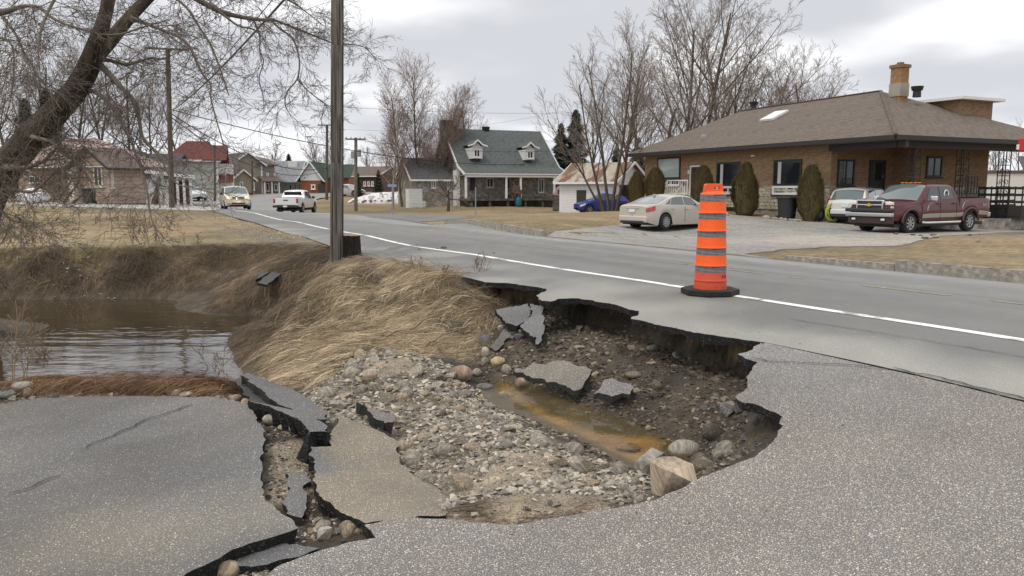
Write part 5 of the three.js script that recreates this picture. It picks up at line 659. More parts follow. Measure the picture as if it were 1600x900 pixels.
{ // grey stone house with green roof
  const h = house('stone_house', 'grey stone house with steep green roof, two white dormers and a front porch', 'house', 719, 72, 866, 75.5, -.25), { t, L } = h, fr = h.front(0), W = 8.5, E = 3.1;
  obj('wall', wallBox(0, L, .75, E, -W, 0), H.stone, t); obj('foundation', wallBox(.05, L - .05, -1, .75, -W + .05, -.05), H.conc, t);
  const rg = 7.3, zr = -W / 2; const gw = new THREE.Shape([[0, 0], [W, 0], [W / 2, rg - E - .1]].map(q => new THREE.Vector2(...q)));
  for (const x of [.0, L - .3]) obj('gable_wall', new THREE.ExtrudeGeometry(gw, { depth: .3, bevelEnabled: false }).rotateY(Math.PI / 2).translate(x, E, 0), H.stone, t);
  const bend = [[2.4, 2.85], [.4, 3.55], [zr, rg]], prof = (x0, x1, s) => [0, 1].map(i => slabGeo([[x0, bend[i][1], s < 0 ? 2 * zr - bend[i][0] : bend[i][0]], [x1, bend[i][1], s < 0 ? 2 * zr - bend[i][0] : bend[i][0]], [x1, bend[i + 1][1], s < 0 ? 2 * zr - bend[i + 1][0] : bend[i + 1][0]], [x0, bend[i + 1][1], s < 0 ? 2 * zr - bend[i + 1][0] : bend[i + 1][0]]], .15));
  const roof = obj('roof', [...prof(-.3, L + .3, 1), ...prof(-.3, L + .3, -1)], H.roofGreen, t);
  obj('barge_board', [0, 1].flatMap(i => [beam([-.33, bend[i][1] - .05, bend[i][0]], [-.33, bend[i + 1][1] - .05, bend[i + 1][0]], .06, .24), beam([L + .33, bend[i][1] - .05, bend[i][0]], [L + .33, bend[i + 1][1] - .05, bend[i + 1][0]], .06, .24)]), H.trim, roof);
  obj('porch_beam', [bx(L + .5, .22, .12, L / 2, 2.55, 2.3), bx(L + .6, .1, .08, L / 2, 2.78, 2.43)], H.trim, t); obj('porch_ceiling', wallBox(-.2, L + .2, 2.72, 2.76, .02, 2.25), H.cream, t);
  for (const px of [728, 791, 813.5, 866]) { const q = h.front(2.2)(px, 300); obj('porch_post', bx(.17, 1.95, .17, q[0], .62, 2.2), H.trim, t); }
  obj('porch_deck', wallBox(-.2, L + .3, .42, .62, .02, 2.4), H.greyWood, t); for (let i = 0; i < 6; i++) obj('deck_post', bx(.2, .6, .2, .4 + i * (L - .8) / 5, -.2, 2.1), H.greyWood, t);
  obj('porch_bracket', [beam([L - .05, 1.3, 2.2], [L + .0, 2.5, 1.3], .08, .1), bx(.12, 1.95, .12, L + .25, .62, 2.0)], H.trim, t);
  win(h, fr, [734, 278], [742, 296], { cols: 2, frame: H.dark, f: .05 }); win(h, fr, [760, 278], [771, 293], { cols: 2, frame: H.cream, f: .09 }); win(h, fr, [788, 279], [795, 293], { cols: 1, frame: H.dark }); win(h, fr, [841, 279], [850, 301], { cols: 2, f: .09 }); door(h, fr, [803, 281], [811, 308], { mat: H.greyWood, frame: H.cream });
  for (const [pa, pb, pm, pt, pw] of [[736, 754, 745, 220, 248], [820, 835, 828, 224, 250]]) { // dormers
    const z = 0.1, f = h.front(z), a = f(pa, pw), b = f(pb, pw), wy = a[1], x0 = a[0], x1 = b[0], e = f(pm, 231 + (pa > 800 ? 3 : 0))[1], tp = f(pm, pt)[1], dm = obj('dormer', wallBox(x0, x1, wy, e, -3, z), H.white, t), mx = (x0 + x1) / 2;
    const gs = new THREE.Shape([[x0 - mx, 0], [x1 - mx, 0], [0, tp - e - .1]].map(q => new THREE.Vector2(...q))); obj('gable_face', new THREE.ExtrudeGeometry(gs, { depth: .1, bevelEnabled: false }).translate(mx, e, z - .1), H.white, dm);
    obj('dormer_roof', [-1, 1].map(k => slabGeo([[mx, tp + .1, z + .3], [mx + k * (x1 - mx + .1), e + .28, z + .3], [mx + k * (x1 - mx + .1), e + .28, -3.2], [mx, tp + .1, -3.2]], .08)), H.roofGreen, dm); obj('dormer_trim', [-1, 1].flatMap(k => [beam([mx, tp + .06, z + .32], [mx + k * (x1 - mx) * .8, e + .3, z + .32], .06, .13), beam([mx + k * (x1 - mx) * .8, e + .3, z + .32], [mx + k * (x1 - mx + .4), e + .14, z + .32], .06, .13)]), H.trim, dm);
    win(h, h.front(z), [pm - 5 + (pa > 800 ? .5 : .2), 233 + (pa > 800 ? 3 : 0)], [pm + 5, 246 + (pa > 800 ? 2 : 0)], { cols: 2, f: .09 }); }
  obj('chimney', wallBox(-.5, .6, 3, 8.1, zr - .5, zr + .5), tone(rockC, 1, .13, .11, .1), t); { const v = h.front(zr)(759, 203); obj('roof_vent', [cyl(.25, .25, .5, 10, v[0], v[1] - .4, zr), cyl(.42, .36, .3, 10, v[0], v[1], zr)], H.black, roof); }
  obj('flower_box', wallBox(2.2, 4.4, .62, 1.0, 1.4, 1.9), H.greyWood, t);
  // left wing behind the birches
  gable(h, -4.2, -.05, -7.2, -1.2, -.5, 2.4, 1.9, { wall: H.stone, roof: H.roofDark, trim: H.trim, over: .3 });
  obj('white_lean_to', wallBox(-4.9, -3.7, -.5, 1.5, -1.15, .3), H.white, t); win(h, h.front(-1.18), [674, 279], [681, 294], { cols: 2, f: .08 }); win(h, h.front(-1.18), [699, 279], [706, 299], { cols: 2, f: .08 }); obj('white_gable_panel', wallBox(-.35, -.05, -.3, 3.2, -1.1, .1), H.white, t);
}
{ // white garage with rusty roof
  const h = house('garage', 'white garage with rusty metal roof and dark open doorway', 'garage', 962, 58, 1008, 61, -.35), { t, L } = h; gable(h, 0, L, -5.4, 0, -.6, 2.2, 1.3, { roof: H.rust, trim: H.trim, ridge: 'z', over: .35 });
  const gs = (hole) => { const q = new THREE.Shape([[0, -.6], [L, -.6], [L, 2.2], [L / 2, 3.46], [0, 2.2]].map(a => new THREE.Vector2(...a))); if (hole) q.holes.push(new THREE.Path([[L * .12, -.55], [L * .12, 1.9], [L * .74, 1.9], [L * .74, -.55]].map(a => new THREE.Vector2(...a)))); return new THREE.ExtrudeGeometry(q, { depth: .15, bevelEnabled: false }); };
  obj('front_wall', gs(true).translate(0, 0, -.15), H.white, t); obj('back_wall', gs(false).translate(0, 0, -5.4), H.white, t); for (const x of [0, L - .15]) obj('side_wall', wallBox(x, x + .15, -.6, 2.2, -5.25, -.15), H.white, t); obj('floor', wallBox(.15, L - .15, -.3, -.2, -5.25, -.15), H.conc, t);
  obj('lintel', bx(L * .72, .14, .1, L * .42, 1.9, .05), H.trim, t); obj('side_door', bx(.06, 1.5, .9, -.02, 0, -3.2), H.dark, t);
}
{ // low white building far right
  const h = house('white_commercial_building', 'long low white flat-roofed building behind the porch at far right', 'building', 1490, 66, 1700, 66, -.3), { t, L } = h; obj('wall', wallBox(0, L, -1, 2.85, -9, 0), flat(.66, .65, .62), t); obj('parapet', wallBox(-.1, L + .1, 2.85, 3.1, -9.1, .1), flat(.13, .09, .08), t);
  const v = obj('roof_ridge', slabGeo([[L * .75, 3.1, -4], [L, 3.1, -4], [L, 4.6, -7], [L * .85, 4.6, -7]], .1), H.roofDark, t);
}
{ // barn-like roof behind
  const h = house('brown_outbuilding', 'low brown roofed outbuilding between stone house and garage', 'building', 866, 88, 925, 88, -.3), { t, L } = h; gable(h, 0, L, -6, 0, -1, 2.1, 1.5, { wall: H.dark, roof: H.roofTaupe, over: .4 });
}
{ // beige bungalow on the left
  const h = house('beige_bungalow', 'beige bungalow with pink hip roof and gabled front bay behind the big tree', 'house', 20, 58, 172, 54, .1), { t, L } = h, fr = h.front(0), E = 2.75;
  const bx0 = fr(131, 300)[0]; obj('wall', [wallBox(bx0, L, -.5, E, -3, 0), wallBox(-2.5, bx0 + .2, -.5, E, -4.5, -2.2)], H.brickPink, t); obj('base_wall', wallBox(bx0 - .01, L + .02, -.5, .12, -3, .03), flat(.18, .13, .11), t);
  const rf = obj('roof', [slabGeo([[-1, E, .2], [L + .5, E, .2], [L * .55 + .4, 4.9, -2.5], [L * .3, 4.9, -2.5]], .14), slabGeo([[L + .5, E, .2], [L + .5, E, -5.2], [L * .55 + .4, 4.9, -2.5]], .14), slabGeo([[-1, E, .2], [L * .3, 4.9, -2.5], [-1, E, -5.2]], .14), slabGeo([[-1, E, -5.2], [L * .3, 4.9, -2.5], [L * .55 + .4, 4.9, -2.5], [L + .5, E, -5.2]], .14)], H.roofPink, t); obj('gutter', bx(L + 1.5, .16, .1, L / 2 - .25, E - .1, .24), H.trim, rf);
  gable(h, bx0 - .3, L + .3, -2, .3, E - .02, E, 1.1, { wall: H.brickPink, roof: H.roofTaupe, ridge: 'z', over: .45, trim: H.dark });
  win(h, fr, [146, 260], [162, 292], { cols: 2, f: .12, frame: H.cream }); win(h, h.front(-2.2), [46, 275], [64, 286], { cols: 2, f: .08 }); win(h, h.side(L), [171.8, 262], [178, 294], { turn: 1, frame: H.cream, cols: 2, f: .1 });
  obj('porch_post', wallBox(bx0 - .9, bx0 - .35, -.3, E, .0, .5), H.cream, t); obj('porch_floor', wallBox(.3, bx0, -.3, .14, -2.1, 1.4), H.cream, t);
}
{ // carport with white sheets, next to the beige bungalow
  const h = house('carport', 'grey-roofed carport hung with white tarpaulins beside the beige bungalow', 'carport', 196, 64, 300, 66, .1), { t, L } = h; 
  obj('roof', [slabGeo([[-.4, 2.9, .4], [L + .3, 2.2, .4], [L + .3, 2.9, -4], [-.4, 4.2, -4]], .18)], H.roofDark, t); obj('fascia', [beam([-.4, 2.82, .42], [L + .3, 2.12, .42], .06, .3)], H.trim, t); for (const k of [.02, .78, .88, .98]) obj('post', bx(.22, mix(2.7, 2.1, k) + .4, .22, L * k, -.4, .2), H.trim, t); obj('back_wall', wallBox(0, L, -.5, 1.9, -4.2, -4), H.greyWood, t); obj('beam_board', bx(L * .8, .55, .1, L * .42, 2.0, .1), H.roofGrey, t);
  const sheetM = flat(.85, .85, .86, .7), cloth = (a, b, y0, y1) => { const g = new THREE.PlaneGeometry((b - a) * L, y1 - y0, 24, 6), p = g.attributes.position; for (let i = 0; i < p.count; i++) p.setZ(i, .08 * Math.sin(p.getX(i) * 5) * (1 - (p.getY(i) + .9) * .2)); g.computeVertexNormals(); obj('tarpaulin', g.translate((a + b) / 2 * L, (y0 + y1) / 2, -.05), sheetM, t); }; cloth(.04, .2, .9, 2.1); cloth(.2, .44, .75, 2.05); cloth(.28, .44, -.2, .9); cloth(.5, .68, -.2, 1.9); obj('planks', [beam([L * .4, -.2, .3], [L * .46, 1.0, .0], .5, .06)], H.wood, t);
}
{ const h = house('grey_gable_house', 'white-edged dark gable roof rising behind the carport', 'house', 150, 82, 235, 82, .2), { t, L } = h; gable(h, 0, L * .55, -8, 0, -1, 3.1, 2.0, { wall: H.tan, roof: H.roofDark, trim: H.trim, ridge: 'z', over: .4 }); gable(h, L * .5, L * 1.25, -8, -2, -1, 3.0, 1.8, { wall: H.tan, roof: H.roofDark, over: .3 }); }
{ // red roof house
  const h = house('red_roofed_house', 'pale green two-storey house with dark red roof where the road bends', 'house', 266, 87, 342, 88.5, .1), { t, L } = h, fr = h.front(0), E = 4.4;
  obj('wall', wallBox(0, L, -1, E, -6, 0), H.sage, t); obj('roof', [slabGeo([[-.5, E, .5], [L + .3, E, .5], [L * .78, 6.7, -4], [L * .3, 6.7, -4]], .15), slabGeo([[L + .3, E, .5], [L + .3, E, -6.5], [L * .78, 6.7, -4]], .15), slabGeo([[-.5, E, .5], [L * .3, 6.7, -4], [-.5, E, -8.5]], .15), slabGeo([[L * .7, 6.2, -3], [L + 1, 6.2, -3], [L + 1, E, .6], [L * .7, E, .6]], .12), slabGeo([[L * .7, 6.2, -3], [L + 1, 6.2, -3], [L + 1, E - .5, -6], [L * .7, E - .5, -6]], .12)], H.roofRed, t); obj('fascia', bx(L + .8, .2, .08, L / 2, E - .2, .5), H.trim, t);
  obj('entrance_wing', wallBox(L, L + 1.5, -1, E - .4, -4, -.4), H.white, t); for (const k of [.35, 1.25]) { obj('awning', slabGeo([[L + k - .38, 1.9, .35], [L + k + .38, 1.9, .35], [L + k + .38, 2.8, -.4], [L + k - .38, 2.8, -.4]], .06), H.roofRed, t); obj('door', bx(.55, 1.9, .06, L + k, -.4, -.36), H.trim, t); } obj('corner_board', [bx(.18, E + 1, .1, L - .05, -1, .04)], H.trim, t); win(h, fr, [333, 270], [339, 284], { cols: 1 });
}
{ // tan house
  const h = house('tan_house', 'taupe two-storey house with white trim and two gables behind the white vehicles', 'house', 364, 104, 436, 108, .3), { t, L } = h, fr = h.front(0);
  gable(h, .5, L * .74, -8, -1.2, -1, 4.3, 1.5, { wall: H.tan, roof: H.roofTaupe, trim: H.trim, ridge: 'z', over: .4 }); gable(h, 0, L * .46, -3, 0, -1, 2.2, 1.2, { wall: H.tan, roof: H.roofTaupe, trim: H.trim, ridge: 'z', over: .35 }); obj('side_block', wallBox(L * .7, L, -1, 4.3, -8, -1.3), H.tan, t); obj('side_roof', slabGeo([[L * .5, 5.9, -4.5], [L + .4, 5.2, -4.5], [L + .4, 4.2, -.8], [L * .6, 4.3, -.8]], .14), H.roofTaupe, t);
  obj('porch_roof', slabGeo([[L * .62, 2.7, -1.2], [L + .2, 2.7, -1.2], [L + .4, 2.0, .6], [L * .62, 2.0, .6]], .12), H.roofTaupe, t); for (const k of [.66, .82, .98]) obj('porch_post', bx(.16, 2.3, .16, L * k, -.3, .4), H.trim, t); obj('corner_board', [bx(.2, 5, .1, L * .7, -.7, -1.15)], H.trim, t);
  for (const [a, b, c, d] of [[374, 284, 380, 293], [393, 284, 398, 297]]) win(h, fr, [a, b], [c, d], { cols: 1, f: .14 }); for (const [a, b, c, d] of [[416, 270, 420, 279], [427, 270, 431, 279], [415, 286, 421, 299], [428, 287, 434, 298]]) win(h, h.front(-1.25), [a, b], [c, d], { cols: 1, f: .14 }); obj('chimney', wallBox(.2, 1.1, 3, 5.6, -1.4, -.6), tone(brickT, 1, .36, .33, .3), t);
}
{ const h = house('white_bungalow', 'small white house with grey roof left of the orange brick one', 'house', 437, 112, 476, 112, .3), { t, L } = h, fr = h.front(0); gable(h, -1.5, L * .75, -7, 0, -1, 2.5, 2.4, { wall: H.white, roof: H.roofGrey, trim: H.trim, over: .3 }); obj('porch_roof', slabGeo([[-.2, 2.6, 0], [L, 2.6, 0], [L + .2, 1.9, 2], [-.2, 1.9, 2]], .12), H.roofGrey, t); for (const [a, b] of [[451, 457], [459, 464], [466, 471]]) win(h, fr, [a, 287], [b, 298], { cols: 1, f: .16 }); obj('dormer_box', wallBox(L * .2, L * .55, 3.6, 5, -4, -2.2), H.white, t); }
{ const h = house('orange_brick_house', 'orange brick house with white gable and green roof beside the white pickup', 'house', 470, 108, 540, 108, .3), { t, L } = h, fr = h.front(0); gable(h, 0, L * .46, -9, 0, 2.1, 2.6, 2.0, { wall: H.white, roof: H.roofFar, trim: H.trim, ridge: 'z', over: .5 }); obj('brick_wall', [wallBox(.05, L * .45, -1, 2.12, -9, -.05), wallBox(L * .42, L, -1, 2.6, -9, -2)], H.brickOrange, t); obj('long_roof', slabGeo([[L * .1, 4.5, -5.5], [L + .3, 4.5, -5.5], [L + .3, 2.5, -1.5], [L * .3, 2.5, -1.5]], .15), H.roofFar, t); win(h, fr, [486, 288], [493, 296], { cols: 1, f: .16 }); win(h, fr, [474, 275], [479, 281], { cols: 1, f: .14 }); obj('corner_door', bx(.9, 1.9, .06, L * .46, -.3, .02), H.dark, t); }
{ const h = house('brown_row_house', 'brown brick house behind the snow heap', 'house', 540, 120, 590, 118, .3), { t, L } = h; gable(h, 0, L, -8, 0, -1, 2.9, 1.4, { wall: tone(brickT, 1.2, .16, .1, .08), roof: H.roofTaupe, trim: H.trim, over: .4 }); for (const a of [568, 574, 580]) win(h, h.front(0), [a, 283], [a + 4, 291], { cols: 1, f: .15 }); obj('balcony', [bx(2.4, .1, 1.2, .8, .9, .6), bx(2.4, .7, .05, .8, 1.0, 1.2)], H.trim, t); }
// ---------- vehicles: body lofted from side profile and sections ----------
const VM = { tyre: flat(.022, .022, .023, .9), rim: flat(.5, .5, .51, .35, { metalness: .6 }), hub: flat(.05, .05, .05, .7), glass: new THREE.MeshPhysicalMaterial({ color: lin(.03, .04, .042), roughness: .05, clearcoat: 1, clearcoatRoughness: .03 }), glassPale: new THREE.MeshPhysicalMaterial({ color: lin(.12, .15, .155), roughness: .05, clearcoat: 1, clearcoatRoughness: .03 }), chrome: flat(.75, .75, .76, .18, { metalness: .9 }), plastic: flat(.03, .03, .032, .7), red: new THREE.MeshPhysicalMaterial({ color: lin(.42, .012, .02), roughness: .2, clearcoat: 1 }), clear: new THREE.MeshPhysicalMaterial({ color: lin(.72, .72, .7), roughness: .15, clearcoat: 1 }), amber: flat(.8, .25, .05, .3), plate: flat(.7, .72, .76, .5), silver: flat(.42, .4, .36, .4, { metalness: .4 }) };
const paint = (r, g, b) => new THREE.MeshPhysicalMaterial({ color: lin(r, g, b), roughness: .45, metalness: .1, clearcoat: .55, clearcoatRoughness: .1, side: THREE.DoubleSide });
function lerpList(l, x) { if (x <= l[0][0]) return l[0][1]; for (let i = 1; i < l.length; i++) if (x <= l[i][0]) { const k = (x - l[i - 1][0]) / (l[i][0] - l[i - 1][0]); return mix(l[i - 1][1], l[i][1], k); } return l[l.length - 1][1]; }
function vehicle(name, label, category, S, pos, heading, group) {
  const root = thing(name, label, category, pos, Math.atan2(heading[1], -heading[0]) , group); // front looks along local -x
  const smooth = (l, x, w = .07) => (lerpList(l, x - w) + lerpList(l, x) * 2 + lerpList(l, x + w)) / 4;
  const top = x => smooth(S.top, x, S.sm ?? .07), belt = x => Math.min(smooth(S.belt, x), top(x) - .03), half = x => S.W * smooth(S.plan, x, .05), arch = x => { let y = smooth(S.sill, x, .03); for (const c of S.axles) { const d = Math.abs(x - c), R = S.arch; if (d < R) y = Math.max(y, S.R * .98 + Math.sqrt(R * R - d * d) * (S.archFlat ?? 1)); } return Math.min(y, belt(x) - .1); };
  const sec = (x, v) => { const yt = top(x), yk = belt(x), yb = arch(x), h = half(x), yr = yt - Math.min(.07, (yt - yk) * .35), he = h * .965 - (yr - yk) * S.tumble; let a, b, k; if (v < .25) { k = v / .25; return [mix(yb, yb + .4 * (yk - yb), k), h * mix(.955, 1, Math.sin(k * 1.57))]; } if (v < .5) { k = (v - .25) / .25; return [mix(yb + .4 * (yk - yb), yk, k), h * mix(1, .965, k * k)]; } if (v < .8) { k = (v - .5) / .3; return [mix(yk, yr, k), mix(h * .965, he, k)]; } k = (v - .8) / .2; return [mix(yr, yt, Math.sin(k * 1.57)), he * (1 - k)]; };
  const pt = (x, v, s) => { const [y, z] = sec(x, v); return [x - S.L / 2, y, z * s]; };
  const grid = (f, nu, nv) => { const P = [], I = [], UV = []; for (let j = 0; j <= nv; j++) for (let i = 0; i <= nu; i++) { P.push(...f(i / nu, j / nv)); UV.push(i / nu, j / nv); if (i < nu && j < nv) { const a = j * (nu + 1) + i; I.push(a, a + 1, a + nu + 1, a + 1, a + nu + 2, a + nu + 1); } } const g = new THREE.BufferGeometry(); g.setAttribute('position', new THREE.Float32BufferAttribute(P, 3)); g.setAttribute('uv', new THREE.Float32BufferAttribute(UV, 2)); g.setIndex(I); g.computeVertexNormals(); return g; };
  // body skin: stations gathered where the profile turns
  const xs = []; for (let i = 0; i <= 90; i++) xs.push(S.L * i / 90); for (const c of S.axles) for (let i = -10; i <= 10; i++) xs.push(c + S.arch * .999 * i / 10); xs.sort((a, b) => a - b);
  const body = s => grid((u, v) => pt(xs[Math.round(u * (xs.length - 1))], v, s), xs.length - 1, 26);
  const endCap = x => { const P = []; for (const s of [1, -1]) for (let j = 0; j < 26; j++) { const a = pt(x, j / 26, s), b = pt(x, (j + 1) / 26, s), c = [x - S.L / 2, (arch(x) + belt(x)) / 2, 0]; P.push(...a, ...b, ...c); } const g = new THREE.BufferGeometry(); g.setAttribute('position', new THREE.Float32BufferAttribute(P, 3)); g.computeVertexNormals(); return g; };
  const under = bx(S.L - .5, .12, S.W * 1.7, 0, S.R * .62, 0);
  const B = obj('body', [body(1), body(-1), endCap(0), endCap(S.L)], S.paint, root); obj('underbody', [under, ...S.axles.map(c => bx(S.arch * 2.05, S.R * .9, S.W * 1.55, c - S.L / 2, S.R * .7, 0))], VM.plastic, root);
  // patches on the skin; corners in (x, v)
  const patch = (c, off = .008, nu = 8, nv = 5) => s => grid((u, v) => { const x = mix(mix(c[0][0], c[1][0], u), mix(c[3][0], c[2][0], u), v), w = mix(mix(c[0][1], c[1][1], u), mix(c[3][1], c[2][1], u), v), p = pt(x, w, s), q = pt(x, Math.min(1, w + .02), s), e = pt(x + .02, w, s), n = new THREE.Vector3(e[0] - p[0], e[1] - p[1], e[2] - p[2]).cross(new THREE.Vector3(q[0] - p[0], q[1] - p[1], q[2] - p[2])).normalize(); if (n.z * s < 0 && Math.abs(n.z) > .05) n.negate(); if (Math.abs(n.z) <= .05 && n.y < 0) n.negate(); return [p[0] + n.x * off, p[1] + n.y * off, p[2] + n.z * off]; }, nu, nv);
  const across = (x0, x1, w, off = .009) => grid((u, v) => { const x = mix(x0, x1, v), k = (u - .5) * 2 * w, [y, z] = sec(x, 1 - Math.abs(k) * .2), sl = (top(x + .03) - top(x - .03)) / .06, n = Math.hypot(sl, 1); return [x - S.L / 2 - sl / n * off, y + off / n, z * Math.sign(k)]; }, 12, 8);
  for (const w of S.windows || []) for (const s of [1, -1]) obj('side_window', patch(w.c)(s), w.m || VM.glass, root);
  for (const w of S.panels || []) for (const s of [1, -1]) obj(w.name, patch(w.c, w.off ?? .006, w.nu ?? 10, w.nv ?? 4)(s), w.m, root);
  if (S.windshield) obj('windshield', across(...S.windshield), S.shieldM || VM.glassPale, root); if (S.rearGlass) obj('rear_window', across(...S.rearGlass), VM.glassPale, root);
  // wheels
  const R = S.R, wd = S.tw ?? .22, tyreP = [[R * .62, -wd / 2], [R * .9, -wd / 2], [R * .985, -wd * .38], [R, -wd * .2], [R, wd * .2], [R * .985, wd * .38], [R * .9, wd / 2], [R * .62, wd / 2]].map(q => new THREE.Vector2(...q));
  for (const c of S.axles) for (const s of [1, -1]) { const wz = S.W - wd / 2 - .01, w = obj('wheel', [cyl(R * .3, R * .3, wd * .8, 12, 0, -wd * .4, 0).rotateX(Math.PI / 2)], VM.hub, root); w.position.set(c - S.L / 2, R, s * wz); obj('tyre', new THREE.LatheGeometry(tyreP, 30).rotateX(Math.PI / 2), VM.tyre, w); const n = S.spokes ?? 5, gs = [new THREE.TorusGeometry(R * .6, R * .045, 6, 28), new THREE.CylinderGeometry(R * .17, R * .17, .03, 12).rotateX(Math.PI / 2)]; for (let i = 0; i < n; i++) { const a = i / n * 6.283; gs.push(bx(R * .56, R * .11, .03, 0, -R * .055, 0).translate(R * .33, 0, 0).rotateZ(a)); } gs.push(cyl(R * .6, R * .6, .02, 24, 0, -.03, 0).rotateX(Math.PI / 2)); const rim = obj('rim', gs.slice(0, -1), VM.rim, w); rim.position.z = s * wd * .42; const dk = obj('brake', gs[gs.length - 1], VM.hub, w); dk.position.z = s * wd * .3; }
  const X = x => x - S.L / 2; const both = (n, f, m) => { for (const s of [1, -1]) obj(n, f(s), m, root); };
  return { root, X, both, pt, patch, across, add: (n, g, m, p = root) => obj(n, g, m, p), half, top, belt };
}
const at = (px, D) => { const p = V(px, 300, D); return [p[0], (inDrive(p[0], p[2]) ? Fy(p[0], p[2]) + .03 : surf(p[0], p[2])) , p[2]]; };
{ // champagne sedan
  const P = at(1050, 33.4), pm = paint(.5, .465, .41), v = vehicle('sedan', 'champagne sedan parked in the driveway behind the traffic barrel', 'car', { L: 4.87, W: .925, R: .335, tw: .235, arch: .4, axles: [.95, 3.80], tumble: .42, spokes: 10, paint: pm,
    top: [[0, .72], [.15, .82], [1.15, 1.0], [1.35, 1.03], [2.15, 1.42], [2.6, 1.475], [3.1, 1.46], [3.6, 1.36], [4.35, 1.08], [4.8, 1.04], [4.87, .98]], belt: [[0, .6], [1.2, .93], [2.5, .97], [3.8, 1.02], [4.4, 1.0], [4.87, .9]], sill: [[0, .28], [.4, .2], [2.4, .19], [4.4, .22], [4.87, .34]], plan: [[0, .72], [.25, .88], [.8, .98], [2.5, 1], [4.1, .985], [4.6, .92], [4.87, .80]],
    windows: [{ c: [[1.62, .53], [2.62, .53], [2.62, .765], [2.08, .765]] }, { c: [[2.68, .53], [3.52, .53], [3.36, .765], [2.68, .765]] }, { c: [[3.56, .54], [3.86, .56], [3.5, .74], [3.42, .755]] }], windshield: [1.4, 2.2, .93], rearGlass: [3.5, 4.3, .9] }, P, [.79, -.613]);
  v.both('tail_light', s => v.patch([[4.44, .40], [4.872, .37], [4.872, .49], [4.42, .50]], .012, 8, 4)(s), VM.red); v.both('head_light', s => v.patch([[.02, .34], [.55, .42], [.5, .5], [.05, .48]], .012)(s), VM.clear);
  const X = v.X; v.add('rear_bumper', rb(.18, .3, 1.56, .08, X(4.82), .30, 0), pm); v.add('rear_diffuser', rb(.2, .12, 1.3, .04, X(4.84), .27, 0), VM.plastic); v.add('number_plate', bx(.015, .13, .32, X(4.9), .73, 0), VM.plate); v.add('trunk_trim', bx(.02, .035, .7, X(4.885), .88, 0), VM.chrome); v.both('exhaust_tip', s => cyl(.05, .05, .1, 10).rotateZ(1.57).translate(X(4.9), .31, s * .55), VM.chrome); v.both('door_handle', s => rb(.18, .03, .04, .012, X(2.5), .83, s * .925), pm); v.both('door_handle', s => rb(.18, .03, .04, .012, X(3.4), .86, s * .925), pm); v.both('mirror', s => rb(.16, .14, .22, .05, X(1.85), .96, s * 1.0), pm); v.both('door_seam', s => [bx(.008, .62, .01, X(2.65), .32, s * .927)], VM.plastic); v.add('antenna_fin', rb(.18, .07, .04, .015, X(3.55), 1.39, 0), pm);
}
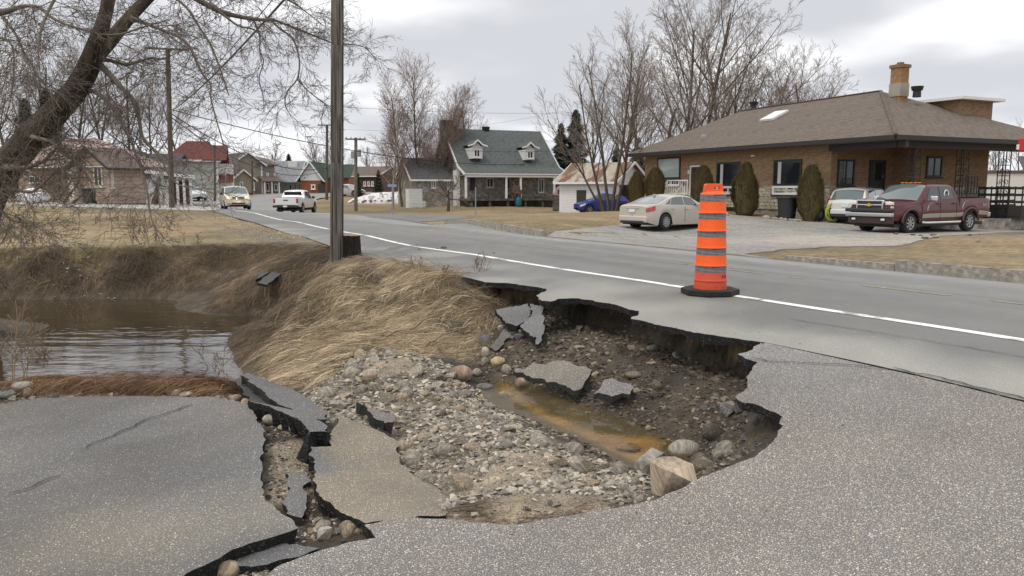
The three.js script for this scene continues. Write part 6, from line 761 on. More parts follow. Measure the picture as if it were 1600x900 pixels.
{ // dark red pickup
  const P = at(1440, 32.6), pm = paint(.085, .006, .01), Wd = 1.0, v = vehicle('pickup_truck', 'dark red crew-cab pickup with chrome front bumper parked beside the bungalow', 'pickup truck', { L: 6.3, W: Wd, R: .40, tw: .27, arch: .5, archFlat: .95, axles: [1.05, 4.93], tumble: .27, spokes: 8, paint: pm, sm: .05,
    top: [[0, 1.1], [.1, 1.17], [1.35, 1.24], [1.5, 1.26], [2.2, 1.86], [2.5, 1.92], [3.6, 1.92], [3.85, 1.86], [4.05, 1.38], [4.12, 1.34], [6.2, 1.34], [6.3, 1.3]], belt: [[0, .98], [1.4, 1.13], [2.2, 1.22], [4, 1.24], [4.2, 1.26], [6.3, 1.26]], sill: [[0, .5], [1.7, .46], [4.2, .46], [6.3, .56]], plan: [[0, .86], [.15, .94], [.6, .99], [2, 1], [6.1, 1], [6.3, .96]],
    windows: [{ c: [[1.98, .53], [2.82, .53], [2.82, .77], [2.36, .77]] }, { c: [[2.92, .53], [3.74, .53], [3.66, .77], [2.92, .77]] }], windshield: [1.52, 2.3, .93], rearGlass: [3.86, 4.0, .8],
    panels: [{ name: 'lower_trim', c: [[1.75, .10], [4.2, .10], [4.2, .235], [1.75, .235]], m: VM.silver, nu: 20 }, { name: 'lower_trim', c: [[4.2, .10], [4.42, .14], [4.42, .24], [4.2, .235]], m: VM.silver }, { name: 'lower_trim', c: [[5.5, .12], [6.25, .06], [6.25, .2], [5.48, .26]], m: VM.silver }] }, P, [-.87, .493]), X = v.X;
  v.both('fender_flare', s => { const gs = []; for (const c of [1.05, 4.93]) { const l = []; for (let i = 0; i <= 14; i++) { const a = Math.PI * i / 14; l.push([X(c) + Math.cos(a) * .53, .42 + Math.sin(a) * .5, s * (Wd + .005)]); } gs.push(tube(l, .05, 6)); } return gs; }, flat(.06, .035, .035, .5));
  v.add('front_bumper', [rb(.22, .16, 1.98, .05, X(-.06), .64, 0)], flat(.55, .55, .56, .28, { metalness: .8 })); v.add('bumper_top', rb(.24, .13, 1.99, .04, X(-.05), .82, 0), VM.plastic); v.add('air_dam', rb(.25, .28, 1.85, .06, X(.06), .36, 0), flat(.05, .03, .03, .5)); v.both('fog_lamp', s => rb(.04, .08, .16, .02, X(-.11), .5, s * .62), VM.clear);
  v.add('grille', [rb(.1, .33, 1.02, .03, X(.0), .92, 0)], VM.plastic); v.add('grille_surround', [rb(.12, .055, 1.1, .02, X(-.02), 1.22, 0), rb(.12, .05, 1.1, .02, X(-.02), 1.06, 0), rb(.12, .05, 1.1, .02, X(-.02), .9, 0), rb(.12, .36, .05, .02, X(-.02), .9, .54), rb(.12, .36, .05, .02, X(-.02), .9, -.54)], VM.chrome);
  { const b = new THREE.Shape([[-.14, .025], [-.05, .025], [-.045, .055], [.045, .055], [.05, .025], [.14, .025], [.11, -.03], [.05, -.03], [.045, -.055], [-.045, -.055], [-.05, -.03], [-.17, -.03]].map(q => new THREE.Vector2(...q))); v.add('badge', new THREE.ExtrudeGeometry(b, { depth: .02, bevelEnabled: true, bevelSize: .004, bevelThickness: .004, bevelSegments: 1 }).rotateY(-Math.PI / 2).translate(X(-.075), 1.085, 0), flat(.7, .48, .1, .35, { metalness: .6 })); }
  v.both('head_light', s => rb(.14, .12, .3, .03, X(.07), 1.08, s * .75), VM.clear); v.both('turn_light', s => rb(.14, .09, .3, .03, X(.07), .95, s * .75), flat(.6, .5, .42, .2)); v.add('hood_edge', rb(.12, .05, 1.5, .02, X(.12), 1.17, 0), VM.chrome);
  v.both('mirror', s => [rb(.12, .2, .26, .04, X(2.08), 1.22, s * 1.2), bx(.05, .05, .2, X(2.1), 1.26, s * 1.06)], VM.chrome); v.both('step_bar', s => tube([[X(1.75), .42, s * .99], [X(1.9), .4, s * 1.06], [X(4.1), .4, s * 1.06], [X(4.25), .42, s * .99]], .045, 8), VM.chrome);
  for (const z of [-.36, -.18, 0, .18, .36]) v.add('roof_marker_lamp', rb(.1, .04, .09, .015, X(2.42), 1.905, z), VM.amber); v.both('door_handle', s => rb(.16, .04, .05, .012, X(2.72), 1.1, s * 1.0), VM.plastic); v.both('door_handle', s => rb(.16, .04, .05, .012, X(3.72), 1.1, s * 1.0), VM.plastic); for (const x of [1.72, 2.87, 3.95]) v.both('door_seam', s => bx(.012, .66, .012, X(x), .52, s * 1.0), VM.plastic); v.add('bed_gap', bx(.03, .85, 1.99, X(4.15), .5, 0), VM.plastic); v.add('bed_floor', bx(1.98, .02, 1.72, X(5.18), 1.345, 0), VM.plastic); v.both('tail_light', s => rb(.06, .4, .12, .02, X(6.28), .86, s * .9), VM.red); v.add('rear_bumper', rb(.2, .18, 1.9, .04, X(6.36), .56, 0), VM.chrome);  // flat dark panel at rail height, painting the shade of the open bed
  { const sw = (x0, k) => s => { const l = []; for (let i = 0; i <= 12; i++) { const a = i / 12; const p = v.pt(x0 + .42 * a * a * 1.0 + .02, .30 + .17 * Math.sin(a * 1.57), s); l.push([p[0], p[1], p[2] + s * .006]); } return tube(l, Array.from({ length: 13 }, (_, i) => (.016 * (1 - i / 13) + .003)), 6); }; v.both('swoosh_decal', sw(2.02), VM.silver); v.both('swoosh_decal', sw(4.32), VM.silver); }
  v.root.scale.setScalar(1.05); { const c = document.createElement('canvas'); c.width = 128; c.height = 64; const x = c.getContext('2d'); x.clearRect(0, 0, 128, 64); x.fillStyle = '#b9b2a4'; x.font = 'italic bold 50px sans-serif'; x.fillText('4x4', 14, 50); const ct = new THREE.CanvasTexture(c); ct.colorSpace = THREE.SRGBColorSpace; const m = std({ map: ct, transparent: true, alphaTest: .4, side: THREE.DoubleSide }); const g = new THREE.PlaneGeometry(.42, .2).translate(X(5.86), 1.06, 1.008); v.add('lettering', g, m); v.add('window_decal', new THREE.TorusGeometry(.14, .022, 6, 22, 4.2).rotateZ(-.5).translate(X(3.3), 1.5, .925), flat(.7, .75, .7)); }
}
function suv(name, label, P, hd, pm, o = {}) {
  const v = vehicle(name, label, 'car', { L: 4.45, W: .92, R: .36, tw: .23, arch: .43, axles: [.9, 3.52], tumble: .28, spokes: 5, paint: pm, sm: .06, top: [[0, .86], [.1, .98], [.95, 1.1], [1.1, 1.14], [1.75, 1.62], [2.1, 1.7], [3.6, 1.7], [4.0, 1.64], [4.35, 1.12], [4.45, .95]], belt: [[0, .78], [1, 1.02], [2.5, 1.07], [4.2, 1.1], [4.45, .9]], sill: [[0, .32], [.5, .26], [4, .27], [4.45, .42]], plan: [[0, .78], [.15, .9], [.6, .98], [2, 1], [4, .99], [4.3, .95], [4.45, .9]], windows: [{ c: [[1.38, .53], [2.2, .53], [2.2, .77], [1.78, .77]] }, { c: [[2.26, .53], [3.05, .53], [3.05, .77], [2.26, .77]] }, { c: [[3.11, .53], [3.95, .55], [3.8, .75], [3.11, .77]] }], windshield: [1.12, 1.82, .93], rearGlass: [4.02, 4.33, .88] }, P, hd), X = v.X;
  v.add('front_bumper', rb(.2, .28, 1.6, .07, X(.06), .36, 0), o.lower || pm); v.add('grille', rb(.06, .2, .8, .03, X(.0), .74, 0), VM.plastic); v.add('grille_bar', [rb(.07, .04, .84, .015, X(-.01), .82, 0), rb(.07, .03, .84, .012, X(-.01), .74, 0)], VM.chrome); v.both('head_light', s => rb(.14, .19, .3, .04, X(.06), .76, s * .62), o.lit || VM.clear); v.both('fog_lamp', s => rb(.05, .1, .14, .03, X(-.03), .46, s * .62), VM.clear); v.add('intake', rb(.08, .1, .9, .03, X(-.03), .42, 0), VM.plastic); v.add('rear_bumper', rb(.2, .3, 1.66, .06, X(4.4), .4, 0), o.lower || pm); v.add('rear_lower', rb(.2, .16, 1.6, .05, X(4.44), .34, 0), VM.plastic); v.both('tail_light', s => rb(.12, .34, .18, .04, X(4.26), .86, s * .8), VM.red); v.add('number_plate', bx(.015, .13, .32, X(4.47), .8, 0), VM.plate); v.add('front_plate', bx(.015, .12, .3, X(-.06), .52, 0), VM.plate); v.both('mirror', s => rb(.14, .16, .22, .04, X(1.55), 1.06, s * 1.0), o.mirror || VM.plastic); v.both('roof_rail', s => tube([[X(2), 1.7, s * .62], [X(2.2), 1.75, s * .62], [X(3.5), 1.75, s * .62], [X(3.7), 1.7, s * .62]], .018, 6), VM.plastic); for (const x of [2.23, 3.08]) v.both('door_seam', s => bx(.012, .62, .012, X(x), .4, s * .92), VM.plastic); return v;
}
suv('sport_utility_vehicle', 'white sport utility car parked behind the red pickup, rear window showing', at(1352, 37), [.72, -.69], paint(.66, .66, .65));
{ const lit = new THREE.MeshStandardMaterial({ color: lin(.8, .75, .6), emissive: lin(1, .78, .45), emissiveIntensity: .45 }); const P = at(367, 57); suv('sport_utility_vehicle', 'pale gold sport utility car with headlights on driving towards us', P, [.42, .907], paint(.62, .57, .47), { lit, lower: paint(.5, .45, .37) }); const l = new THREE.PointLight(0xffd9a0, .3, 6); l.position.set(P[0] + 1.1, P[1] + .8, P[2] + 2.5); scene.add(l); }
{ // white pickup seen from behind
  const P = at(463, 59.5), pm = paint(.72, .72, .72), v = vehicle('pickup_truck', 'white pickup driving away where the road bends', 'pickup truck', { L: 5.4, W: .95, R: .39, tw: .25, arch: .47, axles: [.95, 4.2], tumble: .27, spokes: 6, paint: pm, sm: .05, top: [[0, 1.0], [1.2, 1.14], [1.35, 1.16], [2, 1.72], [2.3, 1.8], [3.2, 1.79], [3.4, 1.7], [3.62, 1.25], [3.7, 1.2], [5.3, 1.2], [5.4, 1.17]], belt: [[0, .9], [1.3, 1.05], [3.6, 1.12], [5.4, 1.12]], sill: [[0, .46], [1.5, .44], [4, .44], [5.4, .6]], plan: [[0, .86], [.2, .95], [.6, 1], [5.2, 1], [5.4, .97]], windows: [{ c: [[1.7, .53], [2.45, .53], [2.45, .77], [2.1, .77]] }, { c: [[2.52, .53], [3.3, .53], [3.22, .77], [2.52, .77]] }], windshield: [1.37, 2.05, .92] }, P, [.02, -1]), X = v.X;
  v.add('rear_window', bx(.03, .36, 1.3, X(3.56), 1.3, 0, 0, 0, -.42), VM.glass); v.add('tailgate', rb(.05, .52, 1.5, .02, X(5.4), .68, 0), pm); v.add('tailgate_handle', bx(.03, .07, .34, X(5.435), 1.0, 0), VM.plastic); v.both('tail_light', s => rb(.08, .34, .16, .03, X(5.38), .82, s * .85), VM.red); v.add('rear_bumper', rb(.22, .17, 1.86, .04, X(5.48), .5, 0), VM.plastic); v.add('number_plate', bx(.02, .12, .3, X(5.6), .53, 0), VM.plate); v.add('hitch', bx(.2, .08, .08, X(5.55), .42, 0), VM.plastic); v.both('mirror', s => rb(.12, .18, .22, .04, X(1.9), 1.12, s * 1.07), VM.plastic); v.add('bed_floor', bx(1.5, .02, 1.6, X(4.5), 1.205, 0), VM.plastic);  // shade of the open bed put into a dark sheet between the rails
}
function hatch(name, label, P, hd, pm) { const v = vehicle(name, label, 'car', { L: 4.0, W: .85, R: .31, tw: .2, arch: .37, axles: [.78, 3.3], tumble: .33, spokes: 5, paint: pm, top: [[0, .7], [.15, .8], [.85, .98], [1.0, 1.03], [1.75, 1.46], [2.2, 1.52], [3.2, 1.45], [3.6, 1.32], [3.92, .98], [4, .9]], belt: [[0, .62], [1, .92], [3, 1.0], [4, .86]], sill: [[0, .3], [.5, .22], [3.6, .23], [4, .36]], plan: [[0, .76], [.2, .9], [.7, .98], [2, 1], [3.6, .98], [4, .88]], windows: [{ c: [[1.4, .53], [2.1, .53], [2.1, .76], [1.72, .76]] }, { c: [[2.16, .53], [3.0, .53], [2.9, .76], [2.16, .76]] }], windshield: [1.04, 1.78, .93], rearGlass: [3.4, 3.85, .86] }, P, hd); v.both('head_light', s => v.patch([[.05, .36], [.5, .42], [.45, .5], [.08, .48]], .012)(s), VM.clear); v.both('tail_light', s => v.patch([[3.7, .4], [3.98, .38], [3.9, .52], [3.7, .52]], .012)(s), VM.red); v.both('mirror', s => rb(.12, .12, .18, .04, v.X(1.55), .95, s * .92), pm); return v; }
hatch('hatchback', 'blue hatchback parked by the white garage behind bare trunks', at(940, 58.5), [-.97, .25], paint(.015, .04, .24));
hatch('hatchback', 'small silver car parked before the red roofed house', at(303, 78), [.6, .8], paint(.6, .61, .62));
hatch('hatchback', 'grey car parked beside the snow heap', at(546, 98), [.9, .4], paint(.45, .47, .48));
{ // stake trailer
  const P = at(1592, 38.5), t = thing('stake_trailer', 'black tandem-axle stake trailer at the far right behind the pickup', 'trailer', P, .62), L = 4.2, m = VM.plastic; obj('bed', [bx(L, .12, 1.9, 0, .62, 0), bx(L, .5, .05, 0, .74, .93), bx(L, .5, .05, 0, .74, -.93), bx(.05, .5, 1.9, -L / 2, .74, 0)], flat(.035, .03, .028, .8), t);
  for (const z of [.97, -.97]) { for (let i = 0; i <= 6; i++) obj('stake', bx(.05, 1.5, .05, -L / 2 + .03 + i * (L - .06) / 6, .66, z), m, t); for (const y of [1.35, 1.68, 2.0]) obj('side_rail', bx(L, .12, .03, 0, y, z), m, t); } for (const y of [1.35, 1.68, 2.0]) obj('end_rail', bx(.03, .12, 1.9, -L / 2, y, 0), m, t);
  for (const x of [-.42, .42]) for (const z of [1, -1]) { const w = obj('wheel', cyl(.12, .12, .24, 10, 0, -.12, 0).rotateX(1.5708), VM.hub, t); w.position.set(x, .36, z * .84); obj('tyre', new THREE.TorusGeometry(.27, .09, 8, 22), VM.tyre, w); } obj('fender', [bx(1.9, .05, .3, 0, .76, .98)], m, t); obj('drawbar', [beam([-L / 2, .6, .5], [-L / 2 - 1.3, .5, 0], .08, .1), beam([-L / 2, .6, -.5], [-L / 2 - 1.3, .5, 0], .08, .1)], m, t);
}
// ---------- bare trees ----------
const barkC = tex(256, (i, j) => { const u = i / 256, v = j / 256, a = pf(u, v * .3, 24, 4), k = .55 + .55 * (a - .45); return [k, k * .96, k * .9]; });
const bark = (r, g, b) => std({ color: lin(r, g, b), map: rr(barkC, 1, .5), bumpMap: rr(barkC, 1, .5), bumpScale: .02, roughness: .97 });
const TW = { grey: [bark(.36, .31, .26), flat(.25, .205, .17, .95)], dark: [bark(.24, .2, .16), flat(.17, .142, .115, .95)], birch: [bark(.9, .87, .82), flat(.19, .13, .11, .95)], warm: [bark(.5, .42, .37), flat(.30, .225, .19, .95)], fuzz: [bark(.3, .25, .21), flat(.27, .215, .185, .95)] };
const V3 = (a, b, k) => [a[0] + b[0] * k, a[1] + b[1] * k, a[2] + b[2] * k], nrm = a => { const l = Math.hypot(...a) || 1; return [a[0] / l, a[1] / l, a[2] / l]; };
const crs = (a, b) => [a[1] * b[2] - a[2] * b[1], a[2] * b[0] - a[0] * b[2], a[0] * b[1] - a[1] * b[0]];
function grow(T, r, p, d, len, rad, lvl, o) {
  const n = lvl === 0 ? 8 : lvl === 1 ? 6 : lvl === 2 ? 4 : 3, pts = [p], rs = [rad], ds = [d], w = o.wander * (1 + .25 * lvl), end = lvl === o.levels ? .45 : .28; let q = p, dd = d;
  for (let i = 1; i <= n; i++) { dd = nrm([dd[0] + (r() - .5) * w, dd[1] + (r() - .5) * w + (o.up[lvl] || 0), dd[2] + (r() - .5) * w]); q = V3(q, dd, len / n); pts.push(q); ds.push(dd); rs.push(Math.max(o.rmin, rad * mix(1, end, i / n))); }
  (lvl <= 1 ? T.limb : T.twig).add(pts, rs, lvl === 0 ? 10 : lvl === 1 ? 6 : lvl === 2 ? 4 : 3);
  if (lvl >= o.levels) return; const kids = Math.round(o.kids[lvl] * (.8 + .4 * r())); let az = r() * 6.28;
  for (let c = 0; c < kids; c++) { const t = o.start[lvl] + (1 - o.start[lvl]) * (c + r() * .8) / kids, i = Math.min(n - 1, Math.floor(t * n)), f = t * n - i, b = V3(pts[i], [pts[i + 1][0] - pts[i][0], pts[i + 1][1] - pts[i][1], pts[i + 1][2] - pts[i][2]], f), D = ds[i + 1], s = nrm(crs(D, Math.abs(D[1]) > .95 ? [1, 0, 0] : [0, 1, 0])), u = crs(s, D); az += 2.4 + (r() - .5); const an = o.ang[lvl] * (.7 + .6 * r()), ca = Math.cos(az) * Math.sin(an), sa = Math.sin(az) * Math.sin(an), cd = nrm([D[0] * Math.cos(an) + s[0] * ca + u[0] * sa, D[1] * Math.cos(an) + s[1] * ca + u[1] * sa, D[2] * Math.cos(an) + s[2] * ca + u[2] * sa]); grow(T, r, b, cd, len * o.ratio[lvl] * (1.1 - .55 * t * (o.cone ?? 1)) * (.75 + .5 * r()), Math.max(o.rmin, mix(rad, rad * end, t) * (o.thin ?? .58)), lvl + 1, o); }
}
function treeGeo(seed, o) { const T = { limb: new Tubes(), twig: new Tubes() }, r = rng(seed); for (const s of o.stems || [[0, 0, 0, 0, 1, 0, 1]]) grow(T, r, [s[0], s[1], s[2]], nrm([s[3], s[4], s[5]]), o.len * s[6], o.rad * s[6], 0, o); return [T.limb.geo(), T.twig.geo()]; }
function tree(name, label, geo, mats, px, D, scale = 1, turn = 0, group, dy = 0) { const p = V(px, 300, D), t = thing(name, label, 'tree', [p[0], Fy(p[0], p[2]) - .15 + dy, p[2]], turn, group); t.scale.setScalar(scale); obj('trunk', geo[0], mats[0], t); obj('crown', geo[1], mats[1], t); return t; }
const oTall = { len: 12.5, rad: .19, levels: 4, kids: [12, 8, 6, 6], start: [.22, .2, .15, .1], ang: [.62, .55, .6, .6], ratio: [.62, .5, .46, .42], up: [.02, .07, .05, .04], wander: .17, rmin: .0075, thin: .55 };
const tallA = treeGeo(11, oTall), tallB = treeGeo(23, { ...oTall, kids: [11, 8, 6, 6], ang: [.75, .6, .6, .6] }), spread = treeGeo(31, { ...oTall, len: 8, kids: [8, 7, 6, 6], ratio: [.75, .55, .46, .42], stems: [[0, 0, 0, -.35, 1, .1, 1], [.3, 0, 0, .35, 1, 0, 1], [.1, 0, .2, .05, 1, -.2, 1.1]], rad: .15 });
const multi = treeGeo(37, { len: 8.6, rad: .1, levels: 3, kids: [10, 7, 6], start: [.25, .2, .15], ang: [.5, .5, .55], ratio: [.42, .5, .46], up: [.03, .07, .03], wander: .17, rmin: .007, thin: .55, stems: [[-.35, 0, 0, -.35, 1, .1, 1], [-.1, 0, .1, -.12, 1, 0, 1.15], [.15, 0, 0, .02, 1, .1, 1.2], [.35, 0, .1, .22, 1, 0, 1.05], [-.25, 0, -.2, -.55, 1, -.1, .85]] });
const birchG = treeGeo(41, { len: 10.5, rad: .15, levels: 3, kids: [24, 8, 7], start: [.22, .15, .1], ang: [.6, .5, .6], ratio: [.27, .5, .55], up: [.03, .0, -.14, -.2], wander: .13, rmin: .008, thin: .45 });
const poplarG = treeGeo(43, { len: 10.5, rad: .12, levels: 3, kids: [30, 10, 9], start: [.12, .1, .1], ang: [.55, .5, .6], ratio: [.36, .5, .5], up: [.03, .06, .0, -.05], wander: .16, rmin: .007, thin: .42, stems: [[0, 0, 0, 0, 1, 0, 1], [1.6, 0, .5, .06, 1, 0, .86], [-1.3, 0, .4, -.06, 1, 0, .84], [2.9, 0, .2, .1, 1, 0, .68]] });
const appleG = treeGeo(47, { len: 2.0, rad: .15, levels: 4, kids: [7, 6, 6, 5], start: [.55, .2, .15, .1], ang: [1.05, .7, .7, .7], ratio: [1.15, .55, .5, .5], up: [.0, .06, .06, .1], wander: .34, rmin: .008, thin: .62 });
const fuzzG = treeGeo(53, { len: 6.5, rad: .14, levels: 3, kids: [13, 8, 7], start: [.18, .15, .1], ang: [.6, .55, .6], ratio: [.5, .5, .45], up: [.03, .08, .05, .03], wander: .2, rmin: .012, thin: .55 });
const gB = 'bare trees behind the brown bungalow';
tree('bare_tree', 'multi-stemmed bare tree on the lawn left of the bungalow', multi, TW.grey, 953, 52, 1.02, .3);
tree('bare_tree', 'tall bare tree rising behind the left end of the bungalow roof', tallA, TW.grey, 1068, 66, 1.2, .9, gB);
tree('bare_tree', 'tallest bare tree whose top leaves the picture above the roof', tallB, TW.grey, 1092, 70, 1.38, 2.2, gB);
tree('bare_tree', 'bare tree leaning left behind the garage and bungalow', spread, TW.grey, 1040, 64, 1.0, 3.4, gB);
tree('bare_tree', 'bare tree behind the roof between the skylight and the tall trees', tallA, TW.grey, 1150, 70, .98, 4, gB);
tree('bare_tree', 'wide bare tree behind the roof left of the chimney', spread, TW.grey, 1222, 68, 1.16, 1.2, gB);
tree('bare_tree', 'slender bare tree at the right end of the row behind the roof', tallB, TW.grey, 1262, 74, .98, 5.2, gB);
tree('bare_tree', 'bare tree behind the garage, far left of the roof row', tallB, TW.grey, 1000, 76, 1.0, .7, gB);
tree('bare_tree', 'bare tree directly behind the skylight', tallB, TW.grey, 1190, 76, 1.05, 3.1, gB);
tree('bare_tree', 'bare tree filling the gap right of the tallest tree', tallA, TW.grey, 1122, 78, 1.3, 5.6, gB);
tree('bare_tree', 'outermost low bare tree near the chimney side of the row', spread, TW.grey, 1300, 82, 1.0, 2.6, gB);
tree('bare_tree', 'bare tree behind the spruces left of the bungalow roof', tallA, TW.grey, 975, 80, 1.1, 1.9, gB);
tree('bare_tree', 'thin bare tree between the spruces and the bungalow', tallA, TW.grey, 925, 84, .8, 2.7, gB);
tree('birch_tree', 'white-trunked birch with drooping twigs left of the stone house', birchG, TW.birch, 613, 68, .84, 0);
tree('poplar_clump', 'tall reddish clump of bare poplars beside the stone house', poplarG, TW.warm, 650, 74, 1.16, .4);
tree('poplar_clump', 'lower brown clump of bare poplars against the stone house gable', poplarG, TW.warm, 690, 86, .86, 2.4);
tree('apple_tree', 'small crooked apple tree on the lawn before the stone house', appleG, TW.dark, 700, 64, 1.0, .5);
tree('bare_tree', 'bare tree crown above the stone house ridge', tallB, TW.fuzz, 735, 105, .95, 1);
// background bare trees
const bgList = [[402, 135, 'beyond the tan house roof'], [430, 140, 'above the tan house ridge'], [378, 138, 'between the red roof and the tan house'], [492, 122, 'left of the bend pole'], [503, 118, 'at the bend pole'], [520, 126, 'hidden behind the foreground pole'], [600, 128, 'behind the snow heap'], [575, 140, 'left of the birch, far away'], [540, 146, 'far behind the transformer pole'], [1552, 105, 'behind the white building'], [1590, 100, 'at the right edge behind the white building'], [1530, 112, 'left end behind the white building'], [320, 145, 'behind the red roof ridge'], [345, 140, 'right of the red roof ridge']];
bgList.forEach(([px, D, w], i) => tree('bare_tree', 'distant bare tree ' + w, i % 2 ? fuzzG : tallB, TW.fuzz, px, D, (i % 2 ? 1.15 : .56) * (.85 + .3 * h3(i, 4, 1)), i * 1.7, 'distant bare trees'));
const leftBg = [[20, 78, 1.25, 'far left behind the pink roof'], [70, 84, 1.3, 'behind the pink roof ridge'], [120, 86, 1.35, 'between pink roof and dark gable'], [165, 92, 1.3, 'above the dark gable roof'], [205, 95, 1.35, 'behind the carport'], [240, 98, 1.2, 'left of the tall wooden pole'], [285, 104, 1.15, 'between the wooden pole and red roof'], [-20, 74, 1.2, 'at the left edge behind the bungalow']];
leftBg.forEach(([px, D, s, w], i) => tree('bare_tree', 'bare tree ' + w, i % 2 ? tallA : tallB, TW.fuzz, px, D, s * .86, i * 2.1, 'bare trees behind the left houses'));
// ---------- conifers and cedars ----------
function spruceGeo(seed, h, rad, n) { const r = rng(seed), P = [], C = []; for (let i = 0; i < n; i++) { const k = Math.pow(r(), .8), y = h * (.06 + .94 * (1 - k)), R = rad * Math.pow(k, .85) * (.75 + .25 * Math.sin(y * 6 + r())), a = r() * 6.283, q = R * Math.pow(r(), .45), x = Math.cos(a) * q, z = Math.sin(a) * q, l = .16 + .34 * r(), dx = Math.cos(a) * l, dz = Math.sin(a) * l, w = .05 + .07 * r(), dr = -.25 * l - .1 * r(), v = .6 + .8 * r(); P.push(x - dz / l * w, y, z + dx / l * w, x + dz / l * w, y + .03, z - dx / l * w, x + dx, y + dr, z + dz); for (let c = 0; c < 3; c++) C.push(v, v, v * .9); } const g = new THREE.BufferGeometry(); g.setAttribute('position', new THREE.Float32BufferAttribute(P, 3)); g.setAttribute('color', new THREE.Float32BufferAttribute(C, 3)); g.computeVertexNormals(); return g; }
const needle = (r, g, b) => std({ color: lin(r, g, b), vertexColors: true, side: THREE.DoubleSide, roughness: .95 });
const NM = { spruce: needle(.035, .05, .03), cedar: needle(.15, .112, .052), olive: needle(.1, .09, .03) }, spr = [spruceGeo(1, 8, 2.2, 7000), spruceGeo(2, 8, 2.5, 7000)], sprT = tube([[0, 0, 0], [0, 4, 0], [0, 7.8, 0]], [.16, .1, .02], 7);
function spruce(label, px, D, s, k, group) { const p = V(px, 300, D), t = thing('spruce_tree', label, 'tree', [p[0], Fy(p[0], p[2]) - .1, p[2]], px, group); t.scale.set(s, s, s); obj('trunk', sprT, TW.dark[0], t); obj('crown', spr[k], k === 2 ? NM.olive : NM.spruce, t); }
spruce('dark spruce, left of the pair beyond the stone house', 876, 92, 1.15, 0, 'dark spruces'); spruce('dark spruce, taller right one of the pair beyond the stone house', 899, 92, 1.35, 1, 'dark spruces'); spruce('dark spruce behind the multi-stemmed tree', 962, 88, .8, 0, 'dark spruces'); spruce('dark spruce against the left end of the bungalow', 996, 84, .92, 1, 'dark spruces'); spruce('dark spruce between bungalow and garage', 1016, 80, .75, 0, 'dark spruces'); spruce('spruce standing behind the garage roof', 938, 84, .55, 0, 'dark spruces');
spruce('dark conifer far down the street above the white bungalow', 453, 130, .8, 1); spruce('big dark conifer behind the left bungalow', 85, 66, 1.2, 1); spruce('second dark conifer at the left edge behind branches', 50, 70, 1.15, 0); spruce('small conifer by the snow heap', 560, 96, .38, 0); spruce('dark conifer right of the snow heap', 592, 104, .42, 1); spruce('rounded conifer beyond the far houses', 440, 128, .62, 0);
{ const p = V(713, 300, 96), t = thing('cedar_tree', 'olive cedar top showing above the stone house roof', 'tree', [p[0], 0, p[2]]); obj('trunk', sprT, TW.dark[0], t); obj('crown', spruceGeo(9, 9.2, 3.1, 8000), NM.olive, t); }
function cedarGeo(seed, h, rad, n, top) { const r = rng(seed), P = [], C = []; for (let i = 0; i < n; i++) { const k = r(), y = h * k, prof = Math.pow(Math.sin(Math.PI * clamp(.16 + .84 * k * .98)), top) * (k < .12 ? .75 + 2 * k : 1), a = r() * 6.283, lump = .62 + .7 * fbm(Math.cos(a) * 1.8 + seed, y * 1.8, Math.sin(a) * 1.8 + 3, 3), R = rad * prof * lump * (.82 + .18 * Math.sqrt(r())), x = Math.cos(a) * R, z = Math.sin(a) * R, l = .1 + .16 * r(), w = .02 + .03 * r(), o = (.2 + .5 * r()) * l, v = (.55 + .9 * r()) * (.8 + .4 * fbm(a * 2 + seed, y * 2)), gr = r() < .4 ? 1.15 : 1; P.push(x + Math.sin(a) * w, y, z - Math.cos(a) * w, x - Math.sin(a) * w, y + .02, z + Math.cos(a) * w, x + Math.cos(a) * o + (r() - .5) * .08, y + l, z + Math.sin(a) * o + (r() - .5) * .08); for (let c = 0; c < 3; c++) C.push(v / gr, v, v * .9); } const g = new THREE.BufferGeometry(); g.setAttribute('position', new THREE.Float32BufferAttribute(P, 3)); g.setAttribute('color', new THREE.Float32BufferAttribute(C, 3)); g.computeVertexNormals(); return g; }
function cedar(label, px, D, pyT, pyB, wpx, seed, top = .8) { const p = V(px, pyB, D), q = V(px, pyT, D), h = q[1] - p[1], rad = wpx / FOC * D / 2, t = thing('cedar_shrub', label, 'shrub', [p[0], p[1], p[2]], seed, 'clipped cedars along the bungalow'), n = Math.round(4200 + 4200 * rad * h); obj('foliage', cedarGeo(seed, h, rad, n, top), NM.cedar, t); obj('inner_foliage', new THREE.LatheGeometry([[.0, 0], [.55, .04], [.8, .25], [.82, .5], [.68, .75], [.35, .92], [0, .97]].map(a => new THREE.Vector2(a[0] * rad * .92, a[1] * h)), 14), NM.core, t); obj('stem', cyl(.05, .07, .4, 6, 0, -.2, 0), TW.dark[0], t); }  // dark solid core added inside each shrub to block light between the sprays
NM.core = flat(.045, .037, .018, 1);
cedar('small pointed cedar before the garage, first from the left', 994, 46, 272, 322, 24, 3, .95); cedar('rounded cedar at the left corner of the bungalow', 1023, 45.5, 266, 315, 30, 5, .7); cedar('cedar beside the white stair railing', 1097, 43, 263, 325, 32, 7, .7); cedar('bulging brown cedar between the two big windows', 1163, 39.6, 258, 342, 37, 9, .75); cedar('cedar near the bungalow corner beside the black bin', 1265, 36.6, 263, 346, 38, 11, .72); cedar('small yellowish shrub under the porch behind the pickup', 1432, 40, 260, 300, 20, 13, .8);

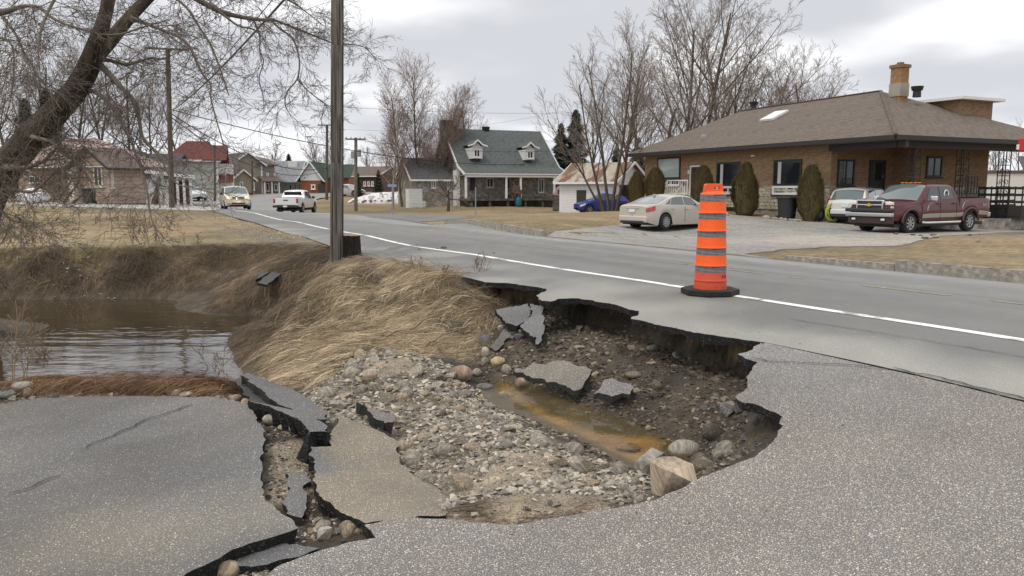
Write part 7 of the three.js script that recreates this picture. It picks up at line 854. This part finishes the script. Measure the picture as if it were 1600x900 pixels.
// ---------- the big leaning tree at the left ----------
{
  const b = V(-30, 500, 12.4), t = thing('leaning_tree', 'big leaning bare tree with drooping branches over the ditch at left', 'tree', [0, 0, 0]), T = { limb: new Tubes(), twig: new Tubes() }, r = rng(91);
  const trace = (l, D0, D1) => { const raw = l.map(([x, y, w], i) => { const D = mix(D0, D1, i / (l.length - 1)), p = V(x, y, D); return [p[0], p[1], p[2], w * .58 / FOC * D / 2]; }), c = new THREE.CatmullRomCurve3(raw.map(p => new THREE.Vector3(p[0], p[1], p[2]))), n = (l.length - 1) * 4, P = [], R = []; for (let i = 0; i <= n; i++) { const k = i / n, v = c.getPoint(k), f = k * (l.length - 1), j = Math.min(l.length - 2, Math.floor(f)); P.push([v.x, v.y, v.z]); R.push(mix(raw[j][3], raw[j + 1][3], f - j)); } return [P, R]; };
  const droop = { levels: 4, kids: [0, 0, 6, 5], start: [0, 0, .1, .1], ang: [.6, .6, .7, .7], ratio: [.5, .5, .55, .5], up: [0, 0, -.06, -.05, -.02], wander: .3, rmin: .003, thin: .6 };
  const trunk = new Tubes(), limbs = [];
  const put = (l, D0, D1, sides, dens, into = T.limb) => { const [P, R] = trace(l, D0, D1); into.add(P, R, sides); limbs.push([P, R, dens]); return P; };
  { const [P, R] = trace([[-34, 560, 84], [-28, 470, 72], [-30, 390, 74], [-22, 325, 78], [10, 262, 78], [52, 212, 72], [90, 172, 64], [120, 138, 58], [138, 105, 54], [150, 70, 44], [163, 30, 33], [175, -30, 30], [190, -110, 24]], 12.4, 11.6); trunk.add(P, R, 18); limbs.push([P.slice(18), R.slice(18), .5]); }
  { const [P, R] = trace([[146, 92, 40], [170, 66, 36], [200, 30, 31], [236, -8, 28], [280, -50, 22], [350, -110, 18]], 11.9, 13); trunk.add(P, R, 14); limbs.push([P, R, .8]); }
  put([[126, 136, 16], [147, 144, 10], [164, 155, 10], [184, 178, 9], [192, 198, 8], [204, 218, 8], [212, 240, 7], [220, 260, 7], [228, 288, 6], [231, 306, 5], [234, 330, 4.5], [240, 352, 3], [248, 372, 2]], 12, 10.6, 7, 1.3);
  put([[154, 100, 20], [176, 121, 14], [191, 138, 13], [204, 151, 12], [213, 166, 11], [218, 190, 10], [222, 212, 9], [234, 228, 9], [246, 240, 7], [256, 256, 6], [263, 272, 5], [280, 289, 4], [300, 292, 2.5]], 11.9, 11, 7, 1.3);
  put([[156, 92, 14], [179, 96, 9], [198, 101, 9], [217, 96, 8], [236, 91, 6], [252, 92, 5], [275, 84, 2]], 12, 12.6, 6, 1.2);
  put([[205, 28, 14], [236, 40, 9], [264, 51, 8], [283, 60, 8], [297, 74, 7], [305, 92, 6], [318, 118, 6], [329, 132, 5], [329, 150, 5], [336, 180, 4], [346, 215, 3], [352, 240, 2]], 12, 11.5, 6, 1.2);
  put([[262, -30, 18], [300, -6, 15], [336, 14, 14], [354, 21, 13], [380, 27, 11], [408, 31, 9], [426, 31, 8], [446, 38, 5], [472, 48, 5], [496, 58, 4], [520, 67, 3.5], [544, 69, 3], [570, 74, 2.5], [588, 94, 1.5]], 12.5, 16.5, 7, 1.2);
  put([[424, 32, 6], [440, 47, 5], [456, 58, 5], [465, 80, 4.5], [468, 100, 4.5], [464, 124, 4], [448, 145, 3.5], [446, 165, 3], [455, 182, 2]], 14.6, 14.2, 5, 1); put([[464, 124, 3.5], [485, 145, 3], [505, 160, 2.5], [519, 172, 2]], 14.6, 15.6, 5, .8);
  put([[396, 30, 6], [406, 58, 4], [406, 80, 3.5], [412, 95, 3.5], [405, 122, 3], [411, 150, 2.5], [413, 175, 1.5]], 14, 13.8, 5, 1); put([[340, 16, 7], [372, 40, 5], [396, 46, 4.5], [412, 60, 3]], 13, 13.5, 5, 1);
  put([[-20, 20, 30], [8, 18, 16], [40, 9, 9], [62, 12, 8], [76, 24, 8], [100, 37, 7], [130, 46, 7], [160, 54, 6], [190, 53, 5], [215, 45, 5], [262, 31, 3]], 11.8, 11, 6, 1); put([[4, 26, 10], [25, 55, 7], [38, 84, 6], [46, 95, 6], [58, 118, 5], [76, 142, 3], [96, 172, 2]], 11.6, 10.8, 5, 1.3); put([[-10, 58, 8], [10, 62, 6], [20, 76, 5], [22, 110, 4], [18, 150, 3], [30, 190, 2]], 11.4, 10.5, 5, 1.3);
  put([[10, 262, 22], [40, 262, 12], [70, 250, 9], [95, 222, 6], [110, 200, 3]], 11.8, 11, 6, 1.4); put([[-20, 300, 20], [20, 296, 9], [50, 300, 7], [75, 280, 5], [92, 262, 3]], 11.8, 10.8, 6, 1.5); put([[50, 214, 14], [80, 222, 8], [100, 240, 6], [130, 262, 4], [150, 300, 2.5]], 11.6, 10.6, 5, 1.3); put([[250, -20, 10], [290, 10, 7], [310, 40, 6], [330, 72, 5], [345, 110, 4], [358, 150, 2.5]], 12.4, 12, 5, 1.2); put([[120, -60, 14], [90, -10, 9], [70, 30, 7], [60, 70, 5], [62, 110, 3]], 11, 10.4, 5, 1.2); put([[280, -40, 9], [340, -20, 8], [400, -14, 6], [450, 0, 5], [480, 20, 3], [505, 40, 2]], 13, 15.5, 5, 1.3); put([[-30, 340, 16], [0, 330, 8], [20, 345, 6], [50, 350, 4], [80, 372, 2.5]], 12, 11, 5, 1.6);
  for (const [P, R, dens] of limbs) { let L = 0; for (let i = 1; i < P.length; i++) { const seg = Math.hypot(P[i][0] - P[i - 1][0], P[i][1] - P[i - 1][1], P[i][2] - P[i - 1][2]); L += seg * dens * 8.5; while (L > 1) { L -= 1; const k = r(), b2 = [mix(P[i - 1][0], P[i][0], k), mix(P[i - 1][1], P[i][1], k), mix(P[i - 1][2], P[i][2], k)], d0 = nrm([P[i][0] - P[i - 1][0], P[i][1] - P[i - 1][1], P[i][2] - P[i - 1][2]]), d = nrm([d0[0] * .5 + (r() - .5) * 1.6, d0[1] * .4 + (r() - .45) * 1.3, d0[2] * .5 + (r() - .5) * 1.4]); grow(T, r, b2, d, .35 + .85 * r() * r() + .15 * r(), clamp(R[i] * .3, .004, .009), 2, droop); } } }
  obj('trunk', trunk.geo(), TW.dark[0], t); obj('branches', T.limb.geo(), TW.dark[1], t); obj('twigs', T.twig.geo(), TW.dark[1], t).userData.kind = 'stuff';
}
// twigs and stalks rising from the banks
{ const r = rng(15), T = { limb: new Tubes(), twig: new Tubes() }; const o = { levels: 3, kids: [0, 5, 4], start: [0, .2, .2], ang: [.6, .6, .6], ratio: [.5, .5, .5], up: [0, .05, .05, .02], wander: .35, rmin: .003, thin: .6 };
  for (const [px, py, n, h] of [[215, 392, 5, .9], [235, 395, 4, .8], [60, 392, 6, .9], [30, 398, 5, .8], [90, 392, 3, .7], [300, 388, 3, .5], [60, 590, 6, .5], [30, 596, 5, .6], [200, 590, 3, .3], [340, 588, 3, .4], [700, 428, 2, .25], [660, 420, 2, .2], [748, 432, 3, .4], [120, 500, 5, .6], [130, 505, 5, .5]]) { for (let i = 0; i < n; i++) { const q = hit(px + (r() - .5) * 26, py + 4, 30); grow(T, r, q, nrm([(r() - .5), .8 + r() * .5, (r() - .5) * .6]), h * (.6 + .6 * r()), .005, 1, o); } }
  for (const [a, b2] of [[[640, 520], [745, 500]], [[660, 548], [760, 520]], [[600, 530], [700, 556]], [[560, 520], [640, 548]], [[430, 505], [455, 480]]]) { const A = hit(...a), B = hit(...b2), pts = []; for (let i = 0; i <= 10; i++) { const k = i / 10, x = mix(A[0], B[0], k), z = mix(A[2], B[2], k); pts.push([x, Math.max(gy(x, z) + .03, mix(A[1], B[1], k)) + .12 * Math.sin(k * 3.1) + .03 * (r() - .5), z]); } T.limb.add(pts, pts.map((_, i) => .012 * (1 - i / 14)), 5); }
  const g = new THREE.Group(); g.name = 'dead_stalks'; scene.add(g); tag(g, 'dead twigs and stalks sticking out of the ditch banks', 'twigs', null, 'stuff'); obj('stalks', T.limb.geo(), flat(.26, .19, .125, .95), g); obj('side_twigs', T.twig.geo(), flat(.2, .14, .095, .95), g); }
// ---------- small things around the houses ----------
const gnd = (px, D) => { const p = V(px, 300, D); return [p[0], (inDrive(p[0], p[2]) ? .03 : 0) + Fy(p[0], p[2]), p[2]]; };
function bin(label, px, D, turn, s = 1) { const t = thing('wheeled_bin', label, 'bin', gnd(px, D), turn), g = new THREE.CylinderGeometry(.42, .35, .92, 4).rotateY(Math.PI / 4).scale(1, 1, 1.1).translate(0, .52, 0); t.scale.setScalar(s); obj('body', g, flat(.02, .021, .023, .6), t); obj('lid', [rb(.68, .07, .78, .03, 0, .97, .02), bx(.5, .04, .1, 0, .95, -.42)], flat(.025, .026, .028, .5), t); for (const k of [-1, 1]) obj('wheel', cyl(.1, .1, .05, 14, 0, -.025, 0).rotateZ(1.5708).translate(k * .28, .1, -.3), VM.tyre, t); obj('handle', tube([[-.26, .98, -.42], [-.26, 1.0, -.48], [.26, 1.0, -.48], [.26, .98, -.42]], .016, 6), VM.plastic, t); }
bin('black wheeled bin against the stone base of the bungalow', 1231, 37, .5, 1.05); bin('black wheeled bin by the beige bungalow bay', 139, 53.2, .1, 1.05);
{ const p = gnd(1303, 36), t = thing('garden_hose', 'coiled yellow-green hose by the bungalow corner', 'hose', [p[0], p[1] + .5, p[2]], .3), l = []; for (let i = 0; i <= 150; i++) { const a = i / 150 * 6.283 * 6, R = .34 + .05 * Math.sin(i * .37); l.push([Math.cos(a) * R, Math.sin(a) * R * 1.15, .06 * Math.sin(i * .71)]); } obj('hose_coil', tube(l, .022, 6), flat(.4, .46, .08, .6), t); obj('reel', [cyl(.24, .24, .1, 16, 0, -.05, 0).rotateX(1.5708), bx(.08, .6, .08, 0, -.55, 0)], VM.plastic, t); }
{ const p = gnd(1283, 36.4), t = thing('spare_tyre', 'old tyre leaning by the cedar near the bungalow corner', 'tyre', [p[0], p[1] + .36, p[2]], .7); obj('tyre_ring', new THREE.TorusGeometry(.27, .09, 10, 26), VM.tyre, t); obj('rim', cyl(.17, .17, .08, 16, 0, -.04, 0).rotateX(1.5708), flat(.2, .2, .2, .6), t); }
{ const m = SM.pale; const r = rng(8); for (let i = 0; i < 22; i++) { const px = 1088 + i * 5 + (i > 10 ? 56 : 0); if (px > 1262) break; const p = gnd(px, mix(40.6, 35.8, (px - 1088) / 180)), o = new THREE.Mesh(pebV[i % 6], m); o.name = numbered('edging_stone'); o.scale.set(.16 + .06 * r(), .14, .12); o.rotation.y = r() * 3; o.position.set(p[0], p[1] + .04, p[2]); scene.add(o); tag(o, 'pale edging stone bordering the bungalow flower bed', 'stone', 'edging stones along the bungalow bed'); } }
{ const p = gnd(810, 71.5), t = thing('rain_barrel', 'blue-green plastic barrel before the stone house porch', 'barrel', p); obj('body', new THREE.LatheGeometry([[0, 0], [.26, 0], [.3, .2], [.31, .45], [.3, .7], [.26, .9], [0, .9]].map(q => new THREE.Vector2(...q)), 18), flat(.02, .13, .19, .5), t); obj('lid', cyl(.27, .27, .05, 18, 0, .9, 0), flat(.02, .1, .15, .5), t); }
function signpost(label, px, D, top, w, h, col, round) { const p = gnd(px, D), q = V(px, top, D), H0 = q[1] - p[1], t = thing('sign_post', label, 'sign', p); obj('post', bx(.06, H0, .06, 0, 0, 0), M.metal, t); if (w) obj('sign_plate', bx(w, h, .02, 0, H0 - h, .045), col, t); }
signpost('bare metal post on the lawn before the stone house', 743, 42, 292, 0); signpost('grey sign seen from behind near the wooden pole', 248, 48, 272, .75, .75, flat(.3, .3, .31, .5)); signpost('slim post with small blue street sign beside the birch', 613, 44, 288, .5, .14, flat(.25, .3, .4, .5));
{ // snow heap
  const p = V(600, 308, 84), g = new THREE.PlaneGeometry(8.2, 5, 60, 36).rotateX(-Math.PI / 2), a = g.attributes.position; for (let i = 0; i < a.count; i++) { const x = a.getX(i), z = a.getZ(i), k = Math.max(0, 1 - (x / 4.1) ** 2 - (z / 2.5) ** 2); a.setY(i, (Math.sqrt(k) * (1.05 + .22 * x / 4) + .35 * k * (fbm(x * .9 + 4, z * .9, 0, 4) - .3)) * 1.25 - .25); } g.computeVertexNormals(); const uv = g.attributes.uv; for (let i = 0; i < uv.count; i++) uv.setXY(i, a.getX(i), a.getZ(i));
  const dirt = tex(256, (i, j) => { const k = sstep(.5, .75, pf(i / 256, j / 256, 10, 5)); return [mix(.96, .62, k), mix(.96, .58, k), mix(.97, .52, k)]; }); const t = thing('snow_heap', 'dirty melting snow heap beside the side drive', 'snow heap', [p[0], Fy(p[0], p[2]), p[2]], .12); obj('snow', g, std({ color: lin(.8, .8, .8), map: rep(dirt, 3), roughness: .9 }), t); const r = rng(3), gs = []; for (let i = 0; i < 70; i++) { const s = .06 + .12 * r(), x = (r() - .5) * 7, st = stoneGeo(300 + i % 5, 1, .8, s, s * .7, s); gs.push(st.translate(x, .02 + .25 * r(), 2.0 * Math.sqrt(Math.max(0, 1 - (x / 4.1) ** 2)) + .35 * r())); } obj('dirt_clods', gs, stoneMat(.45, .4, .34), t).userData.kind = 'stuff'; }
{ // pink truck cap on grey timber trailer box
  const p = gnd(889, 66), t = thing('timber_box_trailer', 'weathered grey timber box beside the stone house porch', 'trailer box', p, -.1), r = rng(5); for (const k of [0, 1]) for (let i = 0; i < 8; i++) { const b = obj('plank', bx(1.22, .14, .05, k * 1.28 - .64, .1 + i * .155, 1.0), [H.greyWood, tone(woodC, 1.4, .34, .32, .3), tone(woodC, 1.4, .52, .5, .46)][Math.floor(r() * 3)], t); } obj('box_core', wallBox(-1.25, 1.25, .05, 1.3, -1, .96), H.greyWood, t); obj('corner_post', [bx(.1, 1.4, .08, -1.28, 0, 1.02), bx(.1, 1.4, .08, 0, 0, 1.03), bx(.1, 1.4, .08, 1.28, 0, 1.02)], H.greyWood, t);
  const c = thing('truck_cap', 'faded pink pickup canopy resting on the grey timber box', 'truck cap', [p[0], p[1] + 1.32, p[2]], -.1), sh = new THREE.Shape(); sh.moveTo(-1.25, 0); sh.lineTo(-1.0, .55); sh.quadraticCurveTo(-.9, .72, -.6, .72); sh.lineTo(.9, .66); sh.quadraticCurveTo(1.2, .6, 1.25, 0); obj('shell', new THREE.ExtrudeGeometry(sh, { depth: 1.7, bevelEnabled: true, bevelSize: .05, bevelThickness: .05, bevelSegments: 2 }).translate(0, .03, -.85), flat(.42, .25, .25, .6), c); obj('window', bx(1.0, .36, .03, -.42, .12, .91), H.glass, c); obj('window', bx(.9, .36, .03, .62, .12, .91), H.glass, c); }
{ // leaning planks at the beige bungalow, white heap
  const plank = (label, a, b, m) => { const A = V(a[0], a[1], 53), B = V(b[0], b[1], 53.6); tag(obj('timber_prop', beam(A, B, .14, .1), m), label, 'plank', 'timbers propped at the porch'); };
  plank('grey timber propped against the porch post', [92, 312], [118, 272], H.greyWood); plank('yellow timber propped low before the porch', [99, 318], [121, 288], H.wood); plank('short yellow timber leaning beside the black bin', [112, 320], [137, 297], H.wood);
  const p = V(53, 312, 53.5), t = thing('covered_heap', 'heap under a white sheet on the beige bungalow porch', 'heap', p), g = stoneGeo(71, 3, .2, 1.1, .55, .8); obj('sheet', g.translate(0, .25, 0), flat(.75, .75, .77, .8), t); }
{ const p = V(1598, 228, 31), t = thing('red_sign', 'red panel hanging at the right end of the bungalow eave', 'sign', [p[0], p[1] - .2, p[2]], -.3); obj('panel', rb(.9, .5, .12, .03, .3, 0, 0), flat(.55, .02, .025, .5), t); obj('edge', bx(.06, .2, .14, -.17, .06, 0), H.trim, t); obj('bracket', bx(.05, .5, .05, .3, .48, 0), VM.plastic, t); }
{ // clods on the road
  const r = rng(21); for (const [px, py, s] of [[693, 388, .07], [683, 389, .035], [655, 390, .03], [651, 382, .02], [772, 397, .03]]) { const q = U(px, py, -.02), o = obj('dirt_clod', stoneGeo(400 + px, 1, .7, s, s * .5, s), SM.dark); o.position.set(q[0], Fy(q[0], q[2]) + s * .2, q[2]); tag(o, px === 693 ? 'largest dark clod on the road near the white line' : 'small dark clod lying on the near lane', 'clod', 'clods on the road'); } }
{ // porch furniture of the stone house and picket fence
  const p = V(806, 306, 71.4), t = thing('porch_chair', 'brown armchair on the stone house porch', 'chair', [p[0] + .1, p[1] - .05, p[2]], .2); obj('seat', rb(.7, .25, .6, .05, 0, .2, 0), flat(.12, .07, .05), t); obj('backrest', rb(.75, .6, .16, .08, 0, .4, -.28), flat(.13, .075, .055), t); for (const k of [-1, 1]) { obj('armrest', rb(.12, .3, .6, .04, k * .4, .3, 0), flat(.11, .065, .05), t); for (const z of [-.22, .22]) obj('leg', bx(.06, .22, .06, k * .3, 0, z), H.dark, t); }
  const f = V(650, 318, 70), fe = thing('picket_fence', 'short white picket fence at the left of the stone house', 'fence', [f[0], Fy(f[0], f[2]), f[2]], .05); for (let i = 0; i < 11; i++) obj('picket', bx(.07, .62, .025, (i - 5) * .16, .05, 0), H.trim, fe); for (const y of [.18, .5]) obj('rail', bx(1.75, .06, .03, 0, y, -.03), H.trim, fe); }
{ // rubble of broken asphalt on the driveway edge
  const r = rng(66); for (let i = 0; i < 16; i++) { const q = px2([[1400 + r() * 150, 367 + r() * 12]])[0], s = .06 + .16 * r() * r(), o = new THREE.Mesh(pebV[i % 3], [SM.pale, SM.dark, SM.mud][i % 3]); o.name = numbered('rubble_piece'); o.scale.set(s, s * .5, s); o.rotation.y = r() * 6; o.position.set(q[0], Fy(...q) + .03 + s * .15, q[1]); scene.add(o); tag(o, 'piece of rubble on the driveway edge before the pickup', 'rubble', 'rubble on the driveway edge'); } }
scene.traverse(o => { if (o.isMesh) { o.castShadow = true; o.receiveShadow = true; } });
renderer.render(scene, camera);
